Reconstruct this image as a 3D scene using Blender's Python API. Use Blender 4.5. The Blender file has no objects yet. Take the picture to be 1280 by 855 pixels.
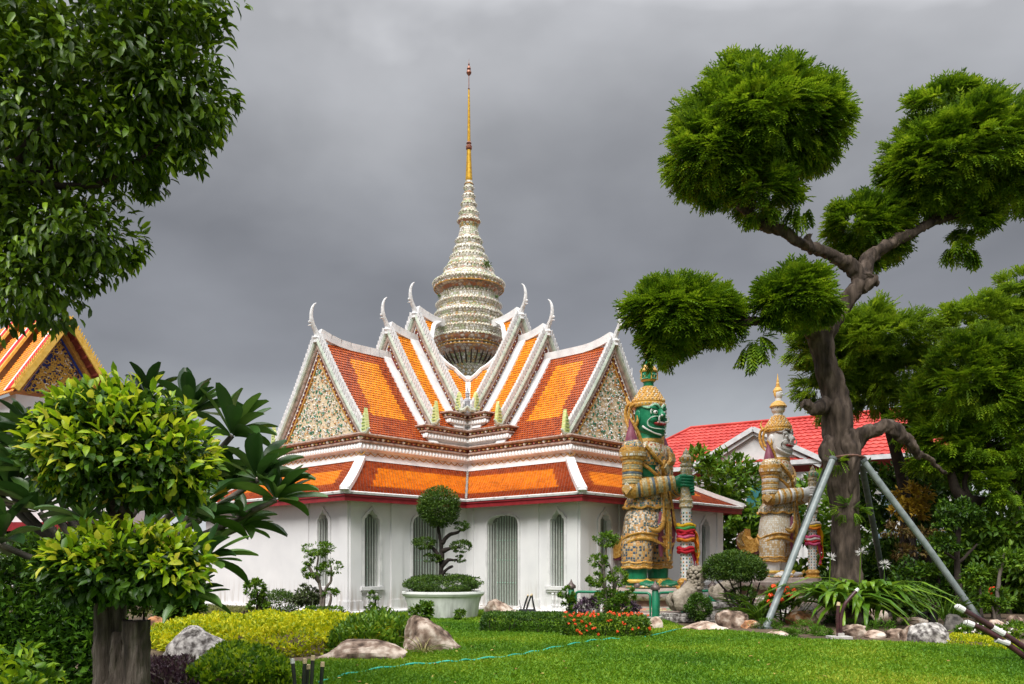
import bpy, math, random
import numpy as np
from mathutils import Vector, Matrix, noise as mnoise
scn = bpy.context.scene
rnd = random.Random(7)
nr = np.random.RandomState(11)
PI = math.pi
# ------------------------------------------------------------------ camera
EYE, F, HY = 1.55, 1037.0, 700.0
cd = bpy.data.cameras.new('camera'); cam = bpy.data.objects.new('camera', cd)
scn.collection.objects.link(cam); scn.camera = cam
cam.location = (0, 0, EYE); cam.rotation_euler = (PI/2, 0, 0)
cd.sensor_width = 36; cd.lens = F/1280*36; cd.shift_y = (HY-427.5)/1280
cd.clip_start = .1; cd.clip_end = 2000
# ------------------------------------------------------------------ sky
world = bpy.data.worlds.new('World'); scn.world = world; world.use_nodes = True
nt = world.node_tree; nt.nodes.clear()
def wn(t, **k):
    n = nt.nodes.new(t)
    for a, b in k.items(): setattr(n, a, b)
    return n
SUN_EL, SUN_AZ = math.radians(52), math.radians(200)     # azimuth clockwise from +Y: behind the camera, slightly left
out = wn('ShaderNodeOutputWorld'); bg = wn('ShaderNodeBackground'); bg.inputs[1].default_value = .1
sky = wn('ShaderNodeTexSky', sky_type='NISHITA', sun_disc=False); sky.sun_elevation = SUN_EL; sky.sun_rotation = SUN_AZ
tc = wn('ShaderNodeTexCoord'); sep = wn('ShaderNodeSeparateXYZ'); nt.links.new(tc.outputs['Generated'], sep.inputs[0])
ramp = wn('ShaderNodeValToRGB'); el = ramp.color_ramp.elements
stops = [(0.0, (.42,.44,.46)), (.10, (.385,.40,.42)), (.19, (.285,.298,.318)), (.28, (.188,.195,.215)), (.37, (.165,.171,.188)), (.46, (.235,.242,.26)), (.57, (.34,.346,.364)), (.75, (1.15,1.16,1.2)), (1.0, (2.1,2.12,2.16))]
el[0].position, el[0].color = stops[0][0], (*[c*10 for c in stops[0][1]], 1)
el[1].position, el[1].color = stops[-1][0], (*[c*10 for c in stops[-1][1]], 1)
for p, c in stops[1:-1]:
    e = el.new(p); e.color = (*[v*10 for v in c], 1)
mp = wn('ShaderNodeMapping'); mp.inputs['Scale'].default_value = (1.3, 1.3, 2.4); nt.links.new(tc.outputs['Generated'], mp.inputs[0])
n1 = wn('ShaderNodeTexNoise'); n1.inputs['Scale'].default_value = 1.3; n1.inputs['Detail'].default_value = 5; n1.inputs['Roughness'].default_value = .5
n1.inputs['Distortion'].default_value = .4
nt.links.new(mp.outputs[0], n1.inputs['Vector'])
ad = wn('ShaderNodeMath', operation='MULTIPLY_ADD'); ad.inputs[1].default_value = .34; ad.inputs[2].default_value = -.16
nt.links.new(n1.outputs[0], ad.inputs[0])
a2 = wn('ShaderNodeMath', operation='ADD'); nt.links.new(ad.outputs[0], a2.inputs[0]); nt.links.new(sep.outputs['Z'], a2.inputs[1])
nt.links.new(a2.outputs[0], ramp.inputs[0])
n2 = wn('ShaderNodeTexNoise'); n2.inputs['Scale'].default_value = 3.2; n2.inputs['Detail'].default_value = 5; n2.inputs['Roughness'].default_value = .45
nt.links.new(mp.outputs[0], n2.inputs['Vector'])
mr = wn('ShaderNodeMapRange'); mr.inputs[1].default_value = .3; mr.inputs[2].default_value = .7; mr.inputs[3].default_value = .86; mr.inputs[4].default_value = 1.2
nt.links.new(n2.outputs[0], mr.inputs[0])
mul = wn('ShaderNodeVectorMath', operation='SCALE'); nt.links.new(ramp.outputs[0], mul.inputs[0]); nt.links.new(mr.outputs[0], mul.inputs['Scale'])
mx = wn('ShaderNodeMix', data_type='RGBA'); mx.inputs[0].default_value = .97
nt.links.new(sky.outputs[0], mx.inputs[6]); nt.links.new(mul.outputs[0], mx.inputs[7])
nt.links.new(mx.outputs[2], bg.inputs[0]); nt.links.new(bg.outputs[0], out.inputs[0])
# ------------------------------------------------------------------ sun through cloud
sl = bpy.data.lights.new('sun', 'SUN'); sl.energy = 2.6; sl.angle = math.radians(32); sl.color = (1, .965, .91)
so = bpy.data.objects.new('sun', sl); scn.collection.objects.link(so)
dsun = Vector((math.sin(SUN_AZ)*math.cos(SUN_EL), math.cos(SUN_AZ)*math.cos(SUN_EL), math.sin(SUN_EL)))
so.rotation_euler = dsun.to_track_quat('Z', 'Y').to_euler(); so.location = dsun*60
scn.view_settings.view_transform = 'Standard'; scn.view_settings.look = 'None'; scn.view_settings.exposure = .52; scn.view_settings.gamma = 1
scn.render.use_persistent_data = False
scn.cycles.max_bounces = 6; scn.cycles.diffuse_bounces = 3; scn.cycles.glossy_bounces = 2; scn.cycles.transmission_bounces = 3; scn.cycles.transparent_max_bounces = 6
# ------------------------------------------------------------------ helpers
def P(px, py, Z):
    return Vector(((px-640)/F*Z, Z, EYE+(HY-py)/F*Z))
def G(px, py, z=0.0):
    Z = (EYE-z)*F/(py-HY)
    return Vector(((px-640)/F*Z, Z, z))
def gz(px, Z, z=0.0):
    return Vector(((px-640)/F*Z, Z, z))
def mat(name, cols, rough=.75, scale=4., detail=4., bump=0., bscale=None, island=0., stretch=(1,1,1), spec=.3, metal=0., trans=0., pos=None, coord='Object', dirt=None, contrast=(.3,.7)):
    """cols: list of colours blended by noise and by a random value per loose piece / object."""
    m = bpy.data.materials.get(name)
    if m: return m
    m = bpy.data.materials.new(name); m.use_nodes = True; t = m.node_tree; N = t.nodes; Lk = t.links; N.clear()
    o = N.new('ShaderNodeOutputMaterial'); b = N.new('ShaderNodeBsdfPrincipled')
    b.inputs['Roughness'].default_value = rough; b.inputs['Specular IOR Level'].default_value = spec; b.inputs['Metallic'].default_value = metal
    c = N.new('ShaderNodeTexCoord'); mpn = N.new('ShaderNodeMapping'); mpn.inputs['Scale'].default_value = stretch
    Lk.new(c.outputs[coord], mpn.inputs[0])
    nz = N.new('ShaderNodeTexNoise'); nz.inputs['Scale'].default_value = scale; nz.inputs['Detail'].default_value = detail
    Lk.new(mpn.outputs[0], nz.inputs['Vector'])
    r = N.new('ShaderNodeMapRange'); r.inputs[1].default_value = contrast[0]; r.inputs[2].default_value = contrast[1]
    Lk.new(nz.outputs[0], r.inputs[0])
    fac = r.outputs[0]
    if island > 0:
        g = N.new('ShaderNodeNewGeometry'); oi = N.new('ShaderNodeObjectInfo')
        s1 = N.new('ShaderNodeMath'); s1.operation = 'ADD'; Lk.new(g.outputs['Random Per Island'], s1.inputs[0]); Lk.new(oi.outputs['Random'], s1.inputs[1])
        s2 = N.new('ShaderNodeMath'); s2.operation = 'FRACT'; Lk.new(s1.outputs[0], s2.inputs[0])
        mm = N.new('ShaderNodeMix'); mm.inputs[0].default_value = island; Lk.new(fac, mm.inputs[2]); Lk.new(s2.outputs[0], mm.inputs[3])
        fac = mm.outputs[0]
    cr = N.new('ShaderNodeValToRGB'); e = cr.color_ramp.elements
    n = len(cols); ps = pos or [i/max(1, n-1) for i in range(n)]
    e[0].position = ps[0]; e[0].color = (*cols[0], 1); e[1].position = ps[-1]; e[1].color = (*cols[-1], 1)
    for i in range(1, n-1):
        q = e.new(ps[i]); q.color = (*cols[i], 1)
    Lk.new(fac, cr.inputs[0]); col = cr.outputs[0]
    if dirt:   # (colour, low z, high z, strength, scale): weather stains with their own ragged shape
        sp = N.new('ShaderNodeSeparateXYZ'); gg = N.new('ShaderNodeNewGeometry'); Lk.new(gg.outputs['Position'], sp.inputs[0])
        zr = N.new('ShaderNodeMapRange'); zr.inputs[1].default_value = dirt[1]; zr.inputs[2].default_value = dirt[2]; zr.inputs[3].default_value = 1; zr.inputs[4].default_value = 0
        Lk.new(sp.outputs['Z'], zr.inputs[0])
        n3 = N.new('ShaderNodeTexNoise'); n3.inputs['Scale'].default_value = dirt[4]; n3.inputs['Detail'].default_value = 6
        m3 = N.new('ShaderNodeMapping'); m3.inputs['Scale'].default_value = (2.5, 2.5, .35); Lk.new(c.outputs['Object'], m3.inputs[0]); Lk.new(m3.outputs[0], n3.inputs['Vector'])
        r3 = N.new('ShaderNodeMapRange'); r3.inputs[1].default_value = .45; r3.inputs[2].default_value = .7; Lk.new(n3.outputs[0], r3.inputs[0])
        ml = N.new('ShaderNodeMath'); ml.operation = 'MULTIPLY'; Lk.new(zr.outputs[0], ml.inputs[0]); Lk.new(r3.outputs[0], ml.inputs[1])
        ml2 = N.new('ShaderNodeMath'); ml2.operation = 'MULTIPLY'; ml2.inputs[1].default_value = dirt[3]; Lk.new(ml.outputs[0], ml2.inputs[0])
        mc = N.new('ShaderNodeMix'); mc.data_type = 'RGBA'; Lk.new(ml2.outputs[0], mc.inputs[0]); Lk.new(col, mc.inputs[6]); mc.inputs[7].default_value = (*dirt[0], 1)
        col = mc.outputs[2]
    Lk.new(col, b.inputs['Base Color'])
    if bump > 0:
        nb = N.new('ShaderNodeTexNoise'); nb.inputs['Scale'].default_value = bscale or scale*4; nb.inputs['Detail'].default_value = 5
        Lk.new(mpn.outputs[0], nb.inputs['Vector'])
        bp = N.new('ShaderNodeBump'); bp.inputs['Strength'].default_value = bump; bp.inputs['Distance'].default_value = .03; Lk.new(nb.outputs[0], bp.inputs['Height']); Lk.new(bp.outputs[0], b.inputs['Normal'])
    if trans > 0:
        tr = N.new('ShaderNodeBsdfTranslucent'); ms = N.new('ShaderNodeMixShader'); ms.inputs[0].default_value = trans
        hs = N.new('ShaderNodeHueSaturation'); hs.inputs['Value'].default_value = 1.5; hs.inputs['Hue'].default_value = .485; Lk.new(col, hs.inputs['Color']); Lk.new(hs.outputs[0], tr.inputs[0])
        Lk.new(b.outputs[0], ms.inputs[1]); Lk.new(tr.outputs[0], ms.inputs[2]); Lk.new(ms.outputs[0], o.inputs[0])
    else: Lk.new(b.outputs[0], o.inputs[0])
    return m
def mosaic(name, cols, grout, scale=9., rough=.45, edge=.08, bump=.5, stretch=(1,1,1)):
    """glazed chips set in plaster: cells with their own flat colours and a grout line."""
    m = bpy.data.materials.get(name)
    if m: return m
    m = bpy.data.materials.new(name); m.use_nodes = True; t = m.node_tree; N = t.nodes; Lk = t.links; b = N['Principled BSDF']
    b.inputs['Roughness'].default_value = rough
    c = N.new('ShaderNodeTexCoord'); mp_ = N.new('ShaderNodeMapping'); mp_.inputs['Scale'].default_value = stretch; Lk.new(c.outputs['Object'], mp_.inputs[0])
    v = N.new('ShaderNodeTexVoronoi'); v.inputs['Scale'].default_value = scale; v.inputs['Randomness'].default_value = .35; Lk.new(mp_.outputs[0], v.inputs['Vector'])
    v2 = N.new('ShaderNodeTexVoronoi'); v2.feature = 'DISTANCE_TO_EDGE'; v2.inputs['Scale'].default_value = scale; v2.inputs['Randomness'].default_value = .35; Lk.new(mp_.outputs[0], v2.inputs['Vector'])
    s = N.new('ShaderNodeSeparateColor'); Lk.new(v.outputs['Color'], s.inputs[0])
    cr = N.new('ShaderNodeValToRGB'); cr.color_ramp.interpolation = 'CONSTANT'; e = cr.color_ramp.elements
    e[0].color = (*cols[0], 1); e[1].position = 1/len(cols); e[1].color = (*cols[1], 1)
    for i in range(2, len(cols)):
        q = e.new(i/len(cols)); q.color = (*cols[i], 1)
    Lk.new(s.outputs[0], cr.inputs[0])
    lt = N.new('ShaderNodeMath'); lt.operation = 'LESS_THAN'; lt.inputs[1].default_value = edge; Lk.new(v2.outputs[0], lt.inputs[0])
    mc = N.new('ShaderNodeMix'); mc.data_type = 'RGBA'; Lk.new(lt.outputs[0], mc.inputs[0]); Lk.new(cr.outputs[0], mc.inputs[6]); mc.inputs[7].default_value = (*grout, 1)
    Lk.new(mc.outputs[2], b.inputs['Base Color'])
    bp = N.new('ShaderNodeBump'); bp.inputs['Strength'].default_value = bump; bp.inputs['Distance'].default_value = .03; Lk.new(v2.outputs[0], bp.inputs['Height']); Lk.new(bp.outputs[0], b.inputs['Normal'])
    return m
class MB:
    def __init__(s): s.v = []; s.f = []; s.m = []; s.k = 0
    def add(s, vs, fs, mi=None):
        o = len(s.v); s.v += [tuple(p) for p in vs]; s.f += [tuple(i+o for i in f) for f in fs]
        s.m += [s.k if mi is None else mi]*len(fs); return s
    def box(s, c, d, mtx=None, mi=None, taper=1.):
        x, y, z = d[0]/2, d[1]/2, d[2]/2
        vs = [Vector((sx*x*(taper if sz > 0 else 1), sy*y*(taper if sz > 0 else 1), sz*z)) for sz in (-1,1) for sx, sy in ((-1,-1),(1,-1),(1,1),(-1,1))]
        if mtx is not None: vs = [mtx @ p for p in vs]
        c = Vector(c)
        return s.add([p+c for p in vs], [(3,2,1,0),(4,5,6,7),(0,1,5,4),(1,2,6,5),(2,3,7,6),(3,0,4,7)], mi)
    def beam(s, p, q, w, h, up=(0,0,1), mi=None):
        p, q = Vector(p), Vector(q); d = q-p; L = d.length; d.normalize(); sd = d.cross(Vector(up))
        if sd.length < 1e-4: sd = Vector((1,0,0))
        sd.normalize(); u = sd.cross(d)
        M_ = Matrix((sd, d, u)).transposed()
        return s.box((p+q)/2, (w, L, h), M_, mi)
    def tube(s, pts, rs, n=8, cap=True, mi=None, mfun=None, ell=None, tw=0.):
        pts = [Vector(p) for p in pts]; k = len(pts)
        if not hasattr(rs, '__len__'): rs = [rs]*k
        o = len(s.v); prev = None
        for i, p in enumerate(pts):
            d = (pts[min(i+1,k-1)]-pts[max(i-1,0)])
            if d.length < 1e-9: d = Vector((0,0,1))
            d.normalize()
            if prev is None:
                a = Vector((1,0,0)) if abs(d.x) < .9 else Vector((0,1,0))
                a = (a-d*a.dot(d)).normalized()
            else:
                a = (prev-d*prev.dot(d)).normalized()
            prev = a; b = d.cross(a); e1, e2 = (ell[i] if ell else (1,1))
            for j in range(n):
                t = 2*PI*j/n+tw*i
                s.v.append(tuple(p+a*(rs[i]*e1*math.cos(t))+b*(rs[i]*e2*math.sin(t))))
        for i in range(k-1):
            for j in range(n):
                j2 = (j+1) % n
                s.f.append((o+i*n+j, o+i*n+j2, o+(i+1)*n+j2, o+(i+1)*n+j)); s.m.append(mfun(i) if mfun else (s.k if mi is None else mi))
        if cap:
            s.f.append(tuple(o+j for j in range(n-1,-1,-1))); s.m.append(mfun(0) if mfun else (s.k if mi is None else mi))
            s.f.append(tuple(o+(k-1)*n+j for j in range(n))); s.m.append(mfun(k-2) if mfun else (s.k if mi is None else mi))
        return s
    def lathe(s, prof, n=24, c=(0,0,0), mi=None, mfun=None, sx=1., sy=1., fn=None):
        o = len(s.v); k = len(prof)
        for i, (r, z) in enumerate(prof):
            for j in range(n):
                t = 2*PI*j/n; rr = r*(fn(t, i) if fn else 1)
                s.v.append((c[0]+rr*sx*math.cos(t), c[1]+rr*sy*math.sin(t), c[2]+z))
        for i in range(k-1):
            for j in range(n):
                j2 = (j+1) % n
                s.f.append((o+i*n+j, o+i*n+j2, o+(i+1)*n+j2, o+(i+1)*n+j)); s.m.append(mfun(i) if mfun else (s.k if mi is None else mi))
        for ring, rev in ((0, True), (k-1, False)):
            if prof[ring][0] > 1e-4:
                ix = [o+ring*n+j for j in range(n)]
                s.f.append(tuple(reversed(ix)) if rev else tuple(ix)); s.m.append(mfun(min(ring,k-2)) if mfun else (s.k if mi is None else mi))
        return s
    def ball(s, c, r, n=6, m=4, mi=None, mtx=None):
        if not hasattr(r, '__len__'): r = (r,r,r)
        vs = [Vector((0,0,-r[2]))]
        for i in range(1, m):
            a = -PI/2+PI*i/m
            for j in range(n):
                t = 2*PI*j/n; vs.append(Vector((r[0]*math.cos(a)*math.cos(t), r[1]*math.cos(a)*math.sin(t), r[2]*math.sin(a))))
        vs.append(Vector((0,0,r[2]))); fs = []
        for j in range(n): fs.append((0, 1+(j+1)%n, 1+j)); fs.append((len(vs)-1, 1+(m-2)*n+j, 1+(m-2)*n+(j+1)%n))
        for i in range(m-2):
            for j in range(n): fs.append((1+i*n+j, 1+i*n+(j+1)%n, 1+(i+1)*n+(j+1)%n, 1+(i+1)*n+j))
        if mtx is not None: vs = [mtx @ p for p in vs]
        c = Vector(c)
        return s.add([p+c for p in vs], fs, mi)
    def prism(s, poly, ax, t, c=(0,0,0), mi=None):
        """poly: 2-D outline (u, v); ax: (U, V) vectors in space; extruded t/2 each side."""
        U, V = Vector(ax[0]), Vector(ax[1]); W = U.cross(V).normalized()*(t/2); c = Vector(c); n = len(poly)
        a = [c+U*u+V*v for u, v in poly]
        fs = [tuple(range(n)), tuple(range(2*n-1, n-1, -1))]+[((i+1) % n, i, n+i, n+(i+1) % n) for i in range(n)]
        return s.add([p+W for p in a]+[p-W for p in a], fs, mi)
    def build(s, name, mats, parent=None, smooth=False, loc=None, rot=0., kind=None):
        me = bpy.data.meshes.new(name); me.from_pydata(s.v, [], s.f)
        if not isinstance(mats, (list, tuple)): mats = [mats]
        for q in mats: me.materials.append(q)
        me.polygons.foreach_set('material_index', [min(i, len(mats)-1) for i in s.m])
        if smooth: me.polygons.foreach_set('use_smooth', [True]*len(me.polygons))
        me.update()
        return link(name, me, parent, loc, rot, kind)
def link(name, me, parent=None, loc=None, rot=0., kind=None):
    o = bpy.data.objects.new(name, me); scn.collection.objects.link(o)
    if parent is not None: o.parent = parent
    if loc is not None: o.location = loc
    if rot: o.rotation_euler = (0,0,rot)
    if kind: o['kind'] = kind
    return o
def tag(o, label, cat, group=None):
    o['label'] = label; o['category'] = cat
    if group: o['group'] = group
    return o
def thing(name, label, cat, loc=(0,0,0), rot=0., group=None):
    return tag(link(name, None, None, loc, rot), label, cat, group)
def arr_mesh(name, V, polys, mats, mi=None, smooth=False):
    """V (n,3) array; polys (m,k) int array, all with k corners."""
    V = np.asarray(V, dtype=np.float32); polys = np.asarray(polys, dtype=np.int32); m_, k_ = polys.shape
    me = bpy.data.meshes.new(name); me.vertices.add(len(V)); me.vertices.foreach_set('co', V.ravel())
    me.loops.add(m_*k_); me.loops.foreach_set('vertex_index', polys.ravel())
    me.polygons.add(m_); me.polygons.foreach_set('loop_start', np.arange(0, m_*k_, k_, dtype=np.int32)); me.polygons.foreach_set('loop_total', np.full(m_, k_, dtype=np.int32))
    if not isinstance(mats, (list, tuple)): mats = [mats]
    for q in mats: me.materials.append(q)
    if mi is not None: me.polygons.foreach_set('material_index', np.asarray(mi, dtype=np.int32))
    if smooth: me.polygons.foreach_set('use_smooth', np.ones(m_, dtype=bool))
    me.update(calc_edges=True); me.validate()
    return me
def unit(a): return a/np.maximum(np.linalg.norm(a, axis=-1, keepdims=True), 1e-9)
T_RH = (np.array([(0,0,0),(.45,-.5,.12),(1,0,-.05),(.45,.5,.12)]), np.array([(0,1,2),(0,2,3)]))
T_LEAF = (np.array([(0,0,0),(.3,-.42,.1),(.34,0,0),(.3,.42,.1),(.7,-.4,.04),(.72,0,-.06),(.7,.4,.04),(1,0,-.2)]),
          np.array([(0,1,2),(0,2,3),(1,4,5),(1,5,2),(2,5,6),(2,6,3),(4,7,5),(5,7,6)]))
def frond_T(n=5, curve=.25):
    v, f = [], []
    for i in range(n):
        t = .15+.8*i/(n-1); z = -curve*t*t; l = .46*(1-.45*abs(t-.5)*1.4)
        for sd in (-1, 1):
            o = len(v)
            v += [(t, 0, z), (t+.13, sd*l*.45, z+.02), (t+.22, sd*l, z-.06), (t-.05, sd*l*.55, z-.01)]
            f += [(o, o+1, o+2), (o, o+2, o+3)]
    return np.array(v), np.array(f)
T_FR = frond_T()
def leaf_arrays(C, D, N, L, W, T):
    D = unit(D); S = unit(np.cross(D, N)); N = np.cross(S, D)
    tv, tf = T; n = len(C); k = len(tv)
    L = np.asarray(L).reshape(-1,1,1)*np.ones((n,1,1)); W = np.asarray(W).reshape(-1,1,1)*np.ones((n,1,1))
    V = C[:,None,:]+D[:,None,:]*tv[None,:,0:1]*L+S[:,None,:]*tv[None,:,1:2]*W+N[:,None,:]*tv[None,:,2:3]*L
    Fc = tf[None]+(np.arange(n)*k)[:,None,None]
    return V.reshape(-1,3), Fc.reshape(-1, tf.shape[1])
def leaves(name, C, D, N, L, W, T, m, parent=None, kind='stuff', smooth=False):
    V, Fc = leaf_arrays(C, D, N, L, W, T)
    return link(name, arr_mesh(name, V, Fc, m, smooth=smooth), parent, kind=kind)
def nz3(p, s, seed=0.):
    """cheap smooth pseudo-noise on arrays, about -1..1"""
    q = p*s+seed
    return (np.sin(q[:,0]*1.7+np.sin(q[:,1]*1.3+seed)*1.5)+np.sin(q[:,1]*1.9+np.sin(q[:,2]*1.1+2.)*1.5)+np.sin(q[:,2]*2.3+np.sin(q[:,0]*1.5+4.)*1.5))/3
def blob_points(c, r, n, rng, shell=.55, rough=.12, clump=.5, flat=0., fs=2.2, ncl=None, cr=.28, zsq=1.):
    """points through an ellipsoid, gathered in clumps, denser near its uneven surface. returns points, outward normals"""
    c = np.array(c); r = np.array(r, dtype=float)
    K = ncl or max(12, int(n/28))
    d = unit(rng.normal(size=(K,3))); rad = 1-(1-shell)*rng.rand(K)**1.6
    rad *= 1+rough*nz3(d*fs+c, 1.3)
    cc = d*rad[:,None]
    if flat: cc[:,2] = np.maximum(cc[:,2], -flat)
    i = rng.randint(0, K, n)
    off = rng.normal(size=(n,3))*cr*(.6+.4*rng.rand(n,1))
    off[:,2] *= zsq
    p = cc[i]*(1-cr*.25)+off*clump
    if flat: p[:,2] = np.where(p[:,2] < -flat, -flat+(p[:,2]+flat)*.3, p[:,2])
    # keep inside a hard-ish clipped outline
    l = np.linalg.norm(p, axis=1); lim = 1+rough*nz3(unit(p)*fs+c, 1.3)+.05*rng.rand(n)
    p *= np.minimum(1, lim/np.maximum(l, 1e-6))[:,None]
    out_ = unit(p/r)
    return c+p*r, out_
def foliage(name, blobs, n, L, W, T, m, parent=None, rng=None, droop=.1, updir=.35, jitter=.5, shell=.55, rough=.12, clump=.5, flat=0., cr=.28, kind='stuff', parts=0, part_name='leaf', lat=.2, zsq=1., nup=.8, nj=.35):
    rng = rng or nr
    vol = np.array([np.prod(b[1])**(2/3) for b in blobs]); cnt = (n*vol/vol.sum()).astype(int)
    Ps, Os = [], []
    for (c, r), k in zip(blobs, cnt):
        p, o = blob_points(c, r, max(k, 8), rng, shell, rough, clump, flat, cr=cr, zsq=zsq); Ps.append(p); Os.append(o)
    Pn = np.concatenate(Ps); O = np.concatenate(Os); k = len(Pn)
    D = unit(O*.9+rng.normal(size=(k,3))*jitter+np.array([0,0,updir-droop]))
    N = unit(O*.5+np.array([0,0,nup])+rng.normal(size=(k,3))*nj)
    Ls = L*(1-lat+2*lat*rng.rand(k)); Ws = W*(1-lat+2*lat*rng.rand(k))
    if parts:   # the leaves that face the viewpoint largest are parts of their own
        dist = Pn[:,1]-.15*O[:,2]; idx = np.argsort(dist)[:parts*3]; idx = rng.permutation(idx)[:parts]
        keep = np.ones(k, bool); keep[idx] = False
        single_leaves(part_name, Pn[idx], D[idx], N[idx], Ls[idx], Ws[idx], T, m, parent)
        Pn, D, N, Ls, Ws = Pn[keep], D[keep], N[keep], Ls[keep], Ws[keep]
    return leaves(name, Pn, D, N, Ls, Ws, T, m, parent, kind)
_lm = {}
def single_leaves(name, C, D, N, L, W, T, m, parent):
    """each leaf an object; three shared meshes of unit length; child objects sit in their parent's frame"""
    D = unit(D); S = unit(np.cross(D, N)); N = np.cross(S, D)
    key = (name, m.name, id(T), round(float(np.mean(L)/np.mean(W)), 1))
    if key not in _lm:
        w = float(np.mean(W)/np.mean(L)); _lm[key] = []
        for q in range(3):
            tv = T[0].copy(); tv[:,1] *= w; tv[:,2] *= 1+.5*(q-1)
            _lm[key].append(arr_mesh(name, tv, T[1], m))
    pl = Vector(parent.location) if parent is not None else Vector((0,0,0))
    for i in range(len(C)):
        o = bpy.data.objects.new(name, _lm[key][i % 3]); scn.collection.objects.link(o); o.parent = parent
        l = float(L[i]); Mx = Matrix([[D[i][a]*l, S[i][a]*l, N[i][a]*l, C[i][a]] for a in range(3)]+[[0,0,0,1]])
        o.matrix_basis = Mx
def branchy(mb, p0, p1, r0, r1, n=6, wob=.08, seg=7, sides=8, mi=None):
    p0, p1 = Vector(p0), Vector(p1); L = (p1-p0).length; pts = []
    for i in range(seg+1):
        t = i/seg; w = math.sin(PI*t)
        pts.append(p0.lerp(p1, t)+Vector((rnd.uniform(-1,1), rnd.uniform(-1,1), rnd.uniform(-1,1)))*wob*L*w*.5)
    mb.tube(pts, [r0+(r1-r0)*i/seg for i in range(seg+1)], sides, mi=mi); return pts
def catmull(pts, n=4):
    pts = [tuple(p) for p in pts]; o = []; k = len(pts)
    for i in range(k-1):
        a, b, c, d = (np.array(pts[max(i-1,0)]), np.array(pts[i]), np.array(pts[i+1]), np.array(pts[min(i+2,k-1)]))
        for j in range(n):
            t = j/n; o.append(tuple(.5*((2*b)+(c-a)*t+(2*a-5*b+4*c-d)*t*t+(3*b-a-3*c+d)*t**3)))
    o.append(pts[-1]); return o
def rough_up(o, amp, scale, seed=0., boxy=0.):
    """push the vertices of an object's mesh about with noise (rocks, bark)"""
    for v in o.data.vertices:
        p = v.co*scale+Vector((seed, seed*.7, -seed)); n = mnoise.noise_vector(p)+.5*mnoise.noise_vector(p*2.3)
        v.co += n*amp
# ------------------------------------------------------------------ shared materials
WHITE = mat('white_lime_wall', [(.74,.735,.745),(.83,.82,.825)], .8, 1.2, dirt=((.33,.25,.18), -.1, 1.0, .9, 3.2))
WHT = mat('white_plaster', [(.66,.655,.66),(.82,.81,.81)], .7, 3., bump=.1, contrast=(.35,.6))
WHTD = mat('weathered_white_plaster', [(.28,.27,.26),(.62,.61,.6),(.74,.73,.72)], .75, 7., bump=.2, pos=[0,.3,1])
PALEGREEN = mat('pale_green_plaster', [(.28,.33,.27),(.48,.54,.45),(.56,.58,.5)], .6, 6.)
BROWNM = mat('brown_pink_moulding', [(.20,.14,.12),(.38,.28,.23),(.48,.38,.33)], .7, 8.)
DARKRED = mat('dark_red_band', [(.13,.03,.025),(.22,.06,.04)], .6, 8.)
GOLDP = mat('ochre_gold_paint', [(.42,.2,.04),(.62,.36,.08)], .45, 9.)
TILE_R = mat('red_brown_roof_tile', [(.22,.033,.010),(.40,.072,.012),(.50,.11,.018)], .38, 1.2, island=.6, spec=.4)
TILE_O = mat('orange_roof_tile', [(.54,.15,.006),(.80,.255,.008),(.87,.34,.014)], .38, 1.2, island=.6, spec=.4)
# ================================================================== setting: ground, lawn
m_soil = mat('garden_soil', [(.05,.035,.022),(.10,.07,.045),(.15,.11,.07)], .95, .8, bump=.4, bscale=8)
m_lawn = mat('lawn_turf', [(.03,.07,.005),(.07,.14,.007),(.12,.20,.01)], .95, 1.1, detail=10, bump=.6, bscale=14, contrast=(.25,.75))
m_grass = mat('grass_blades', [(.03,.10,.004),(.08,.20,.006),(.16,.29,.01),(.34,.38,.03)], .6, .3, island=.4, trans=.25, contrast=(.35,.65))
mb = MB(); mb.add([(-900,-300,-.03),(900,-300,-.03),(900,1500,-.03),(-900,1500,-.03)], [(0,1,2,3)])
o = mb.build('ground', mat('far_ground', [(.06,.06,.04),(.12,.11,.08)], .95, .2)); o['kind'] = 'structure'
lawn_poly = [G(250,850), G(2,900), (-9,4,0), (14,4,0), (19,14,0), G(1275,812), G(1150,806), G(1010,801), G(960,795), G(850,781), G(815,770), gz(560,24), gz(470,24), G(455,776), G(510,790), G(560,797)]
lawn_poly = [G(300,854), (-5.5,6,0), (-4,2,0), (16,2,0), (22,15,0), G(1276,812), G(1150,806), G(1010,801), G(960,795), G(860,787), G(815,772), gz(640,25.5), gz(520,25.5), G(440,777), G(430,822), G(360,832)]
def in_poly(x, y, poly):
    c = np.zeros(len(x), bool); n = len(poly)
    for i in range(n):
        x1, y1 = poly[i][0], poly[i][1]; x2, y2 = poly[(i+1) % n][0], poly[(i+1) % n][1]
        with np.errstate(divide='ignore', invalid='ignore'):
            c ^= ((y1 > y) != (y2 > y)) & (x < (x2-x1)*(y-y1)/(y2-y1+1e-12)+x1)
    return c
def gh(x, y): return 0.02*np.sin(x*1.1+y*.5)+.015*np.sin(y*1.7-x*.6)
def sheet(name, x0, x1, y0, y1, st, z, m, hf=None, kind='structure', poly=None):
    xs = np.arange(x0, x1+1e-6, st); ys = np.arange(y0, y1+1e-6, st); X, Y = np.meshgrid(xs, ys)
    Z = z+(hf(X, Y) if hf else 0*X); V = np.stack([X.ravel(), Y.ravel(), Z.ravel()], 1); nx, ny = len(xs), len(ys)
    i, j = np.meshgrid(np.arange(nx-1), np.arange(ny-1)); a = (j*nx+i).ravel(); Q = np.stack([a, a+1, a+nx+1, a+nx], 1)
    if poly is not None:
        cx = V[Q][:,:,0].mean(1); cy = V[Q][:,:,1].mean(1); Q = Q[in_poly(cx, cy, poly)]
    o = link(name, arr_mesh(name, V, Q, m, smooth=True), kind=kind); return o
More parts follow.
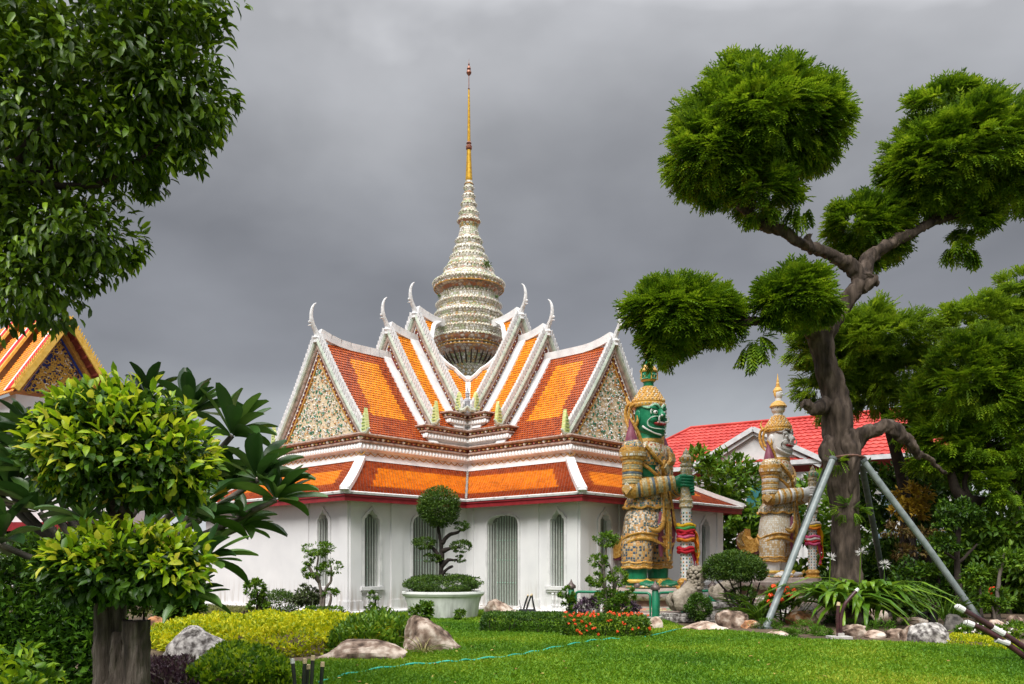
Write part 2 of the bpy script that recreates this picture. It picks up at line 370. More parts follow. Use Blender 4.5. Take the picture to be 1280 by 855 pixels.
sheet('garden_soil', -40, 44, 1, 47, .5, -.012, m_soil, lambda x, y: .004*np.sin(x*3)*np.sin(y*3))
sheet('lawn', -6.5, 23, 1, 27, .12, .022, m_lawn, lambda x, y: gh(x, y)*.6, poly=lawn_poly)
def grass(name, n, x0, x1, y0, y1, h, w, m, poly=None, zf=lambda x, y: 0*x, power=1.):
    y = y0+(y1-y0)*nr.rand(n)**power; x = x0+(x1-x0)*nr.rand(n)
    vis = (np.abs(x) < y*.66+.6)
    if poly is not None: vis &= in_poly(x, y, poly)
    x, y = x[vis], y[vis]; k = len(x)
    C = np.stack([x, y, zf(x, y)], 1)
    D = unit(np.stack([nr.normal(size=k)*.85, nr.normal(size=k)*.85, .35+.8*nr.rand(k)], 1)); N = unit(np.stack([nr.normal(size=k), nr.normal(size=k), np.full(k, .4)], 1))
    return leaves(name, C, D, N, h*(.6+.8*nr.rand(k)), w*(.7+.6*nr.rand(k)), T_RH, m)
g = grass('grass', 420000, -6, 16, 9.3, 26, .055, .026, m_grass, lawn_poly, lambda x, y: gh(x, y)*.6+.02, power=1.35)
# ================================================================== the cross-shaped temple hall
BROT = math.radians(-42.8); BC = Vector((-1.67, 32.14, 0))
hall = thing('temple_hall', 'white cross-shaped temple hall with orange tiled gables and a tall ornate central spire', 'temple', BC, BROT)
ZR = EYE
HW, LA = 2.575, 7.12             # upper cornice half width, arm end
def cross(hw, L):
    return [(L,-hw),(L,hw),(hw,hw),(hw,L),(-hw,L),(-hw,hw),(-L,hw),(-L,-hw),(-hw,-hw),(-hw,-L),(hw,-L),(hw,-hw)]
def cross_sweep(mb, prof, hw=HW, L=LA, mi=None, mfun=None):
    """prof [(offset, z)...] swept round the cross outline, mitred."""
    o = len(mb.v)
    for off, z in prof:
        for x, y in cross(hw+off, L+off): mb.v.append((x, y, z))
    for i in range(len(prof)-1):
        for j in range(12):
            j2 = (j+1) % 12
            mb.f.append((o+i*12+j, o+i*12+j2, o+(i+1)*12+j2, o+(i+1)*12+j)); mb.m.append(mfun(i) if mfun else (mi or 0))
def edges_near(hw, L):
    """the edges of the cross outline as (start, end, outward normal)"""
    c = cross(hw, L); r = []
    for j in range(12):
        a, b = Vector((*c[j],0)), Vector((*c[(j+1) % 12],0)); d = (b-a).normalized(); r.append((a, b, Vector((d.y, -d.x, 0))))
    return r
# ---- walls with arched openings (one arm: two side walls and the end wall, copied four times)
DW = 1.49; WHW, WL = HW+DW, LA+DW           # wall planes
ZE = ZR+1.80                                 # eave
ZT = ZE+.02
def arch(s0, s1, z0, z1, kind):
    w = s1-s0; c = (s0+s1)/2
    if kind == 'window':
        top = [(s0, z1-.34), (s0+.03*w, z1-.26), (s0+.12*w, z1-.24), (s0+.2*w, z1-.15), (s0+.34*w, z1-.12), (c, z1)]
    else:
        top = [(s0, z1-.30), (s0+.04*w, z1-.16), (s0+.12*w, z1-.08), (s0+.2*w, z1-.07), (s0+.28*w, z1-.02), (s0+.4*w, z1-.03), (c, z1)]
    return top+[(2*c-s, z) for s, z in reversed(top[:-1])]
def wall_panel(mb, p0, d, nrm, length, zb, zt, ops, depth=.22):
    """plane from p0 along d; ops [(s0, s1, z0, z1, kind)]"""
    p0, d, nrm = Vector(p0), Vector(d), Vector(nrm)
    pt = lambda s, z, k=0.: p0+d*s-nrm*k+Vector((0,0,z))
    cur = 0.
    for s0, s1, z0, z1, kind in ops:
        mb.add([pt(cur,zb), pt(s0,zb), pt(s0,zt), pt(cur,zt)], [(0,1,2,3)]); cur = s1
        if z0 > zb+.01: mb.add([pt(s0,zb), pt(s1,zb), pt(s1,z0), pt(s0,z0)], [(0,1,2,3)])
        A = arch(s0, s1, z0, z1, kind)
        for (a, za), (b, zb_) in zip(A[:-1], A[1:]): mb.add([pt(a,za), pt(b,zb_), pt(b,zt), pt(a,zt)], [(0,1,2,3)])
        ring = [(s0,z0)]+A+[(s1,z0)]
        for (a, za), (b, zb_) in zip(ring[:-1], ring[1:]): mb.add([pt(a,za), pt(a,za,depth), pt(b,zb_,depth), pt(b,zb_)], [(0,1,2,3)])
        mb.add([pt(s0,z0), pt(s1,z0), pt(s1,z0,depth), pt(s0,z0,depth)], [(0,1,2,3)])
    mb.add([pt(cur,zb), pt(length,zb), pt(length,zt), pt(cur,zt)], [(0,1,2,3)])
def surround(mb, p0, d, nrm, s0, s1, z0, z1, kind, w=.09, t=.045):
    p0, d, nrm = Vector(p0), Vector(d), Vector(nrm); A = [(s0,z0)]+arch(s0, s1, z0, z1, kind)+[(s1,z0)]
    c = (s0+s1)/2; sc = (s1-s0+2*w)/(s1-s0)
    B_ = [((s-c)*sc+c, z0 if i in (0, len(A)-1) else z+w*(.4+.6*(1-abs(s-c)/((s1-s0)/2)))) for i, (s, z) in enumerate(A)]
    pt = lambda s, z, k: p0+d*s+nrm*k+Vector((0,0,z))
    for i in range(len(A)-1):
        a, b, a2, b2 = A[i], A[i+1], B_[i], B_[i+1]
        mb.add([pt(*a,.002), pt(*b,.002), pt(*b2,.002), pt(*a2,.002), pt(*a,t), pt(*b,t), pt(*b2,t), pt(*a2,t)], [(4,5,6,7),(3,2,6,7)[::-1],(0,1,5,4),(0,4,7,3),(1,2,6,5)])
SLEN = WL-WHW
m_pane = mat('grey_green_lattice_panel', [(.17,.175,.155),(.25,.255,.225)], .5, 30, stretch=(1,1,.1))
m_bar = mat('pale_green_metal_bar', [(.34,.42,.36),(.52,.58,.52)], .45, 20)
m_frame = mat('door_frame_paint', [(.42,.46,.42),(.58,.6,.56)], .5, 6)
m_bolt = mat('turquoise_stud', [(.35,.65,.5),(.5,.8,.65)], .4, 5)
winW = (3.50, 4.03, ZR-.76, ZR+1.44); doorW = (.95, 2.25, .16, ZR+1.38)
MBar = MB().box((0,0,.5), (.014,.02,1.)); me_bar = None
def opening(p0, d, nrm, s0, s1, z0, z1, kind, nb, group_shift=0):
    p0, d, nrm = Vector(p0), Vector(d), Vector(nrm); pt = lambda s, z, k=0.: p0+d*s-nrm*k+Vector((0,0,z))
    mb = MB(); surround(mb, p0, d, nrm, s0, s1, z0, z1, kind, .1 if kind == 'window' else .07)
    if kind == 'window':
        mb.box(pt((s0+s1)/2, z0-.05, -.03), (1,1,1), Matrix((d*(s1-s0+.3), nrm*.14, Vector((0,0,.09)))).transposed())
        mb.box(pt((s0+s1)/2, z0-.13, -.02), (1,1,1), Matrix((d*(s1-s0+.2), nrm*.09, Vector((0,0,.06)))).transposed())
        for q in (-.15, 0, .15):      # little balusters below the sill
            mb.lathe([(.035,0),(.05,.05),(.03,.1),(.045,.22),(.03,.34),(.05,.38),(.035,.42)], 8, pt((s0+s1)/2+q, z0-.60, -.03))
        mb.box(pt((s0+s1)/2, z0-.64, -.03), (1,1,1), Matrix((d*(s1-s0+.14), nrm*.1, Vector((0,0,.07)))).transposed())
    fr = mb.build('window' if kind == 'window' else 'door', [WHT], hall)
    m2 = MB(); A = [(s0,z0)]+arch(s0, s1, z0, z1, kind)+[(s1,z0)]
    m2.add([pt(s,z,.20) for s, z in A], [tuple(range(len(A)))]); m2.build('panel', [m_pane], fr)
    m3 = MB(); fold = .35*(s1-s0) if kind == 'window' else .16*(s1-s0)      # folded-back leaf of the gate
    top = z1-.3
    for a, b, k1, k2 in ((s0+.01, s0+fold, .03, .17),):
        for e in np.linspace(0, 1, 4): 
            m3.beam(pt(a+(b-a)*e, z0, k1+(k2-k1)*e), pt(a+(b-a)*e, top+.1*e, k1+(k2-k1)*e), .022, .03, d)
    m3.beam(pt(s1-.02, z0, .12), pt(s1-.02, top, .12), .03, .04, d)
    m3.build('gate_leaf', [m_frame], fr)
    for i in range(nb):
        s = s0+fold+(s1-s0-fold)*(i+.6)/nb
        w = (s-s0)/(s1-s0); zt_ = z1-(.30 if kind != 'window' else .38)*(abs(w-.5)*2)**2.2-.03
        b_ = MB(); b_.beam(pt(s, z0+.005, .165), pt(s, zt_, .165), .018, .028, d)
        for zz in ((z1-z0)*.25, (z1-z0)*.5, (z1-z0)*.72):
            b_.k = 1; b_.ball(pt(s, z0+zz, .148), .016, 5, 3)
        b_.k = 0; b_.build('bar', [m_bar, m_bolt], fr)
wall = MB()
class _Pil:
    def box(s_, c, d, m_=None):
        s_.q = getattr(s_, 'q', None) or MB(); s_.q.box(c, d, m_); return s_
    def done(s_):
        s_.q.build('pilaster', [WHITE], hall); s_.q = None
pil = _Pil()
def rotk(v, k):
    c, s = [(1,0),(0,1),(-1,0),(0,-1)][k]; return Vector((c*v[0]-s*v[1], s*v[0]+c*v[1], v[2] if len(v) > 2 else 0))
for k in range(4):
    # side wall A (normal -Y): from inner corner outward along +X ; side wall B (normal +Y) mirrored; end wall (normal +X)
    for sgn in (-1, 1):
        p0 = rotk((WHW, sgn*WHW, 0), k); d = rotk((1,0,0), k); n_ = rotk((0,sgn,0), k)
        ops = [doorW+('door',), winW+('window',)]
        wall_panel(wall, p0, d, n_, SLEN, -.05, ZE+.1, [(a, b, c_, e, t_) for a, b, c_, e, t_ in ops])
        for a, b, c_, e, t_ in ops: opening(p0, d, n_, a, b, c_, e, t_, 10 if t_ == 'door' else 2)
        for s, w in ((.18,.34),(2.86,.42),(4.33,.38)):
            pil.box(p0+d*s+n_*.022+Vector((0,0,(ZE+.05)/2)), (1,1,1), Matrix((d*w, n_*.05, Vector((0,0,ZE+.05)))).transposed())
            pil.box(p0+d*s+n_*.03+Vector((0,0,.2)), (1,1,1), Matrix((d*(w+.06), n_*.08, Vector((0,0,.4)))).transposed())
            pil.box(p0+d*s+n_*.03+Vector((0,0,ZE-.06)), (1,1,1), Matrix((d*(w+.06), n_*.08, Vector((0,0,.1)))).transposed()); pil.done()
    p0 = rotk((WL, -WHW, 0), k); d = rotk((0,1,0), k); n_ = rotk((1,0,0), k); LL = 2*WHW
    w0 = (.93, 1.46, winW[2], winW[3], 'window'); w1 = (LL-1.46, LL-.93, winW[2], winW[3], 'window')
    ops = [w1] if k == 3 else [w0, w1]
    if k == 3:
        wall_panel(wall, p0, d, n_, LL, -.05, ZE+.1, ops)
        pil.box(p0+d*3.1+n_*.012+Vector((0,0,(ZE+.05)/2)), (1,1,1), Matrix((d*6.2, n_*.07, Vector((0,0,ZE+.05)))).transposed()); pil.done()
    else: wall_panel(wall, p0, d, n_, LL, -.05, ZE+.1, ops)
    for a, b, c_, e, t_ in ops: opening(p0, d, n_, a, b, c_, e, t_, 2)
    for s, w in (((.2,.4),(2.1,.4),(LL-2.1,.4),(LL-.2,.4)) if k != 3 else ((LL-.2,.4),)):
        pil.box(p0+d*s+n_*.02+Vector((0,0,(ZE+.05)/2)), (1,1,1), Matrix((d*w, n_*.05, Vector((0,0,ZE+.05)))).transposed())
        pil.box(p0+d*s+n_*.03+Vector((0,0,.2)), (1,1,1), Matrix((d*(w+.06), n_*.08, Vector((0,0,.4)))).transposed()); pil.done()
wall.build('wall', [WHITE], hall)
mb = MB(); cross_sweep(mb, [(.16,-.1),(.16,.08),(.1,.13),(.1,.15),(0.,.15)], WHW, WL); mb.build('plinth', [WHITE], hall)
# ---- eave, soffit, skirt roof
OV = .50; EH, ELn = WHW+OV, WL+OV
mb = MB()
def mfun_e(i): return 1
cross_sweep(mb, [(-OV+.02,-.16),(-.06,-.19),(-.06,-.25),(0,-.25),(0,-.13),(.03,-.12),(.03,-.07)], EH, ELn, 1)
mb.v = [(x, y, z+ZE+.06) for x, y, z in mb.v]
mb.build('eave_board', [WHT, mat('crimson_fascia', [(.20,.012,.018),(.30,.025,.03)], .45, 5.)], hall)
mb = MB(); cross_sweep(mb, [(.02,-.01),(.05,-.01),(.06,.05),(.0,.075),(-.12,.07)], EH, ELn); mb.v = [(x, y, z+ZE+.01) for x, y, z in mb.v]
mb.build('eave_drip_edge', [WHTD], hall)
SK0 = (EH, ELn, ZE+.06); SKi = 2.27
off_top = HW-.22; ZS = ZR+3.08
def skirt_pt(face, u, t):
    """face: edge index data (a0,b0 at the eave, a1,b1 at the top); u along, t up the slope (slightly concave)"""
    a0, b0, a1, b1 = face; p = a0.lerp(b0, u).lerp(a1.lerp(b1, u), t); p = Vector(p); p.z -= .07*math.sin(PI*t); return p
def skirt_faces():
    c0 = [Vector((x,y,SK0[2])) for x, y in cross(EH, ELn)]; c1 = [Vector((x,y,ZS)) for x, y in cross(HW-.2, LA-.2)]
    return [(c0[j], c0[(j+1)%12], c1[j], c1[(j+1)%12]) for j in range(12)]
TL = np.array
def tile_quads(V, Q, MI, pfun, s0, s1, t0, t1, nrm, mi, lift=.03):
    """one tile: tapering slab lifted at its lower edge, rounded toe"""
    sm = (s0+s1)/2; g = (s1-s0)*.03
    a = pfun(s0+g, t0+(t1-t0)*.18); b = pfun(s1-g, t0+(t1-t0)*.18); m_ = pfun(sm, t0-(t1-t0)*.12); c = pfun(s1-g, t1); d = pfun(s0+g, t1)
    up = nrm*lift; k = len(V)
    V += [a+up, m_+up*1.25, b+up, c+up*.25, d+up*.25, a, m_, b]
    Q += [(k, k+1, k+2, k+3), (k, k+3, k+4, k+4), (k+5, k+6, k+1, k), (k+6, k+7, k+2, k+1)]; MI += [mi]*4
def flush_tiles(name, V, Q, MI, parent, mats):
    mb = MB(); mb.v = [tuple(p) for p in V]
    for q, m_ in zip(Q, MI):
        q = tuple(dict.fromkeys(q)); mb.f.append(q); mb.m.append(m_)
    return mb.build(name, mats, parent, kind='stuff')
under = MB(); V, Q, MI = [], [], []
for j, fc in enumerate(skirt_faces()):
    a0, b0, a1, b1 = fc; L0 = (b0-a0).length; L1 = (b1-a1).length; sl_ = ((a0.lerp(b0,.5))-(a1.lerp(b1,.5))).length
    for i in range(6):
        t0, t1 = i/6, (i+1)/6
        under.add([skirt_pt(fc,0,t0), skirt_pt(fc,1,t0), skirt_pt(fc,1,t1), skirt_pt(fc,0,t1)], [(0,1,2,3)])
    d = (b0-a0).normalized(); nrm = d.cross((a1-a0)-(a1-a0).project(d)).normalized()
    if nrm.z < 0: nrm = -nrm
    rows = int(sl_/.118); w = .112
    s_mid = 0.
    def pf(s, t, fc=fc, d=d):      # s in metres along the edge measured from the a0 corner, vertical columns
        a0, b0, a1, b1 = fc; u0 = (a1-a0).dot(d); L0 = (b0-a0).length; u1 = (b1-a0).dot(d)
        lo = u0*t; hi = L0+(u1-L0)*t; s = min(max(s, lo), hi); return skirt_pt(fc, (s-lo)/(hi-lo), t)
    u0 = (a1-a0).dot(d); u1 = (b1-a0).dot(d)
    smin, smax = min(0,u0), max(L0,u1); nc = int((smax-smin)/w)+1
    for r in range(rows):
        t0, t1 = r/rows, (r+1)/rows*1.0; tm = (t0+t1)/2; lo = u0*tm; hi = L0+(u1-L0)*tm
        for c in range(nc):
            s0 = smin+c*w+(w/2 if r % 2 else 0); s1 = s0+w
            if s1 < lo+.02 or s0 > hi-.02: continue
            el_, er_ = ((s0+s1)/2-lo), (hi-(s0+s1)/2)
            inner_l, inner_r = (u0 < 0), (u1 > L0)      # valley ends carry the field right through
            inn = (r >= 7 and r < rows-5) and (inner_l or el_ > .75) and (inner_r or er_ > .75)
            tile_quads(V, Q, MI, pf, s0, s1, t0, t1, nrm, 1 if inn else 0)
sk = under.build('skirt_roof', [WHTD], hall); sk.location.z = -.015
flush_tiles('roof_tiles', V, Q, MI, sk, [TILE_R, TILE_O])
mbv = MB()
c0 = [Vector((x,y,SK0[2])) for x, y in cross(EH+.03, ELn+.03)]; c1 = [Vector((x,y,ZS)) for x, y in cross(HW-.2, LA-.2)]
for j in range(12):
    conc = j in (2,5,8,11); mbh = MB()
    for i in range(6):
        t0, t1 = i/6, (i+1)/6; p = c0[j].lerp(c1[j], t0); q = c0[j].lerp(c1[j], t1)
        p.z -= .07*math.sin(PI*t0); q.z -= .07*math.sin(PI*t1)
        if conc: mbv.beam(p+Vector((0,0,.03)), q+Vector((0,0,.03)), .07, .05)
        else: mbh.beam(p+Vector((0,0,.05)), q+Vector((0,0,.05)), .26, .15)
    if not conc: mbh.ball(c0[j]+Vector((0,0,.05)), (.13,.13,.05), 8, 4); mbh.build('hip_ridge', [WHT], hall)
mbv.build('valley_gutter', [mat('valley_lead', [(.10,.09,.08),(.3,.28,.26)], .7, 12.)], hall)
# ---- cornices
def cornice(hw, L, z0, scale=1., rows=True, base=None):
    """ornate cornice with its top at z0; returns parent part"""
    mb = MB(); k = scale
    prof = [(-.12,-.82 if base is None else base),(-.22,-.55),(-.17,-.53),(-.17,-.50),(-.045,-.47),(-.11,-.28),(-.02,-.27),(-.02,-.235),(-.07,-.20),(-.07,-.09),(.03,-.07),(.05,-.035),(.03,0),(-.3,.0)]
    mi = [0,0,0,0,1,2,2,2,3,2,2,2,2]
    cross_sweep(mb, [(o*k, z0+z*k) for o, z in prof], hw, L, mfun=lambda i: mi[i])
    c = mb.build('cornice', [WHT, mat('lotus_band_ground', [(.62,.6,.58),(.76,.75,.73)], .7, 9.), BROWNM, DARKRED], hall)
    pet, bead, scl = MB(), MB(), MB()
    for a, b, n_ in edges_near(hw, L):
        d = (b-a).normalized(); Ln = (b-a).length
        n = max(3, int(Ln/(.14*k)))
        for i in range(n):
            p = a+d*(Ln*(i+.5)/n); w = Ln/n*.46
            base_ = p+n_*(-.035*k); top_ = p+n_*(-.085*k)
            zz = z0-.47*k; zt_ = z0-.285*k
            pet.add([base_-d*w*.7+Vector((0,0,zz)), base_+d*w*.7+Vector((0,0,zz)), top_+d*w+Vector((0,0,zt_-.05*k)), top_+Vector((0,0,zt_)), top_-d*w+Vector((0,0,zt_-.05*k)), p-n_*.015*k+Vector((0,0,(zz+zt_)/2-.02))],
                    [(0,1,5),(1,2,5),(2,3,5),(3,4,5),(4,0,5)])
        n = max(3, int(Ln/(.20*k)))
        for i in range(n):
            p = a+d*(Ln*(i+.5)/n)
            bead.k = (0,2,1,2)[i % 4]; r = .040*k*(1.25 if i % 4 == 0 else .85)
            bead.ball(p+n_*(-.06*k)+Vector((0,0,z0-.145*k)), (r*1.1,r*1.1,r), 6, 4)
            bead.k = 3; bead.ball(p+n_*(-.06*k)+d*(.07*k)+Vector((0,0,z0-.125*k-.02*(i % 2))), (r*.9,r*.9,r*.45), 5, 3)
        if rows:
            n = max(3, int(Ln/(.27*k)))
            for i in range(n):
                q = [a+d*(Ln*(i+e)/n)+n_*((-.205+.03*math.sin(PI*e))*k)+Vector((0,0,z0-.56*k-.1*k*math.sin(PI*e))) for e in (0,.2,.5,.8,1)]
                scl.tube(q, .016, 4, mi=0)
    pet.build('lotus_petals', [mat('lotus_petal_cream', [(.80,.80,.80),(.87,.87,.87)], .5, 9.)], c, kind='stuff')
    bead.build('glazed_studs', [mat('stud_white', [(.8,.78,.75),(.85,.83,.8)], .3, 3), mat('stud_pink', [(.6,.22,.2),(.75,.4,.35)], .35, 3), mat('stud_yellow', [(.7,.5,.15),(.78,.6,.3)], .35, 3), mat('stud_green', [(.15,.3,.15),(.5,.55,.25)], .4, 3)], c, kind='stuff')
    if rows: scl.build('scallop_trim', [GOLDP], c, kind='stuff')
    return c
cornice(HW, LA, ZR+3.88)
cornice(2.5, 4.38, ZR+4.47, .9, rows=False, base=-.7)
cornice(2.44, 3.28, ZR+5.06, .8, rows=False, base=-.7)
# ---- roofs: three telescoping tiers on each arm
def prof(w, za, ze, sag=.10, t=None):
    """roof profile: list of (y, z) from ridge to eave"""
    n = 10; r = []
    for i in range(n+1):
        q = i/n if t is None else t; r.append((w*q, ze+(za-ze)*(1-q)-sag*math.sin(PI*q)))
        if t is not None: return r[0]
    return r
_cw = [(0,1.45),(.14,1.9),(.32,2.12),(.58,2.42),(.83,2.55),(.95,2.45),(1.17,2.18),(1.25,1.9),(1.42,1.71),(1.46,1.55)]
def rcut(w):
    w = abs(w)
    if w > 1.46: return w
    for (a, ra), (b, rb) in zip(_cw[:-1], _cw[1:]):
        if w <= b: return ra+(rb-ra)*(w-a)/(b-a)
    return w
TIERS = [dict(r0=3.62, r1=6.80, w=2.42, za=ZR+7.12, ze=ZR+3.86, gz=ZR+3.86), dict(r0=2.42, r1=3.88, w=2.36, za=ZR+7.98, ze=ZR+4.50, gz=ZR+4.4), dict(r0=0., r1=2.62, w=2.38, za=ZR+8.82, ze=ZR+5.10, gz=ZR+5.0)]
def slope_pt(T, x, t, sg):
    y, z = prof(T['w'], T['za'], T['ze'], t=t); return Vector((x, sg*y, z))
m_ped_red = mat('pediment_red_ground', [(.16,.03,.03),(.25,.06,.05)], .7, 8.)
m_cream = mat('cream_mortar', [(.66,.52,.33),(.78,.66,.46)], .75, 10.)
m_mg = mat('mosaic_green_chip', [(.02,.13,.08),(.10,.32,.20)], .3, 5., island=.6)
m_mw = mat('mosaic_white_chip', [(.62,.62,.6),(.84,.84,.82)], .3, 5., island=.6)
m_mo = mat('mosaic_orange_chip', [(.55,.18,.05),(.72,.4,.1)], .35, 5., island=.6)
m_flame = mat('yellow_green_flame', [(.42,.52,.12),(.72,.74,.42)], .45, 9., stretch=(1,1,3))
m_finial = mat('white_finial', [(.50,.5,.5),(.78,.77,.77)], .5, 12., bump=.2)
tier_meshes = {}
def copy_part(o, parent, rot):
    c = o.copy(); scn.collection.objects.link(c); c.parent = parent
    if rot is not None: c.rotation_euler = (0,0,rot)
    return c
def copy_tree_part(o, rot):
    c = copy_part(o, hall, rot)
    for ch in list(o.children):
        copy_part(ch, c, None)
    return c
made = []
for ti, T in enumerate(TIERS):
    w, za, ze = T['w'], T['za'], T['ze']; r0, r1 = T['r0'], T['r1']
    sl_len = math.hypot(w, za-ze)
    # --- under-roof skin
    mb = MB(); N_ = 12
    for sg in (-1, 1):
        for i in range(N_):
            t0, t1 = i/N_, (i+1)/N_
            xa0 = max(r0, rcut(w*t0)) if ti == 2 else r0; xa1 = max(r0, rcut(w*t1)) if ti == 2 else r0
            mb.add([slope_pt(T,xa0,t0,sg), slope_pt(T,r1,t0,sg), slope_pt(T,r1,t1,sg), slope_pt(T,xa1,t1,sg)], [(0,1,2,3)])
    roof = mb.build('roof', [WHTD], hall)
    # --- tiles
    V, Q, MI = [], [], []; rows = int(sl_len/.112); x_lo, x_hi = r0+(.55 if ti < 2 else 0), r1-.20
    cols = int((x_hi-x_lo)/.112)+1; cw = (x_hi-x_lo)/cols
    for sg in (-1, 1):
        n_ = Vector((0, sg*(za-ze), w)).normalized()
        for r in range(rows):
            t1, t0 = (r)/rows, (r+1)/rows     # t grows downhill: row 0 at the ridge
            yc = w*(t0+t1)/2
            for c in range(cols):
                s0 = x_lo+c*cw+(cw/2 if r % 2 else 0); s1 = min(s0+cw, x_hi+.03)
                if ti == 2 and (s0+s1)/2 < rcut(yc)+.10: continue
                if yc > 2.3 and ti == 2 and s0 < 2.3: pass
                if ti == 0: inn = 4 <= r < rows-9 and 4 <= c < cols-7+(r//12)
                elif ti == 1: inn = r < rows-7
                else: inn = True
                pf = lambda s, t, T=T, sg=sg: slope_pt(T, s, t, sg)
                a = pf
                tile_quads(V, Q, MI, pf, s0, s1, t0, t1, n_, 1 if inn else 0)
    flush_tiles('roof_tiles', V, Q, MI, roof, [TILE_R, TILE_O])
    # --- ridge cap swept up to the gable, flashing strips on the slope
    mb = MB(); xs = np.linspace(r0 if ti < 2 else 1.3, r1, 9); pr = None
    for x in xs:
        e = max(0, (x-(r1-1.3))/1.3); z = za+.07+.24*e*e+(.20*max(0,(r0+.5-x))**2 if ti == 0 else 0)
        q = Vector((x, 0, z))
        if pr is not None: mb.beam(pr, q+(q-pr)*.02, .17, .26)
        pr = q
    for sg in (-1, 1):
        for i in range(N_):
            t0, t1 = i/N_, (i+1)/N_; p, q = slope_pt(T, 0, t0, sg), slope_pt(T, 0, t1, sg)
            up = Vector((0, sg*(za-ze), w)).normalized()*.035
            if ti < 2:
                for xa, wd in ((r0+.39,.14),): mb.beam(p+Vector((xa,0,0))+up, q+Vector((xa,0,0))+up, .40, .07, up=(0,0,1) if False else up)
            mb.beam(p+Vector((r1-.1,0,0))+up, q+Vector((r1-.1,0,0))+up, .16, .06, up=up)
    if ti == 2:      # white kerb round the cut for the tower, and the valley cap
        for sg in (-1, 1):
            pts = []
            for i in range(25):
                y = 1.50*i/24; t = y/w; q = slope_pt(T, rcut(y)+.04, t, sg); q.z += .10; pts.append(q)
            mb.tube(pts, .085, 6)
    mb.build('ridge_capping', [WHT], roof)
    # --- gable end
    gx = r1-.06
    g = MB(); n = 12; pf_ = [slope_pt(T, gx, i/n, 1) for i in range(n+1)]; zb = T['gz'] if ti == 0 else TIERS[ti-1]['ze']-.3
    poly = [(p.y, p.z-.05) for p in reversed(pf_)]+[(-p.y, p.z-.05) for p in pf_[1:]]
    poly = [(w, zb)]+poly+[(-w, zb)]
    g.prism(poly, ((0,1,0),(0,0,1)), .08, (gx,0,0), mi=0 if ti == 0 else 1)
    if ti > 0: # dark red field at the head of the upper gables
        hh = 1.0; yy = w*hh/(za-ze)*.9
        g.prism([(yy,za-.32-hh),(0,za-.34),(-yy,za-.32-hh)], ((0,1,0),(0,0,1)), .02, (gx+.055,0,0), mi=2)
    gab = g.build('gable', [m_cream, WHT, m_ped_red], hall)
    # bargeboards: pale green tube over brown moulding, beads, gold line, teeth
    for sg in (-1, 1):
        bb = MB(); bd = MB(); th = MB(); n = 16
        dn = lambda i: None
        def off(t, o_, x):
            p = slope_pt(T, x, t, sg); q = slope_pt(T, x, min(1,t+.02), sg); p_ = slope_pt(T, x, max(0,t-.02), sg); d = (q-p_).normalized()
            nn = Vector((0, d.z*-sg, d.y*sg)); nn = nn if nn.z > 0 else -nn
            return p+nn*o_
        ts = [i/n for i in range(n+1)]
        bb.k = 0; bb.tube([off(t, .06, gx+.16) for t in ts]+[off(1,.10,gx+.16)+Vector((0,sg*.14,-.02)), off(1,.16,gx+.16)+Vector((0,sg*.22,.06))], [.085]*(n+1)+[.08,.03], 8)
        bb.k = 1; bb.tube([off(t, -.085, gx+.13) for t in ts], .065, 6)
        for i in range(n):   # board behind
            bb.k = 2; bb.beam(off(ts[i], -.02, gx+.06), off(ts[i+1], -.02, gx+.06), .1, .34, up=(off(ts[i],1,0)-off(ts[i],0,0)))
            bb.k = 3; bb.beam(off(ts[i], -.235, gx+.075), off(ts[i+1], -.235, gx+.075), .05, .1, up=(off(ts[i],1,0)-off(ts[i],0,0)))
            if ti == 0: bb.k = 4; bb.beam(off(ts[i], -.315, gx+.07), off(ts[i+1], -.315, gx+.07), .06, .05, up=(off(ts[i],1,0)-off(ts[i],0,0)))
        b_ = bb.build('bargeboard', [PALEGREEN, BROWNM, WHT, DARKRED, GOLDP], gab)
        nt_ = int(sl_len/.15)
        for i in range(nt_):
            t = (i+.5)/nt_; p = off(t, .12, gx+.16); d = (off(max(0,t-.02), .12, gx+.16)-off(min(1,t+.02), .12, gx+.16)).normalized()
            nn = (off(t,1,0)-off(t,0,0)).normalized()
            th.prism([(-.065,0),(.05,0),(.075,.07),(.15,.21),(.03,.17),(-.05,.09)], (d, nn), .10, p)
            bd.ball(off(t, -.235, gx+.115), .032, 5, 3, mi=0 if i % 2 else 1)
        tt = th.build('leaf_crest', [m_finial], gab)
        bd.build('bead_row', [mat('stud_white', []), GOLDP], gab, kind='stuff')
        # flame at the foot
        fp = off(1, .10, gx+.17)+Vector((0, sg*(.10 if ti < 2 else -.12), 0)); h = .72 if ti < 2 else .62
        ol = [(-.08,0),(.10,0),(.17,.12),(.10,.16),(.16,.26),(.08,.30),(.12,.40),(.05,.44),(.07,.54),(.015,.58),(0,h),(-.045,.5),(-.075,.3),(-.10,.12)]
        fl = MB(); fl.prism([(a*sg*-1, b) for a, b in ol], ((0,1,0),(0,0,1)), .13, fp)
        for q in range(5): fl.box(fp+Vector((0,-sg*.03,.07+.1*q)), (.16,.16-.02*q,.018), mi=1)
        fl.build('flame_ornament', [m_flame, mat('flame_green_edge', [(.10,.22,.08),(.2,.35,.12)], .4, 5)], gab)
    # horn finial
    ch = MB(); q = Vector((gx+.16, 0, za+.10))
    path = [(0,-.12),(.0,.08),(.06,.22),(.14,.36),(.19,.50),(.205,.62),(.20,.74),(.17,.86),(.11,.97),(.03,1.04)]
    rad = [.14,.11,.085,.075,.075,.062,.055,.046,.03,.008]
    sc_ = 1.12
    ch.tube(catmull([q+Vector((a*sc_,0,b*sc_)) for a, b in path], 3), [np.interp(i/27, np.linspace(0,1,10), rad) for i in range(28)], 7)
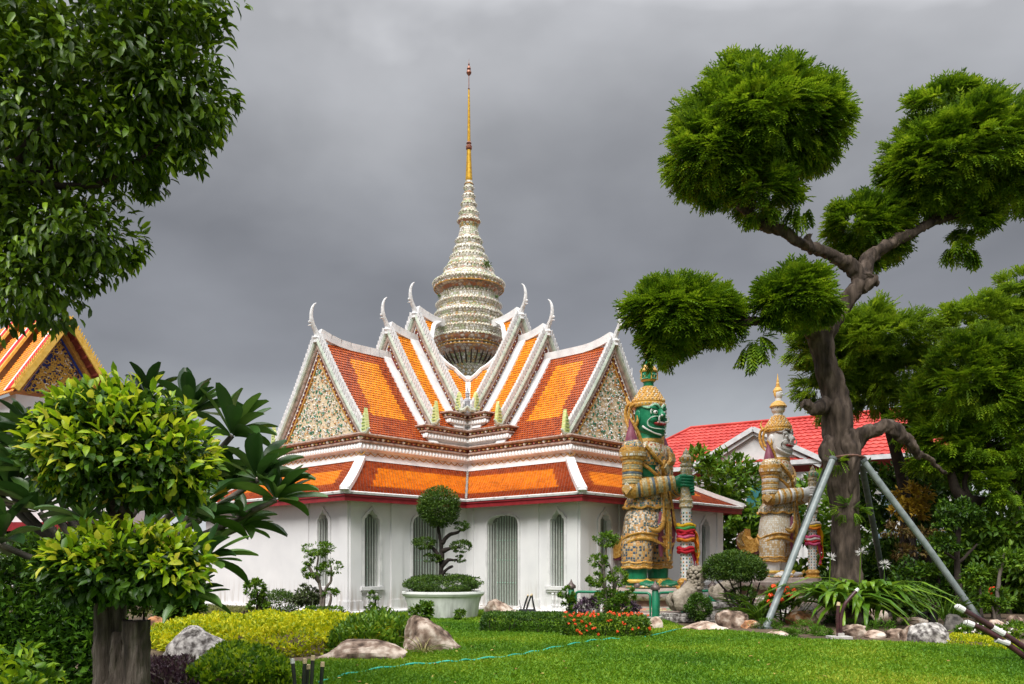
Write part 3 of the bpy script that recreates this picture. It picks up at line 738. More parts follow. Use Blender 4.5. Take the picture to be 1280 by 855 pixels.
    ch.ball(q+Vector((.26,0,.44))*sc_, (.055,.04,.05), 6, 4); ch.tube([q+Vector((.24,0,.40)), q+Vector((.36,0,.36))], [.035,.005], 5)
    ch.ball(q+Vector((0,0,.02)), (.16,.13,.12), 8, 4)
    ch.build('horn_finial', [m_finial], gab)
    if ti == 0:   # flowered mosaic on the pediment
        mo = MB(); rg = random.Random(5)
        for i in range(2300):
            y = rg.uniform(-w, w); z = rg.uniform(ze+.06, za); lim = za-(za-ze)*abs(y)/w-.62
            if z > lim: continue
            x0_ = gx+.04; a = rg.uniform(0, 2*PI); s = rg.uniform(.03,.058); mo.k = 0 if rg.random() < .30 else (1 if rg.random() < .86 else 2)
            if mo.k == 0: s *= 1.1; mo.ball((x0_, y, z), (s*.9, s*.8, s*.8), 5, 3)
            else:
                c_, s_ = math.cos(a), math.sin(a)
                mo.add([(x0_, y-c_*s, z-s_*s), (x0_+.035, y-s_*s*.5, z+c_*s*.5), (x0_+.02, y+c_*s*1.2, z+s_*s*1.2), (x0_+.035, y+s_*s*.5, z-c_*s*.5), (x0_+.07, y, z)], [(0,4,1),(1,4,2),(2,4,3),(3,4,0)])
        mo.build('flower_mosaic', [m_mg, m_mw, m_mo], gab, kind='stuff')
        bx = MB(); bx.box((gx+.08,0,ze+.05), (.1,2*w-.3,.1)); bx.build('base_moulding', [BROWNM], gab)
    made += [roof, gab]
for o in made:
    for k in (1,2,3): copy_tree_part(o, k*PI/2)
# valley caps between the arms
mb = MB()
for k in range(4):
    T = TIERS[2]; pts = []
    for i in range(8):
        q = 1.45+.93*i/7; p = slope_pt(T, q, q/T['w'], -1); pts.append(rotk(p+Vector((0,0,.05)), k))
    for a, b in zip(pts[:-1], pts[1:]): mb.beam(a, b, .28, .10)
    mb.ball(pts[0]+Vector((0,0,.04)), (.2,.2,.14), 8, 4)
mb.build('valley_capping', [WHT], hall)
for k in range(4):      # small silvery deity standing where two valleys meet
    q = rotk((2.50,-2.50,0), k); mb = MB()
    mb.lathe([(.16,0),(.17,.06),(.10,.10),(.13,.18),(.12,.34),(.15,.46),(.13,.54),(.05,.58),(.075,.64),(.07,.72),(.09,.74),(.05,.80),(.02,.90),(.004,1.0)], 10, q+Vector((0,0,ZR+5.0)))
    for sx in (-1, 1):
        w_ = Vector((1,1,0)).normalized() if k % 2 == 0 else Vector((1,-1,0)).normalized()
        mb.tube([q+w_*sx*.13+Vector((0,0,ZR+5.50)), q+w_*sx*.19+Vector((0,0,ZR+5.34)), q+w_*sx*.06+Vector((0,0,ZR+5.28))], [.04,.035,.025], 6)
    mb.build('deity_figure', [mat('silvery_plaster', [(.25,.26,.30),(.5,.5,.54)], .5, 9)], hall)
mb = MB(); mb.box((0,0,ZR+4.6), (4.2,4.2,1.2)); mb.build('attic_block', [WHTD], hall)
# ---- spire
PXM = 32.14/F
def zy(y): return ZR+(HY-y)*PXM
s_white = mosaic('spire_white_porcelain', [(.72,.70,.64),(.6,.57,.44),(.78,.77,.74),(.42,.48,.30),(.66,.60,.50)], (.25,.22,.15), 9., stretch=(1,1,1.3))
s_cream = mosaic('spire_cream_green_porcelain', [(.62,.6,.42),(.36,.44,.22),(.74,.72,.64),(.55,.36,.12),(.70,.68,.62)], (.2,.17,.1), 10.)
s_dark = mosaic('spire_dark_band', [(.20,.10,.06),(.36,.18,.10),(.6,.52,.4),(.16,.14,.08)], (.3,.25,.18), 8.)
s_orange = mosaic('spire_orange_band', [(.42,.15,.06),(.55,.28,.1),(.6,.5,.42)], (.3,.2,.15), 8.)
# (y px, half width px, material) from the bottom cone to the gilded needle
SP = [(486,3,0),(472,9,0),(466,13,1),(458,21,1),(452,27,1),(447,30,1),(441,33,3),(438,37,3),(436.5,39,2),(433,40,2),(431,43,3),(427,45,3),(424,42,0),(420,43,0),(417,44,0),(414,41,2),(411,42,1),(407,43.5,0),(404,41,2),(401,41,1),(397,43,0),(393,42,0),(391,39,2),(388,39,1),(384,41,0),(381,38,2),(378,37,0),(374,37,0),(372,34,2),(368,34,1),(364,37,3),(361,43,2),(357.5,45,0),(354,44,0),(352,38,2),(349,36,1),(346,34,0),(343,31,2),(340,31,0),(336,28,2),(333,27.5,1),(330,26,0),(327,23.5,2),(324,23.5,0),(320,22,0),(318,19,2),(314,19.5,0),(310,18.5,0),(308,16,2),(303,17,0),(299,15.5,0),(297,13.5,2),(292,12.5,0),(286,11,0),(281,12.5,1),(278,14.5,3),(275,14,0),(272,12,2),(268,12.5,0),(264,11,0),(261,9,2),(257,10,0),(253,8.8,1),(250,7.2,2),(246,8,0),(243,6.6,0),(240,5.4,2),(236,6.4,0),(232,5.2,0),(229,5,2),(226.5,4.4,0)]
mb = MB(); nS = 40
mb.lathe([(r*PXM, zy(y)) for y, r, m_ in SP], nS, mfun=lambda i: SP[i+1][2] if i+1 < len(SP) else 0)
for y, r, m_ in SP[8:-1]:
    if m_ == 2: mb.k = 4; mb.tube([Vector(((r*PXM+.015)*math.cos(a), (r*PXM+.015)*math.sin(a), zy(y)-.05)) for a in np.linspace(0, 2*PI, nS+1)], .022 if r > 20 else .014, 5, cap=False)
sp_ = mb.build('spire', [s_white, s_cream, s_dark, s_orange, GOLDP], hall)
# petals and studs round every ledge
pt_, st_ = MB(), MB()
for i in range(4, len(SP)-1):
    y, r, m_ = SP[i]; R_ = r*PXM; z = zy(y)
    local_max = r >= SP[i-1][1] and r >= SP[i+1][1]
    if local_max and r > 6:
        n = max(10, int(2*PI*R_/.13))
        for j in range(n):
            t = 2*PI*j/n; u = Vector((math.cos(t), math.sin(t), 0)); q = Vector((-u.y, u.x, 0)); h = .085 if r > 20 else .06; wd = 2*PI*R_/n*.34
            pt_.add([u*(R_-.01)+q*wd+Vector((0,0,z)), u*(R_+.01)-q*wd+Vector((0,0,z)), u*(R_+.02)-q*wd*.7+Vector((0,0,z+h*.55)), u*(R_+.01)+Vector((0,0,z+h)), u*(R_+.02)+q*wd*.7+Vector((0,0,z+h*.55)), u*(R_+.035)+Vector((0,0,z+h*.35))],
                    [(0,1,5),(1,2,5),(2,3,5),(3,4,5),(4,0,5)])
    if m_ in (2,) and r > 12:
        n = max(10, int(2*PI*R_/.17))
        for j in range(n):
            t = 2*PI*(j+.5)/n; st_.k = (0,2,0,1)[j % 4] if r > 30 else (0,3)[j % 2]; rr = .034 if r > 30 else .026
            st_.ball((math.cos(t)*(R_+.005), math.sin(t)*(R_+.005), z-.01), rr, 5, 3)
nc_ = MB()
for j in range(28):   # niches of the lowest drum: raised slots, near-black colour stands in for recess shade
    t = 2*PI*j/28; u = Vector((math.cos(t), math.sin(t), 0)); R_ = 31*PXM; q = Vector((-u.y,u.x,0)); z = zy(457)
    M_ = [u*(24*PXM+.03)+q*.05*a+Vector((0,0,z)) for a in (-1,1)]
    nc_.add([u*(23*PXM)+q*.03+Vector((0,0,zy(459))), u*(23*PXM)-q*.03+Vector((0,0,zy(459))), u*(33*PXM)-q*.028+Vector((0,0,zy(446))), u*(34*PXM)+Vector((0,0,zy(443))), u*(33*PXM)+q*.028+Vector((0,0,zy(446))), u*(31*PXM)+Vector((0,0,zy(453)))], [(0,1,5),(1,2,5),(2,3,5),(3,4,5),(4,0,5)])
nc_.build('drum_niches', [mat('niche_shade', [(.03,.02,.015),(.08,.05,.035)], .6, 8., island=.4)], sp_, kind='stuff')
pt_.build('porcelain_petals', [mat('petal_porcelain', [(.50,.47,.32),(.70,.68,.56),(.8,.78,.72)], .35, 8., island=.6)], sp_, kind='stuff')
st_.build('glazed_studs', [mat('stud_white', []), mat('stud_yellow', []), mat('stud_pink', []), mat('stud_green', [])], sp_, kind='stuff')
m_gold = mat('gilded_needle', [(.50,.26,.03),(.80,.50,.06)], .3, 14., metal=.55, island=0)
m_bronze = mat('bronze_finial', [(.16,.06,.04),(.34,.14,.09)], .4, 10., metal=.4)
mb = MB(); N2 = [(227,4.2),(224,4.4),(205,3.4),(188,2.7),(186,3.8),(183,3.9),(181,2.4),(179,3.4),(177,2.1),(150,1.75),(126,1.35),(112,1.0)]
mb.lathe([(r*PXM, zy(y)) for y, r in N2], 12, mfun=lambda i: 1 if i in (3,4,5,6,7) else 0)
mb.build('gilded_needle', [m_gold, m_bronze], sp_)
mb = MB(); N3 = [(112,.5),(111,1.4),(110,.5),(95,.45),(93,2.2),(91,3.3),(88.5,2.6),(88,1.5),(86,2.6),(83,1.6),(82,.6),(80,1.2),(79,.3),(73,.05)]
mb.lathe([(r*PXM, zy(y)) for y, r in N3], 10); mb.build('crown_finial', [m_bronze], sp_)
# small plants that took root on the ledges
for (px, py, s) in ((609,331,.22),(621,371,.10),(547,408,.16),(597,388,.1),(549,370,.1)):
    c = P(px, py, 31.2); c = hall.matrix_basis.inverted() @ c if False else c
    n = 60; loc = np.array([[c.x-BC.x, c.y-BC.y, c.z]]); ca, sa = math.cos(-BROT), math.sin(-BROT)
    loc = np.array([[loc[0,0]*ca-loc[0,1]*sa, loc[0,0]*sa+loc[0,1]*ca, c.z]])
    C_ = loc+nr.normal(size=(n,3))*s*.25; D_ = unit(nr.normal(size=(n,3))+np.array([0,0,.8])); leaves('ledge_weed', C_, D_, unit(nr.normal(size=(n,3))), s*.7*np.ones(n), s*.16*np.ones(n), T_RH, mat('ledge_weed_green', [(.06,.12,.02),(.16,.24,.05)], .6, 6, island=.6), sp_)
# ================================================================== guardian giants
def ring_limb(mb, p, q, r0, r1, n, cols, sides=16, bulge=.0):
    """a sleeve of many raised rings between p and q; the colour changes from ring to ring"""
    p, q = Vector(p), Vector(q); pts, rs, ms = [], [], []
    for i in range(n):
        t0 = i/n; c = cols[i % len(cols)]
        for e, k in ((.02,.0),(.2,1),(.8,1),(.98,0)):
            t = t0+e/n; pts.append(p.lerp(q, t)); rs.append((r0+(r1-r0)*t+bulge*math.sin(PI*t))*(1+(.055 if i % 3 == 0 else .03)*k)); ms.append(c)
    mb.tube(pts, rs, sides, mfun=lambda i: ms[min(i+1, len(ms)-1)])
def loft(mb, secs, n=28, mi=None, mfun=None, fn=None):
    """secs: (z, rx, ry, cx, cy)"""
    o = len(mb.v); k = len(secs)
    for i, (z, rx, ry, cx, cy) in enumerate(secs):
        for j in range(n):
            t = 2*PI*j/n; f = fn(t, i, k) if fn else (1, 0)
            mb.v.append((cx+rx*math.cos(t)*f[0], cy+ry*math.sin(t)*f[0], z+f[1]))
    for i in range(k-1):
        for j in range(n):
            j2 = (j+1) % n; mb.f.append((o+i*n+j, o+i*n+j2, o+(i+1)*n+j2, o+(i+1)*n+j)); mb.m.append(mfun(i) if mfun else (mi or 0))
    mb.f.append(tuple(o+j for j in range(n-1,-1,-1))); mb.m.append(mi or 0)
    mb.f.append(tuple(o+(k-1)*n+j for j in range(n))); mb.m.append(mi or 0)
def smooth_all(o, ang=.7):
    o.data.polygons.foreach_set('use_smooth', [True]*len(o.data.polygons))
    try: o.data.set_sharp_from_angle(angle=ang)
    except Exception: pass
    return o
def giant(name, label, loc, rot, sc, pal, crown):
    g = thing(name, label, 'statue', loc, rot); g.scale = (sc,)*3
    skin, chip_a, chip_b, gold, line, white, maroon, hem = pal[:8]
    # body: one continuous surface of legs and hips, bare upper body and neck
    mb = MB()
    for sx in (-1, 1):
        mb.tube([(sx*.60,.02,0),(sx*.60,.02,.25),(sx*.59,.02,.8),(sx*.52,.0,1.3),(sx*.36,0,2.2)], [.30,.29,.33,.36,.36], 16)
        mb.tube([(sx*.60,.12,.11),(sx*.60,-.25,.12),(sx*.60,-.52,.10),(sx*.60,-.72,.16)], [.22,.24,.20,.05], 12, ell=[(1,1),(1.2,.7),(1.1,.55),(1,.6)])
    loft(mb, [(2.0,.55,.42,0,0),(2.6,.50,.40,0,0),(3.1,.52,.42,0,0),(3.7,.70,.46,0,0),(4.0,.66,.42,0,0),(4.2,.40,.36,0,-.02),(4.35,.34,.36,0,-.04),(4.6,.33,.36,0,-.06)])
    # head with heavy jaw, brow ridge, cheeks
    def hf(t, i, k):
        a = (t+PI/2+PI) % (2*PI)-PI      # 0 at the face (-Y)
        return (1+.05*math.exp(-(abs(a)-.55)**2*12)*(1 if 1 < i < 6 else 0), 0)
    loft(mb, [(4.32,.20,.20,0,-.20),(4.40,.33,.34,0,-.18),(4.55,.42,.43,0,-.12),(4.75,.45,.47,0,-.07),(4.95,.45,.48,0,-.06),(5.12,.44,.47,0,-.06),(5.25,.43,.46,0,-.04),(5.40,.38,.42,0,-.02)], fn=hf)
    for sx in (-1, 1):
        mb.ball((sx*.20,-.46,4.80), (.16,.12,.13), 10, 6)           # cheeks
        mb.ball((sx*.19,-.46,5.13), (.17,.10,.07), 10, 5)           # brows
        mb.ball((sx*.46,.0,4.92), (.05,.13,.20), 8, 6)              # ears
    mb.ball((0,-.60,4.92), (.13,.15,.11), 10, 6); mb.tube([(0,-.52,5.10),(0,-.60,4.95)], [.07,.10], 8)
    mb.ball((0,-.46,4.52), (.24,.14,.10), 10, 6)
    b = smooth_all(mb.build('body', [skin], g))
    # face relief
    fr = MB()
    for sx in (-1, 1):
        e = Vector((sx*.185,-.515,5.0)); fr.k = 0; fr.ball(e, (.085,.07,.06), 10, 6)
        fr.k = 2; fr.ball(e+Vector((sx*.01,-.052,.0)), (.032,.025,.032), 8, 4)
        for rr, kk, dz in ((.115,1,0),(.145,0,.012)):
            fr.tube([e+Vector((rr*1.15*math.cos(a), .01+.035*abs(math.cos(a)), dz+rr*.75*math.sin(a))) for a in np.linspace(-.5, PI+.5, 12)], .016, 5, mi=kk)
        pts = [Vector((sx*x, y, z)) for x, y, z in ((.03,-.58,5.11),(.12,-.56,5.20),(.24,-.51,5.21),(.34,-.42,5.13),(.42,-.28,5.16),(.46,-.14,5.24))]
        fr.tube(catmull(pts, 3), .034, 6, mi=1); fr.tube(catmull([p+Vector((0,.012,.045)) for p in pts], 3), .018, 5, mi=0)
        pts = [Vector((sx*x, y, z)) for x, y, z in ((.10,-.62,4.86),(.20,-.57,4.88),(.31,-.49,4.84),(.38,-.40,4.74),(.36,-.41,4.62),(.26,-.50,4.55),(.12,-.58,4.53),(0,-.61,4.53))]
        fr.tube(catmull(pts, 3), .019, 6, mi=1); fr.tube(catmull([p+Vector((sx*.025,0,0))*1.5 for p in pts[1:]], 3), .012, 5, mi=0)
        fr.tube(catmull([Vector((sx*x, y, z)) for x, y, z in ((.46,-.22,4.62),(.40,-.36,4.50),(.28,-.44,4.40),(.10,-.50,4.37))], 3), .03, 5, mi=0)
        fr.k = 0; fr.tube(catmull([(sx*.12,-.64,4.72),(sx*.19,-.69,4.74),(sx*.21,-.71,4.82),(sx*.17,-.71,4.90)], 3), [.03]*5+[.025]*3+[.012,.004], 6)
        fr.k = 0; fr.ball((sx*.08,-.70,4.90), (.045,.04,.035), 6, 4)
    fr.k = 3; fr.ball((0,-.535,4.68), (.27,.10,.055), 12, 6)
    fr.k = 0
    for i in range(7): fr.ball((-.15+.05*i, -.625+.01*abs(i-3), 4.715), (.02,.02,.03), 5, 3)
    fr.k = 3; fr.ball((0,-.63,4.66), (.12,.05,.025), 8, 4)
    smooth_all(fr.build('face_relief', [white, line, mat('black_glaze', [(.01,.01,.01),(.03,.02,.02)], .2, 3), mat('tongue_red', [(.30,.02,.03),(.45,.05,.05)], .35, 3)], g))
    # armour of the upper body
    mb = MB(); loft(mb, [(2.95,.55,.45,0,0),(3.1,.57,.46,0,0),(3.16,.60,.49,0,0)], mi=1)
    mb.k = 0
    loft(mb, [(3.50,.64,.47,0,-.01),(3.62,.71,.50,0,-.01),(3.85,.73,.49,0,0),(4.02,.68,.46,0,0),(4.14,.52,.42,0,0),(4.20,.40,.38,0,-.02)], mfun=lambda i: 3 if i > 1 else 0)
    loft(mb, [(4.14,.42,.40,0,-.02),(4.2,.44,.42,0,-.02),(4.28,.40,.40,0,-.03)], mi=1)
    for sx in (-1, 1):      # bands crossing the chest
        mb.tube(catmull([(sx*.62,-.30,4.02),(sx*.42,-.49,3.72),(sx*.12,-.53,3.52),(0,-.53,3.46)], 4), .055, 6, mi=1)
        mb.tube(catmull([(sx*.72,-.10,3.60),(sx*.58,-.36,3.40),(sx*.30,-.48,3.20),(0,-.50,3.12)], 4), .05, 6, mi=1)
        mb.tube(catmull([(sx*.60,.30,4.02),(sx*.42,.44,3.72),(sx*.12,.47,3.5),(0,.47,3.46)], 4), .055, 6, mi=1)
        mb.prism([(0,0),(sx*.16,.24),(sx*.05,.42),(sx*-.06,.40)], ((1,0,0),(0,.1,1)), .1, (sx*.18,-.50,3.12), mi=0)
    mb.prism([(-.20,0),(0,-.24),(.20,0),(0,.24)], ((1,0,0),(0,0,1)), .12, (0,-.53,3.42), mi=1)
    mb.prism([(-.12,0),(0,-.14),(.12,0),(0,.14)], ((1,0,0),(0,0,1)), .06, (0,-.61,3.42), mi=2)
    smooth_all(mb.build('breastplate', [chip_a, gold, chip_b, mosaic('collar_flowers', [(.72,.68,.6),(.66,.6,.5),(.45,.1,.05),(.74,.7,.64),(.1,.25,.12)], (.6,.42,.2), 15.)], g), .5)
    # arms
    for sx in (-1, 1):
        mb = MB(); sh = Vector((sx*.84,0,3.93)); el_ = Vector((sx*.90,-.02,2.80)); wr = Vector((sx*.20,-.98,2.98 if sx < 0 else 2.86))
        ring_limb(mb, sh, el_+Vector((0,0,.12)), .29, .27, 15, (0,2,1,0,3,1))
        mb.ball(sh, (.33,.33,.30), 16, 8, mi=4)
        mb.ball(el_, (.29,.29,.27), 14, 8, mi=0)
        ring_limb(mb, el_, wr, .26, .19, 17, (0,1,3,0,2,1), bulge=.02)
        mb.tube([sh+Vector((0,0,.02)), sh+Vector((0,0,-.14)), sh+Vector((0,0,-.30)), sh+Vector((0,0,-.34))], [.36,.38,.345,.30], 18, mi=0)
        mb.tube([sh+Vector((0,0,-.10)), sh+Vector((0,0,-.22))], [.39,.38], 18, mi=5)
        mb.k = 5
        mb.prism([(-.16,0),(.0,-.17),(.16,0),(0,.17)], (((0,1,0)),(0,0,1)), .1, el_+Vector((sx*.25,.0,.0)))
        smooth_all(mb.build('sleeve', [gold, chip_b, white if crown else chip_b, mat('dull_blue_glaze', [(.05,.08,.11),(.16,.2,.22)], .4, 9) if not crown else mat('cream_ring', [(.5,.42,.26),(.64,.56,.4)], .4, 9), chip_a, mosaic('cream_flower_band', [(.68,.62,.5),(.55,.35,.15),(.72,.7,.62),(.6,.5,.35)], (.5,.3,.08), 11.)], g), .6)
        ep = MB()
        ep.tube(catmull([sh+Vector((sx*.02,.02,.18)), sh+Vector((sx*.02,.04,.42)), sh+Vector((sx*-.02,.07,.66)), sh+Vector((sx*.0,.12,.88))], 3), [.22,.19,.165,.14,.115,.09,.065,.045,.02,.005][:10], 10, mi=0)
        ep.tube(catmull([sh+Vector((-sx*.26,-.14,.14)), sh+Vector((-sx*.18,-.10,.42)), sh+Vector((-sx*.06,.0,.70)), sh+Vector((0,.10,.92))], 3), [.05]*7+[.04,.03,.01], 6, mi=1)
        smooth_all(ep.build('shoulder_flame', [maroon, gold], g), .6)
        # hand closed round the club
        hb = MB(); cx, cy, cz = 0, -1.22, (3.02 if sx < 0 else 2.80)
        palm = Vector((sx*.15,-1.14,cz)); hb.tube([wr, wr.lerp(palm,.5), palm, palm+Vector((-sx*.03,-.10,0))], [.155,.16,.16,.10], 12, ell=[(1,1),(.9,1.05),(.8,1.2),(.7,1.1)])
        for f in range(4):
            zf = cz+.13-.082*f; r_ = .205; L_ = (2.35,2.55,2.45,2.15)[f]
            a0 = math.atan2(palm.y-.02-cy, palm.x-cx)
            pts = [Vector((cx+r_*math.cos(a0-sx*-1*a*-1), cy+r_*math.sin(a0-sx*-1*a*-1), zf-.02*a)) for a in np.linspace(0, L_, 9)]
            hb.tube(pts, [.048,.048,.046,.049,.045,.043,.046,.040,.026], 7)
        pts = [Vector((cx+.20*math.cos(a0+sx*-1*a), cy+.2*math.sin(a0+sx*-1*a), cz+.10+.06*a)) for a in np.linspace(-.2, .9, 6)]
        hb.tube([palm+Vector((0,.02,.06))]+pts, [.06,.058,.055,.055,.052,.045,.03], 7)
        smooth_all(hb.build('hand', [skin], g), 1.2)
    # skirt: flared cloth to the thighs with a pointed golden hem
    def dip(t, i, k):
        w = i/(k-1); a = t; front = math.sin(a)   # hem drops at the sides, lifts in points over each thigh
        return (1+.02*math.cos(14*t)*(1-w), (1-w)**1.5*(.30*abs(math.sin(1.5*(t+PI/2)))-.08))
    sk = MB(); loft(sk, [(1.18,.93,.62,0,0),(1.30,.95,.64,0,0),(1.44,.94,.64,0,0),(1.7,.92,.62,0,0),(2.05,.84,.58,0,0),(2.35,.72,.52,0,0),(2.62,.60,.47,0,0)], 44, mfun=lambda i: 1 if i < 2 else 0, fn=dip)
    sk.tube([Vector((.97*math.cos(t), .66*math.sin(t), 1.20+.30*abs(math.sin(1.5*(t+PI/2)))-.08)) for t in np.linspace(0, 2*PI, 45)], .045, 6, mi=2, cap=False)
    sk.tube([Vector((.96*math.cos(t), .65*math.sin(t), 1.43+.20*abs(math.sin(1.5*(t+PI/2)))-.06)) for t in np.linspace(0, 2*PI, 45)], .03, 6, mi=2, cap=False)
    smooth_all(sk.build('skirt', [pal[8], hem, gold], g), .6)
    bl = MB(); loft(bl, [(2.42,.68,.54,0,0),(2.50,.72,.58,0,0),(2.66,.66,.53,0,0),(2.72,.62,.50,0,0),(2.90,.57,.47,0,0),(3.0,.58,.48,0,0)], 30, mfun=lambda i: (1,0,1,2,1)[i])
    def frill(t, i, k): return (1+.05*math.cos(10*t)*(1-i/(k-1)), -.07*(1-i/(k-1))*abs(math.sin(5*t)))
    loft(bl, [(2.36,.80,.64,0,0),(2.50,.76,.61,0,0),(2.62,.66,.53,0,0)], 40, mi=2, fn=frill)
    bl.tube([Vector((.82*math.cos(t)*(1+.04*math.cos(10*t)), .66*math.sin(t)*(1+.04*math.cos(10*t)), 2.34-.07*abs(math.sin(5*t)))) for t in np.linspace(0, 2*PI, 50)], .035, 5, mi=1, cap=False)
    smooth_all(bl.build('belt', [mosaic('belt_flowers', [(.6,.5,.3),(.12,.22,.28),(.66,.6,.5)], (.4,.22,.05), 12.), gold, chip_a], g), .5)
    # puffed breeches with golden cuffs
    for sx in (-1, 1):
        br = MB(); c = sx*.58
        def cuff(t, i, k): return (1, (-.05*abs(math.sin(3*t)) if i < 2 else 0))
        loft(br, [(.60,.40,.40,c,.02),(.72,.43,.43,c,.02),(.80,.43,.43,c,.02),(1.0,.45,.45,c*.98,.02),(1.25,.46,.47,c*.95,.02),(1.5,.42,.44,c*.88,.02)], 24, mfun=lambda i: 0 if i < 1 else 1, fn=cuff)
        for z in (.62,.76): br.tube([Vector((c+.42*math.cos(t), .02+.42*math.sin(t), z-.04*abs(math.sin(3*t)))) for t in np.linspace(0, 2*PI, 30)], .035, 5, mi=2, cap=False)
        smooth_all(br.build('breeches', [hem, mosaic('blue_orange_breeches' if not crown else 'cream_breeches', [(.05,.10,.16),(.60,.30,.10),(.04,.08,.12),(.5,.42,.3)] if not crown else [(.7,.66,.56),(.5,.36,.2),(.66,.62,.54)], (.55,.32,.10), 13.), gold], g), .6)
        an = MB()
        an.tube([Vector((sx*.60+.335*math.cos(t), .02+.335*math.sin(t), .215)) for t in np.linspace(0, 2*PI, 28)], .055, 8, cap=False)
        an.tube(catmull([(sx*.60,-.78,.26),(sx*.60,-.62,.12),(sx*.60,-.34,.24),(sx*.60,-.30,.27)], 3), .05, 6)
        for s2 in (-1, 1): an.tube(catmull([(sx*.60,-.70,.06),(sx*.60+s2*.22,-.40,.06),(sx*.60+s2*.29,-.05,.06),(sx*.60+s2*.22,.22,.06)], 3), .035, 6, mi=1)
        smooth_all(an.build('shoe_trim', [mat('yellow_glazed_rope', [(.55,.32,.04),(.75,.5,.1)], .35, 9), mosaic('shoe_beads', [(.7,.62,.45),(.1,.25,.15),(.6,.3,.08)], (.55,.33,.08), 16.)], g))
    # hanging sashes at the front, curved side tails
    sa = MB()
    for i in range(8):
        z0, z1 = 2.95-.27*i, 2.95-.27*(i+1); w0 = .15+.03*math.sin(i*.8); w1 = .15+.03*math.sin((i+1)*.8)
        if i == 7: w1 = .02
        y0 = -.50-.20*min(1, i/4); y1 = -.50-.20*min(1, (i+1)/4)
        for a, b_, k in ((1.,.0,1),(.66,-.03,0)):
            sa.add([(-w0*a,y0+b_,z0),(w0*a,y0+b_,z0),(w1*a,y1+b_,z1),(-w1*a,y1+b_,z1),(-w0*a,y0+b_+.06,z0),(w0*a,y0+b_+.06,z0),(w1*a,y1+b_+.06,z1),(-w1*a,y1+b_+.06,z1)], [(0,3,2,1),(4,5,6,7),(0,4,7,3),(1,2,6,5),(0,1,5,4),(3,7,6,2)], k)
    sa.build('front_sash', [mosaic('sash_mosaic', [(.6,.38,.08),(.5,.28,.06),(.16,.25,.2),(.66,.5,.25)], (.5,.3,.06), 14.), gold], g)
    for sx in (-1, 1):
        t_ = MB(); t_.tube(catmull([(sx*.16,-.60,2.85),(sx*.26,-.66,2.3),(sx*.32,-.70,1.85),(sx*.62,-.66,1.62),(sx*.86,-.52,1.72)], 4), [.05,.05,.05,.055,.055,.06,.065,.07,.075,.08,.08,.08,.07,.06,.05,.03,.01], 8, mi=0, ell=[(1,.45)]*17)
        t_.tube(catmull([(sx*.20,-.56,2.85),(sx*.30,-.62,2.3),(sx*.36,-.66,1.92),(sx*.62,-.62,1.72),(sx*.84,-.50,1.80)], 4), [.035]*15+[.02,.01], 6, mi=1)
        smooth_all(t_.build('sash_tail', [gold, chip_a], g))
        dr = MB(); dr.prism([(0,0),(.16,-.1),(.26,-.55),(.20,-1.0),(.05,-1.35),(-.02,-1.0),(.03,-.5)], ((sx*1,-.1,0),(0,-.02,1)), .08, (sx*.20,-.60,2.25)); dr.build('maroon_drape', [maroon], g)
    ct = MB()      # coat tail swept up behind
    def tail(dx, s):
        return [(0,.1),(.25,-.1),(.55,-.2),(.85,-.12),(1.02,.12),(1.04,.42),(.94,.62),(.98,.36),(.88,.18),(.72,.12),(.86,.38),(.80,.62),(.72,.78),(.70,.5),(.55,.35),(.30,.42),(.05,.75)]
    ct.prism([(a, b) for a, b in tail(0,1)], ((0,1,0),(0,0,1)), .5, (0,.40,1.0), mi=1)
    ct.prism([(a*.93+.02, b*.93+.02) for a, b in tail(0,1)], ((0,1,0),(0,0,1)), .56, (0,.40,1.02), mi=0)
    ct.prism([(a*.9+.06, b*.9) for a, b in tail(0,1)[4:13]], ((0,1,0),(0,0,1)), .62, (0,.40,1.03), mi=2)
    ct.build('coat_tail', [gold, maroon, chip_a], g)
    # crown
    cr = MB(); prof_ = [(.52,5.20),(.54,5.24),(.54,5.30),(.51,5.32),(.53,5.36),(.47,5.44),(.40,5.54),(.32,5.65),(.24,5.76),(.17,5.82)]
    cr.lathe(prof_, 30, (0,-.02,0), mfun=lambda i: 1 if i < 4 else 0)
    for i, (r, z) in enumerate([(.49,5.40),(.44,5.47),(.39,5.54),(.34,5.61),(.29,5.68),(.23,5.75)]):
        n = int(2*PI*r/.11)
        for j in range(n):
            t = 2*PI*(j+(i % 2)/2)/n; cr.ball((r*math.cos(t), -.02+r*math.sin(t), z), (.045,.045,.05), 6, 4, mi=1 if (i+j) % 2 else 2)
    for j in range(30): t = 2*PI*j/30; cr.ball((.54*math.cos(t), -.02+.54*math.sin(t), 5.27), .03, 5, 3, mi=2)
    smooth_all(cr.build('crown', [gold, mat('crown_ochre', [(.58,.30,.06),(.74,.46,.12)], .4, 9), mosaic('crown_cream', [(.7,.62,.45),(.66,.4,.2),(.72,.68,.6)], (.5,.3,.1), 10.)], g), .5)
    tw = MB(); s_ = 0
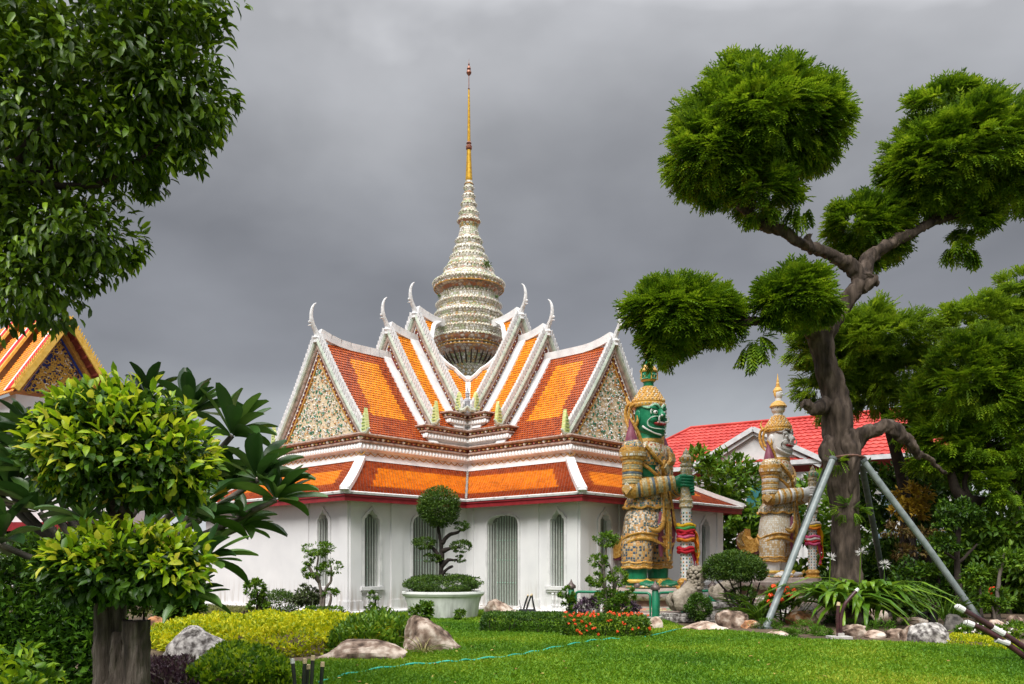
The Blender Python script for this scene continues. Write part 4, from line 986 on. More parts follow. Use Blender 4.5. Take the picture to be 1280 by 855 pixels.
    if not crown:
        tw.lathe([(.17,5.76),(.16,5.92),(.19,5.95),(.245,6.0),(.25,6.22),(.24,6.25)], 20, (0,-.02,0), mfun=lambda i: 0 if i < 2 else (1 if i == 2 else 0))
        tw.lathe([(.27,6.22),(.29,6.26),(.25,6.34),(.16,6.42),(.11,6.45),(.10,6.62),(.16,6.64),(.17,6.72),(.11,6.80),(.07,6.86),(.06,6.98),(.03,7.1),(.004,7.3)], 18, (0,-.02,0), mfun=lambda i: 1 if i < 4 or i in (6,7,8) else (0 if i < 6 else 1))
        for j in range(5):
            t = -PI/2+2*PI*j/5; u = Vector((math.cos(t), math.sin(t), 0))
            q = Vector((-u.y,u.x,0))
            for e in (-1, 1): tw.ball(u*.235+q*.05*e+Vector((0,-.02,6.14)), (.035,.035,.03), 6, 4, mi=2)
            tw.ball(u*.26+Vector((0,-.02,6.08)), (.02,.02,.03), 6, 4, mi=1); tw.tube([u*.25+q*.10*e+Vector((0,-.02,6.03)) for e in (-1,-.5,0,.5,1)], .014, 5, mi=2)
            tw.tube([u*.255-q*.12+Vector((0,-.02,6.0)), u*.26-q*.12+Vector((0,-.02,6.22))], .02, 5, mi=1)
    else:
        tw.lathe([(.19,5.76),(.18,5.88),(.24,5.93),(.27,6.0),(.28,6.12)], 20, (0,-.02,0), mi=0)
        tw.lathe([(.33,6.10),(.34,6.14),(.30,6.18),(.27,6.24),(.18,6.30),(.13,6.33)], 20, (0,-.02,0), mi=1)
        tw.lathe([(.13,6.32),(.12,6.42),(.155,6.48),(.17,6.58),(.155,6.66),(.13,6.70)], 16, (0,-.03,0), mi=0)
        tw.lathe([(.18,6.64),(.185,6.70),(.14,6.78),(.08,6.84),(.09,6.88),(.06,6.90),(.07,6.95),(.045,7.0),(.05,7.05),(.03,7.12),(.004,7.32)], 14, (0,0,0), mi=1)
        for j in range(6):
            t = -PI/2+2*PI*j/6; u = Vector((math.cos(t), math.sin(t), 0)); tw.ball(u*.26+Vector((0,-.02,6.06)), (.03,.03,.04), 6, 4, mi=2)
        tw.ball((0,-.19,6.56), (.03,.04,.04), 6, 4, mi=0)
        for sx in (-1, 1): tw.ball((sx*.16,.02,6.58), (.03,.06,.11), 6, 4, mi=1); tw.ball((sx*.06,-.185,6.61), (.02,.015,.015), 5, 3, mi=2)
    smooth_all(tw.build('crown_spire', [skin, mat('crown_ochre', []), line], g), .5)
    for sx in (-1, 1):      # gilded ear guards
        eo = MB(); c = Vector((sx*.50,.10,4.95))
        eo.tube(catmull([c+Vector((0,-.10,.34)), c+Vector((sx*.05,.12,.28)), c+Vector((sx*.06,.20,.02)), c+Vector((sx*.05,.12,-.24)), c+Vector((sx*.02,-.06,-.30)), c+Vector((sx*.02,-.16,-.16)), c+Vector((sx*.02,-.13,.0))], 4), [.05]*20+[.04,.03,.02,.015,.01], 7)
        eo.tube(catmull([c+Vector((sx*.03,.06,.36)), c+Vector((sx*.05,.30,.30)), c+Vector((sx*.05,.36,.02)), c+Vector((sx*.03,.26,-.26)), c+Vector((0,.10,-.46))], 4), [.055]*13+[.04,.03,.02,.01], 7)
        eo.tube(catmull([c+Vector((sx*.01,.2,.30)), c+Vector((sx*.02,.34,.52)), c+Vector((sx*.0,.28,.66))], 3), [.05,.05,.045,.04,.03,.015,.004], 6)
        eo.prism([(0,.1),(.10,0),(.08,-.22),(0,-.42),(-.06,-.2)], ((0,1,0),(0,0,1)), .05, c+Vector((-sx*.02,.0,-.34)), mi=1)
        smooth_all(eo.build('ear_guard', [gold, mosaic('crown_cream', [], (0,0,0))], g))
    for ch in g.children:      # the head is turned a little towards the garden and is narrower than the helmet brim
        n0 = ch.name.split('.')[0]
        if n0 in ('shoulder_flame', 'breastplate'): continue
        for v in ch.data.vertices:
            z = v.co.z
            if z > 4.34 and (abs(v.co.x) < .75):
                e = min(1, (z-4.34)/.22); a = -math.radians(15)*e; k = 1-.10*e; x, y = v.co.x*k, (v.co.y+.04)*k-.04
                v.co.x, v.co.y = x*math.cos(a)-y*math.sin(a), x*math.sin(a)+y*math.cos(a)
    return g
def club(name, label, gi, pal):
    c = thing(name, label, 'club', gi.location, gi.rotation_euler[2]); c.scale = gi.scale
    mb = MB(); x, y = 0, -1.22
    mb.lathe([(.27,.0),(.27,.06),(.20,.10),(.22,.16),(.25,.20),(.20,.27),(.165,.30)], 18, (x,y,0), mi=1)
    mb.lathe([(.145,.28),(.140,2.2),(.145,2.25)], 20, (x,y,0), mi=0)
    mb.lathe([(.15,2.25),(.20,2.30),(.17,2.40),(.20,2.48),(.15,2.55),(.15,3.3),(.16,3.34),(.13,3.40),(.17,3.44),(.17,3.48),(.13,3.52),(.15,3.56),(.17,3.63),(.15,3.70),(.09,3.76),(.09,3.78),(.07,3.84),(.03,3.90),(.004,3.96)], 18, (x,y,0), mi=2)
    for j in range(8):
        t = 2*PI*j/8; mb.ball((x+.18*math.cos(t), y+.18*math.sin(t), 3.62), (.03,.03,.07), 6, 4, mi=3)
    smooth_all(mb.build('shaft', [pal[0], pal[1], pal[2], pal[3]], c), .5)
    # rows of coloured beads set in the shaft
    bd = MB()
    for i in range(19):
        for j in range(10):
            t = 2*PI*j/10; bd.k = (i+j) % 3; bd.ball((x+.143*math.cos(t), y+.143*math.sin(t), .36+.098*i), .026, 5, 3)
    bd.build('bead_row', [mat('club_bead_orange', [(.6,.22,.05),(.7,.35,.1)], .3, 3), mat('club_bead_blue', [(.03,.06,.12),(.06,.10,.18)], .3, 3), mat('club_bead_green', [(.03,.15,.08),(.06,.25,.14)], .3, 3)], c, kind='stuff')
    return c
def cloth_ring(name, label, gi, z, cols, tails=(), r=.21, w=.07, loops=3):
    t = thing(name, label, 'garland', gi.location, gi.rotation_euler[2], None); t.scale = gi.scale; y = -1.22
    mb = MB()
    for i in range(loops):
        zz = z+i*w*1.15; mb.tube([Vector(((r+.02*math.sin(7*a+i))*math.cos(a), y+(r+.02*math.sin(7*a+i))*math.sin(a), zz+.025*math.sin(3*a+i))) for a in np.linspace(0, 2*PI, 24)], w*.75, 6, mi=i % len(cols), cap=False)
    smooth_all(mb.build('band', cols, t))
    for k, (a, L, m) in enumerate(tails):
        tb = MB(); a = math.radians(a); p = Vector((r*1.15*math.cos(a), y+r*1.15*math.sin(a), z)); d = Vector((math.cos(a), math.sin(a), 0)); q = Vector((-d.y,d.x,0)); n = 8; prev = None
        for i in range(n+1):
            e = i/n; c = p+d*(.10*math.sin(e*2.5)+.02*math.sin(9*e))+Vector((0,0,-L*e)); ww = .05+.02*math.sin(6*e+k)
            tb.v += [tuple(c-q*ww+d*.02*math.sin(8*e)), tuple(c+d*.025), tuple(c+q*ww-d*.02*math.sin(8*e))]
            if i: o = (i-1)*3; tb.f += [(o,o+1,o+4,o+3),(o+1,o+2,o+5,o+4)]; tb.m += [0,0]
        tb.build('ribbon_tail', [m], t)
    return t
gold_g = mat('giant_gold_relief', [(.28,.12,.02),(.56,.29,.05),(.68,.44,.15)], .38, 14., bump=.7, bscale=34)
chipA = mosaic('giant_blue_gold_scales', [(.04,.12,.16),(.60,.30,.08),(.03,.08,.12),(.55,.5,.38),(.06,.16,.22),(.04,.16,.09)], (.58,.30,.07), 15., edge=.07)
chipB = mosaic('giant_olive_cream_chips', [(.46,.42,.26),(.25,.3,.24),(.56,.48,.3),(.34,.33,.2)], (.50,.32,.10), 17.)
skirtG = mosaic('giant_skirt_scales', [(.70,.62,.50),(.14,.22,.24),(.62,.34,.14),(.72,.68,.6),(.05,.12,.14)], (.52,.28,.08), 17., edge=.06)
hemG = mosaic('giant_hem_band', [(.66,.42,.12),(.72,.55,.30),(.6,.32,.07)], (.5,.26,.04), 12.)
greenS = mat('green_glazed_skin', [(.006,.11,.05),(.012,.20,.09),(.03,.27,.13)], .3, 3.5, bump=.25, bscale=20)
whiteS = mat('white_glazed_skin', [(.66,.65,.64),(.80,.79,.78)], .35, 2.5)
maroonS = mat('maroon_lining', [(.15,.03,.06),(.25,.07,.11)], .5, 4)
lineG = mat('pale_green_line', [(.10,.38,.22),(.35,.60,.42)], .4, 5)
lineW = mat('grey_brown_line', [(.10,.07,.06),(.22,.15,.12)], .4, 5)
whiteL = mat('white_glaze', [(.72,.7,.68),(.82,.8,.78)], .3, 5)
GX = Vector(((810-640)/F*24.0, 24.0, .74))
g1 = giant('giant_statue', 'tall green faced guardian giant statue in gold and blue armour beside the temple hall', GX, math.radians(50), 1.0, (greenS, chipA, chipB, gold_g, lineG, whiteL, maroonS, hemG, skirtG), False)
chipAw = mosaic('white_giant_scales', [(.66,.60,.48),(.5,.34,.14),(.72,.70,.62),(.12,.18,.16)], (.48,.30,.10), 17.)
chipBw = mosaic('white_giant_chips', [(.6,.55,.42),(.70,.68,.6),(.5,.4,.22),(.3,.34,.34)], (.50,.32,.10), 19.)
skirtW = mosaic('white_giant_skirt', [(.80,.78,.72),(.76,.74,.68),(.66,.58,.46),(.72,.70,.62)], (.56,.42,.24), 15., edge=.08)
GW = Vector(((972-640)/F*29.6, 29.6, .92))
g2 = giant('giant_statue', 'white faced guardian giant statue with tall spired crown behind the slanting tree props', GW, math.radians(55), 1.0*.995, (whiteS, chipAw, chipBw, gold_g, lineW, whiteL, maroonS, hemG, skirtW), True)
dots = mat('white_shaft_glaze', [(.66,.65,.62),(.80,.79,.76)], .35, 8)
club('giant_club', 'tall white jewelled club held by the green giant in both fists', g1, (dots, gold_g, chipBw, gold_g))
club('giant_club', 'tall white jewelled club held by the white faced giant', g2, (dots, gold_g, chipBw, lineG))
cy, cr_, cp, co, cg, cw = [mat(n, c, .75, 6, trans=.15) for n, c in (('yellow_cloth', [(.70,.38,.01),(.80,.50,.02)]), ('red_cloth', [(.45,.01,.02),(.62,.02,.04)]), ('pink_cloth', [(.62,.05,.18),(.75,.16,.3)]), ('orange_cloth', [(.7,.18,.01),(.8,.3,.03)]), ('green_cloth', [(.04,.28,.05),(.1,.4,.1)]), ('white_flower_string', [(.6,.55,.5),(.8,.76,.74)]))]
cloth_ring('garland', 'yellow and red flower garland tied high on the green giant club', g1, 1.62, [cr_, cg, cy], [(-60,.75,cy),(-40,.9,cy),(-20,.62,cg),(-80,.5,co)], loops=3, r=.22)
cloth_ring('garland', 'pink and orange cloth sash wound on the green giant club', g1, 1.38, [co, cp, cr_], [(-35,.45,co)], loops=3)
cloth_ring('garland', 'lowest red cloth bow with hanging ends on the green giant club', g1, 1.05, [cr_, cr_], [(-35,.55,cr_),(-20,.62,cp),(-50,.5,co)], loops=2, r=.2)
cloth_ring('garland', 'yellow and orange garland hanging from the white giant club', g2, 1.75, [co, cy, cw], [(-50,1.1,cy),(-30,1.3,co),(-10,.9,cy)], loops=3, r=.24)
cloth_ring('garland', 'pink and red cloth wound on the white giant club', g2, 1.2, [cp, cr_, cw], [(-35,.7,cp),(-60,.5,cr_)], loops=4, r=.21)
# pedestals
def pedestal(label, loc, h, r):
    t = thing('statue_pedestal', label, 'pedestal', (loc[0], loc[1], 0))
    mb = MB(); k = h
    pr = [(r*1.16,-.05),(r*1.16,.10*k),(r*1.10,.12*k),(r*1.12,.22*k),(r*1.02,.30*k),(r*.94,.36*k),(r*.94,.58*k),(r*1.02,.66*k),(r*1.10,.74*k),(r*1.12,.86*k),(r*1.05,.88*k),(r*1.05,1.0*k)]
    mb.lathe(pr, 16, mfun=lambda i: (0,1,1,2,0,3,2,1,1,0,1)[i]); mb.build('drum', [mat('pedestal_stone', [(.32,.28,.24),(.5,.45,.4)], .8, 5, bump=.3), mat('pedestal_pink_plaster', [(.42,.30,.27),(.6,.52,.48)], .7, 5), mosaic('pedestal_mosaic', [(.62,.55,.3),(.2,.35,.2),(.7,.66,.6),(.5,.2,.15)], (.4,.3,.2), 9.), mat('pedestal_brown', [(.22,.12,.09),(.33,.2,.15)], .7, 5)], t)
    pe = MB()
    for j in range(36):
        a = 2*PI*j/36; u = Vector((math.cos(a), math.sin(a), 0)); q = Vector((-u.y,u.x,0)); R_ = r*1.0
        pe.add([u*(R_*.95)+q*.08+Vector((0,0,.60*k)), u*(R_*.95)-q*.08+Vector((0,0,.60*k)), u*(R_*1.11)-q*.09+Vector((0,0,.72*k)), u*(R_*1.13)+Vector((0,0,.78*k)), u*(R_*1.11)+q*.09+Vector((0,0,.72*k)), u*(R_*1.09)+Vector((0,0,.66*k))], [(0,1,5),(1,2,5),(2,3,5),(3,4,5),(4,0,5)])
    pe.build('petal_moulding', [mat('petal_porcelain', [])], t, kind='stuff')
pedestal('round tiered mosaic pedestal under the green giant statue', GX, .74, 1.22)
pedestal('round tiered pedestal under the white faced giant statue', GW, .92, 1.4)
# ================================================================== trees
BARK = mat('grey_brown_bark', [(.018,.013,.010),(.065,.047,.036),(.14,.105,.083)], .9, 3.2, detail=12, bump=1., bscale=7, stretch=(2.2,2.2,.5))
BARKD = mat('dark_bark', [(.02,.015,.012),(.05,.038,.03)], .9, 6., bump=.6, bscale=14)
F_TAM = mat('tamarind_foliage', [(.028,.072,.004),(.085,.18,.006),(.19,.32,.010),(.38,.50,.025)], .5, 2.6, detail=2, island=.22, trans=.3, contrast=(.3,.72))
F_TAM2 = mat('far_tree_foliage', [(.045,.10,.008),(.12,.22,.010),(.22,.35,.014),(.38,.50,.03)], .5, 2., detail=2, island=.22, trans=.3, contrast=(.3,.72))
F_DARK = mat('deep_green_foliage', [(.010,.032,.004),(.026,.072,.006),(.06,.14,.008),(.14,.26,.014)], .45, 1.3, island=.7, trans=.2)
F_BOX = mat('clipped_shrub_foliage', [(.015,.035,.006),(.035,.085,.008),(.075,.15,.014),(.15,.23,.03)], .5, 3., island=.7, trans=.2)
F_LIME = mat('lime_new_growth', [(.02,.06,.006),(.06,.15,.008),(.20,.34,.01),(.45,.52,.02)], .4, 4., island=.7, trans=.3)
F_YEL = mat('yellow_green_duranta', [(.06,.14,.005),(.26,.34,.006),(.52,.53,.008),(.68,.63,.02)], .5, 1.6, island=.7, trans=.3)
F_PURP = mat('purple_leaf_plant', [(.015,.01,.012),(.05,.02,.035),(.10,.05,.06),(.07,.09,.03)], .5, 3., island=.75, trans=.1)
F_MID = mat('mid_green_foliage', [(.018,.055,.006),(.055,.13,.008),(.12,.23,.012),(.24,.36,.02)], .5, 2., island=.6, trans=.25)
F_ORG = mat('orange_yellow_foliage', [(.10,.06,.01),(.28,.17,.015),(.45,.30,.02),(.50,.38,.06)], .5, 3., island=.7, trans=.25)
F_BRN = mat('rusty_foliage', [(.06,.04,.015),(.16,.10,.03),(.14,.16,.03)], .5, 3., island=.7, trans=.2)
def blob(px, py, rx, ry, Z, rz=None):
    """crown lobe seen centred on that point of the view, real size"""
    c = P(px, py, Z); k = Z/F; return (tuple(c), (rx*k, (rz or (rx+ry)/2)*k, ry*k))
def skin_tubes(name, paths, m, parent, amp=.03, sc=2.2, sides=14, n=5, mi=None, ridge=0.):
    mb = MB()
    for pts, rs in paths:
        q = catmull([tuple(p) for p in pts], n); r = np.interp(np.linspace(0, len(rs)-1, len(q)), range(len(rs)), rs)
        mb.tube(q, list(r), sides)
    o = mb.build(name, [m], parent, smooth=True)
    for v in o.data.vertices:
        p = v.co; a = mnoise.noise_vector(Vector((p.x*sc, p.y*sc, p.z*sc*.6)))*amp+mnoise.noise_vector(Vector((p.x*sc*3, p.y*sc*3, p.z*sc*1.4)))*amp*.5
        if ridge: a += mnoise.noise_vector(Vector((p.x*sc*7, p.y*sc*7, p.z*sc*1.6)))*ridge
        v.co += a
    return o
# ---- big cloud-pruned tamarind on the right
TZ = 21.0
big = thing('tamarind_tree', 'large gnarled cloud-pruned tamarind tree held up by slanting grey props', 'tree', (0,0,0))
pp = lambda l, Z=TZ: [P(x, y, Z+(dz[0] if dz else 0)) for x, y, *dz in l]
trunk = [(pp([(1059,790),(1058,735),(1057,690),(1056,640),(1053,600),(1051,560),(1047,520),(1040,480),(1031,445),(1022,412)]), [.62,.48,.43,.42,.44,.46,.42,.35,.34,.40]),
         (pp([(1022,425),(1033,408),(1052,385),(1070,362),(1082,350,.1)]), [.34,.32,.28,.27,.25]),
         (pp([(1078,362),(1090,352),(1099,354)]), [.20,.18,.06]),
         (pp([(1078,352),(1066,335),(1046,322,-.2),(1020,312,-.3),(1000,304,-.4),(978,290,-.5),(955,283,-.6),(938,270,-.7),(928,258,-.8)]), [.23,.20,.17,.165,.16,.15,.16,.12,.09]),
         (pp([(1020,314,-.3),(1008,303,-.35),(1011,293,-.35)]), [.13,.12,.10]),
         (pp([(1080,350),(1082,330,.2),(1096,314,.4),(1116,304,.6),(1136,294,.7),(1160,280,.8),(1200,268,1.),(1240,262,1.2)]), [.22,.17,.16,.17,.14,.12,.09,.07]),
         (pp([(938,270,-.7),(940,240,-.6),(935,205,-.5),(925,160,-.4)]), [.09,.07,.05,.03]),
         (pp([(928,258,-.8),(905,230,-.8),(880,190,-.7)]), [.08,.06,.03]), (pp([(955,283,-.6),(968,250,-.4),(990,210,-.3)]), [.07,.05,.03]),
         (pp([(1160,280,.8),(1175,250,.9),(1180,200,1.),(1195,160,1.)]), [.10,.08,.06,.03]), (pp([(1116,304,.6),(1100,285,.9),(1085,262,1.3)]), [.08,.06,.03]),
         (pp([(1022,420),(1008,408,-.2),(995,396,-.4),(975,392,-.6),(955,399,-.7),(930,404,-.8),(905,405,-.8),(870,410,-.8)]), [.26,.16,.12,.11,.10,.10,.07,.04]),
         (pp([(1005,404,-.3),(1000,385,-.7),(992,365,-1.)]), [.09,.06,.03]),
         (pp([(1040,500),(1022,512,-.2),(1010,506,-.3),(1003,505,-.35)]), [.24,.17,.13,.09]),
         (pp([(1058,572),(1076,545,-.2),(1094,536,-.3),(1112,533,-.3),(1126,543,-.3),(1140,556,-.2),(1150,572,0)]), [.28,.22,.17,.18,.19,.15,.07]),
         (pp([(1140,556,-.2),(1165,580,.2),(1182,592,.5)]), [.09,.06,.04]),
         (pp([(1062,540,-.2),(1062,560,-.3),(1066,590,-.3),(1062,640,-.2)]), [.20,.24,.20,.1]), (pp([(1040,545,-.2),(1034,560,-.2),(1040,590,-.2),(1046,650,0)]), [.14,.19,.17,.1]),
         (pp([(1059,770),(1040,778,-.3),(1024,786,-.6)]), [.3,.2,.06]), (pp([(1060,768),(1085,780,-.1),(1100,786,0)]), [.3,.2,.06])]
trunk = [(a, [r*(.80 if i < 4 else .92) for r in b]) for i, (a, b) in enumerate(trunk)]
skin_tubes('trunk', trunk, BARK, big, .085, 2.4, 36, n=14, ridge=.035)
rngT = np.random.RandomState(3)
def tam(name, blobs, n, parent, mname=F_TAM, L=.30, **k):
    kw = dict(jitter=.28, droop=.12, updir=.05, shell=.55, rough=.10, clump=.75, cr=.17, zsq=.42, nup=1.3, nj=.16); kw.update(k)
    blobs = [((c[0], c[1], c[2]-.10), (r[0]*.86, r[1]*.86, r[2]*.80)) for c, r in blobs]
    L *= 1.12; n = int(n*1.5)
    return foliage(name, blobs, n, L, L*.62, T_FR, mname, parent, rngT, **kw)
tam('crown', [blob(946,152,106,76,20.3), blob(895,190,62,62,20.3), blob(1005,150,54,62,20.3), blob(950,238,40,38,20.2), blob(925,95,48,22,20.3)], 8200, big)
tam('crown', [blob(1208,190,98,74,21.8), blob(1155,205,50,62,21.8), blob(1262,205,60,66,21.8), blob(1215,262,24,34,21.8), blob(1190,130,60,24,21.8)], 7600, big)
tam('crown', [blob(1080,282,50,40,22.4), blob(1100,295,32,30,22.4)], 2300, big)
tam('crown', [blob(856,388,62,46,20.2), blob(820,382,38,38,20.2), blob(896,390,28,34,20.2), blob(838,418,34,18,20.2)], 4200, big)
tam('crown', [blob(1002,364,48,36,19.8), blob(976,372,28,24,19.8)], 2300, big)
for (x, y) in ((940,432),(948,422),(1195,300),(1210,305),(1085,318),(822,436),(1000,255),(985,225)):
    tam('hanging_spray', [blob(x, y, 12, 14, 20.2 if x < 1050 else 21.8)], 34, big, L=.34, droop=1.2, kind='stuff')
tam('trunk_sprout', [blob(1062,632,16,12,20.5)], 50, big, L=.2); tam('trunk_sprout', [blob(1046,572,8,8,20.5)], 16, big, L=.2)
mb = MB(); q = P(1055,573,TZ)
mb.tube([q+Vector((.50*math.cos(a), .50*math.sin(a), .02*math.sin(3*a))) for a in np.linspace(0, 2*PI, 25)], .035, 6, cap=False)
tag(mb.build('steel_collar', [mat('rusty_steel_band', [(.08,.04,.03),(.2,.1,.07)], .6, 12)]), 'rusty steel collar clamped round the tamarind trunk above its props', 'collar')
m_pole = mat('galvanised_pole', [(.16,.19,.19),(.27,.31,.31)], .4, 6, spec=.5); m_poled = mat('dark_steel_pole', [(.07,.085,.085),(.13,.155,.15)], .45, 6)  # second, darker tone for the rear props and the end plates
def prop(p, q, label, m):
    t = thing('tree_prop', label, 'prop', tuple(q), 0, 'slanting props of the big tree'); p = Vector(p)-Vector(q)
    mb = MB(); mb.tube([(0,0,-.1), p*.5, p], .080, 12); smooth_all(mb.build('pole', [m], t), .8)
    mb = MB(); d = p.normalized(); mb.tube([p-d*.03, p+d*.04], .10, 10); mb.box((0,0,.01), (.3,.3,.04)); mb.build('end_plate', [m_poled], t)
prop(P(1041,574,20.4), G(955,785), 'pale grey steel prop slanting down left in front, its foot on the lawn edge', m_pole)
prop(P(1036,577,21.0), G(958,744)+Vector((.4,0,0)) if 0 else gz(962,23.4), 'darker steel prop slanting left behind the pale one, foot hidden by the umbrella shrub', m_poled)
prop(P(1079,576,20.6), gz(1231,20.3), 'long pale grey steel prop slanting down to the right corner of the rock garden', m_pole)
prop(P(1077,580,21.4), gz(1112,25.5), 'short dark steel prop slanting down behind the broad-leaved lilies', m_poled)
# ---- trees behind on the right
def bg_tree(label, trunk_paths, blobs, n, m, L=.34, T=T_FR, W=.62, bark=BARKD, cat='tree', name='garden_tree', **k):
    t = thing(name, label, cat, (0,0,0), 0)
    skin_tubes('trunk', trunk_paths, bark, t, .04, 2., 8)
    kw = dict(jitter=.6, droop=.1, updir=.2, shell=.5, rough=.18, clump=.7, cr=.22)
    if T is T_FR: kw.update(jitter=.3, updir=.05, cr=.15, zsq=.42, nup=1.3, nj=.16, clump=.8); n = int(n*1.7)
    kw.update(k)
    foliage('crown', blobs, n, L, L*W, T, m, t, rngT, **kw); return t
bg_tree('dense tamarind tree with flat tiered crown directly behind the big gnarled trunk',
    [(pp([(1130,760),(1135,680),(1128,600),(1110,530),(1095,470)], 27.), [.28,.24,.2,.16,.1])], [blob(1085,430,62,44,27), blob(1118,468,62,50,27), blob(1065,445,60,36,27.5), blob(1045,430,52,40,27.5), blob(1040,478,44,42,27.5), blob(1110,420,60,30,27)], 6200, F_TAM2)
bg_tree('spreading bright green tamarind tree at the right edge with a dark looping branch',
    [(pp([(1330,770),(1320,680),(1290,620),(1265,600),(1240,625),(1215,628),(1196,612),(1189,590)], 24.), [.35,.3,.26,.2,.18,.2,.15,.1]), (pp([(1265,600),(1240,570),(1225,520)], 24.), [.16,.12,.06]), (pp([(1215,628),(1206,600),(1225,570)], 24), [.1,.07,.04]), (pp([(1290,620),(1320,560),(1320,480)],24), [.2,.15,.1])],
    [blob(1178,560,38,40,24.6), blob(1150,520,34,30,25), blob(1215,490,62,52,24), blob(1270,480,60,50,24), blob(1190,545,48,42,24.5), blob(1250,555,60,42,24), blob(1232,450,60,30,24), blob(1165,500,30,30,25), blob(1285,540,50,60,24), blob(1225,590,28,14,23.6), blob(1262,610,30,14,23.4)], 8200, F_TAM)
bg_tree('high feathery tree top showing above the others at the upper right edge',
    [(pp([(1275,760),(1272,600),(1260,500),(1262,420)], 30.), [.35,.3,.2,.1])], [blob(1240,405,66,34,30), blob(1290,375,50,34,30), blob(1195,420,30,22,30), blob(1262,440,60,40,30)], 4200, F_TAM2)
bg_tree('shadowed leafy tree filling the gap below the tiered tamarind crown',
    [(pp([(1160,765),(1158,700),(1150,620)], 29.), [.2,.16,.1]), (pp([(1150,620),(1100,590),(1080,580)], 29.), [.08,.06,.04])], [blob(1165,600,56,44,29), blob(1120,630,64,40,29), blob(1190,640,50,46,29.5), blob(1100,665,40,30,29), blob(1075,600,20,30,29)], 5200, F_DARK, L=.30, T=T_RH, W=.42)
bg_tree('mixed leafy shrub mass growing against the right side of the frame',
    [(pp([(1262,775),(1258,720),(1256,670)], 24.), [.08,.06,.05]), (pp([(1222,770),(1226,700),(1235,660)], 24.), [.05,.05,.03])], [blob(1250,660,55,34,24), blob(1215,690,42,30,24.3), blob(1275,700,40,40,24)], 4200, F_MID, L=.24, T=T_RH, W=.45, name='garden_shrub', cat='shrub')
bg_tree('broad leafy tree between the temple eave and the white faced giant',
    [(pp([(905,770),(903,700),(898,640)], 35.), [.16,.14,.1]), (pp([(898,640),(880,600),(872,580)], 35.), [.08,.06,.04]), (pp([(898,640),(920,610),(930,590)], 35.), [.08,.06,.04])],
    [blob(872,592,26,30,34), blob(908,605,40,38,35), blob(935,625,30,48,35), blob(915,665,38,40,35), blob(890,640,40,40,35), blob(940,690,36,40,35)], 4200, F_MID, L=.34, T=T_RH, W=.45)
bg_tree('bright leafy bush right of the white giant behind the slanting props',
    [(pp([(1020,770),(1018,700),(1015,650)], 33.), [.1,.08,.06])], [blob(1022,640,36,48,33), blob(1010,690,34,36,33), blob(1060,650,34,40,34), blob(1085,680,30,40,33)], 2600, mat('bright_leafy_bush', [(.03,.09,.006),(.09,.20,.008),(.22,.36,.012)], .5, 2, island=.6, trans=.3), L=.36, T=T_RH, W=.5, name='garden_bush', cat='bush')  # leaf greens a step brighter than the neighbouring bushes
bg_tree('golden-orange leaved croton tree with tiered pads behind the long right prop',
    [(pp([(1138,765),(1139,700),(1138,640)], 25.5), [.06,.05,.03]), (pp([(1143,765),(1144,710),(1140,660)], 25.5), [.05,.04,.03])], [blob(1143,618,22,16,25.5), blob(1155,635,14,12,25.3), blob(1128,632,12,9,25.5), blob(1135,640,22,8,25.4)], 900, F_ORG, L=.20, T=T_RH, W=.4, name='croton_tree')
bg_tree('rusty brown leaved cloud-pruned shrub low behind the lily clump',
    [(pp([(1150,770),(1148,700),(1130,668)], 24.6), [.05,.04,.03])], [blob(1122,662,20,8,24.6), blob(1160,665,18,7,24.6), blob(1132,690,22,7,24.6)], 520, F_BRN, L=.18, T=T_RH, W=.4, name='cloud_shrub', cat='shrub')
bg_tree('dark round-topped clipped shrub on a black stem right of the long prop',
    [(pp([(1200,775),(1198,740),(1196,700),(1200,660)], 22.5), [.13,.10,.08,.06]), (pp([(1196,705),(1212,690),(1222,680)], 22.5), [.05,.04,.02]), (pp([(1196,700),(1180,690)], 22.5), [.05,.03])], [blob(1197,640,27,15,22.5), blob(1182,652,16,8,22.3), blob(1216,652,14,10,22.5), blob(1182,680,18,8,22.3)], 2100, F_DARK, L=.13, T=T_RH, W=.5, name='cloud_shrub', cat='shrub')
bg_tree('small pale green cloud-pruned shrub with flat pads right of the lilies',
    [(pp([(1176,765),(1174,730),(1172,700)], 23.), [.05,.05,.03])], [blob(1172,676,17,8,23), blob(1165,712,20,8,23)], 700, F_MID, L=.14, T=T_RH, W=.5, name='cloud_shrub', cat='shrub')
bg_tree('low rounded hedge-like shrub behind the lily leaves on the right',
    [(pp([(1155,770),(1155,740)], 23.4), [.06,.04])], [blob(1150,722,34,24,23.4), blob(1175,740,22,20,23.2)], 1700, F_DARK, L=.15, T=T_RH, W=.5, name='garden_shrub', cat='shrub')
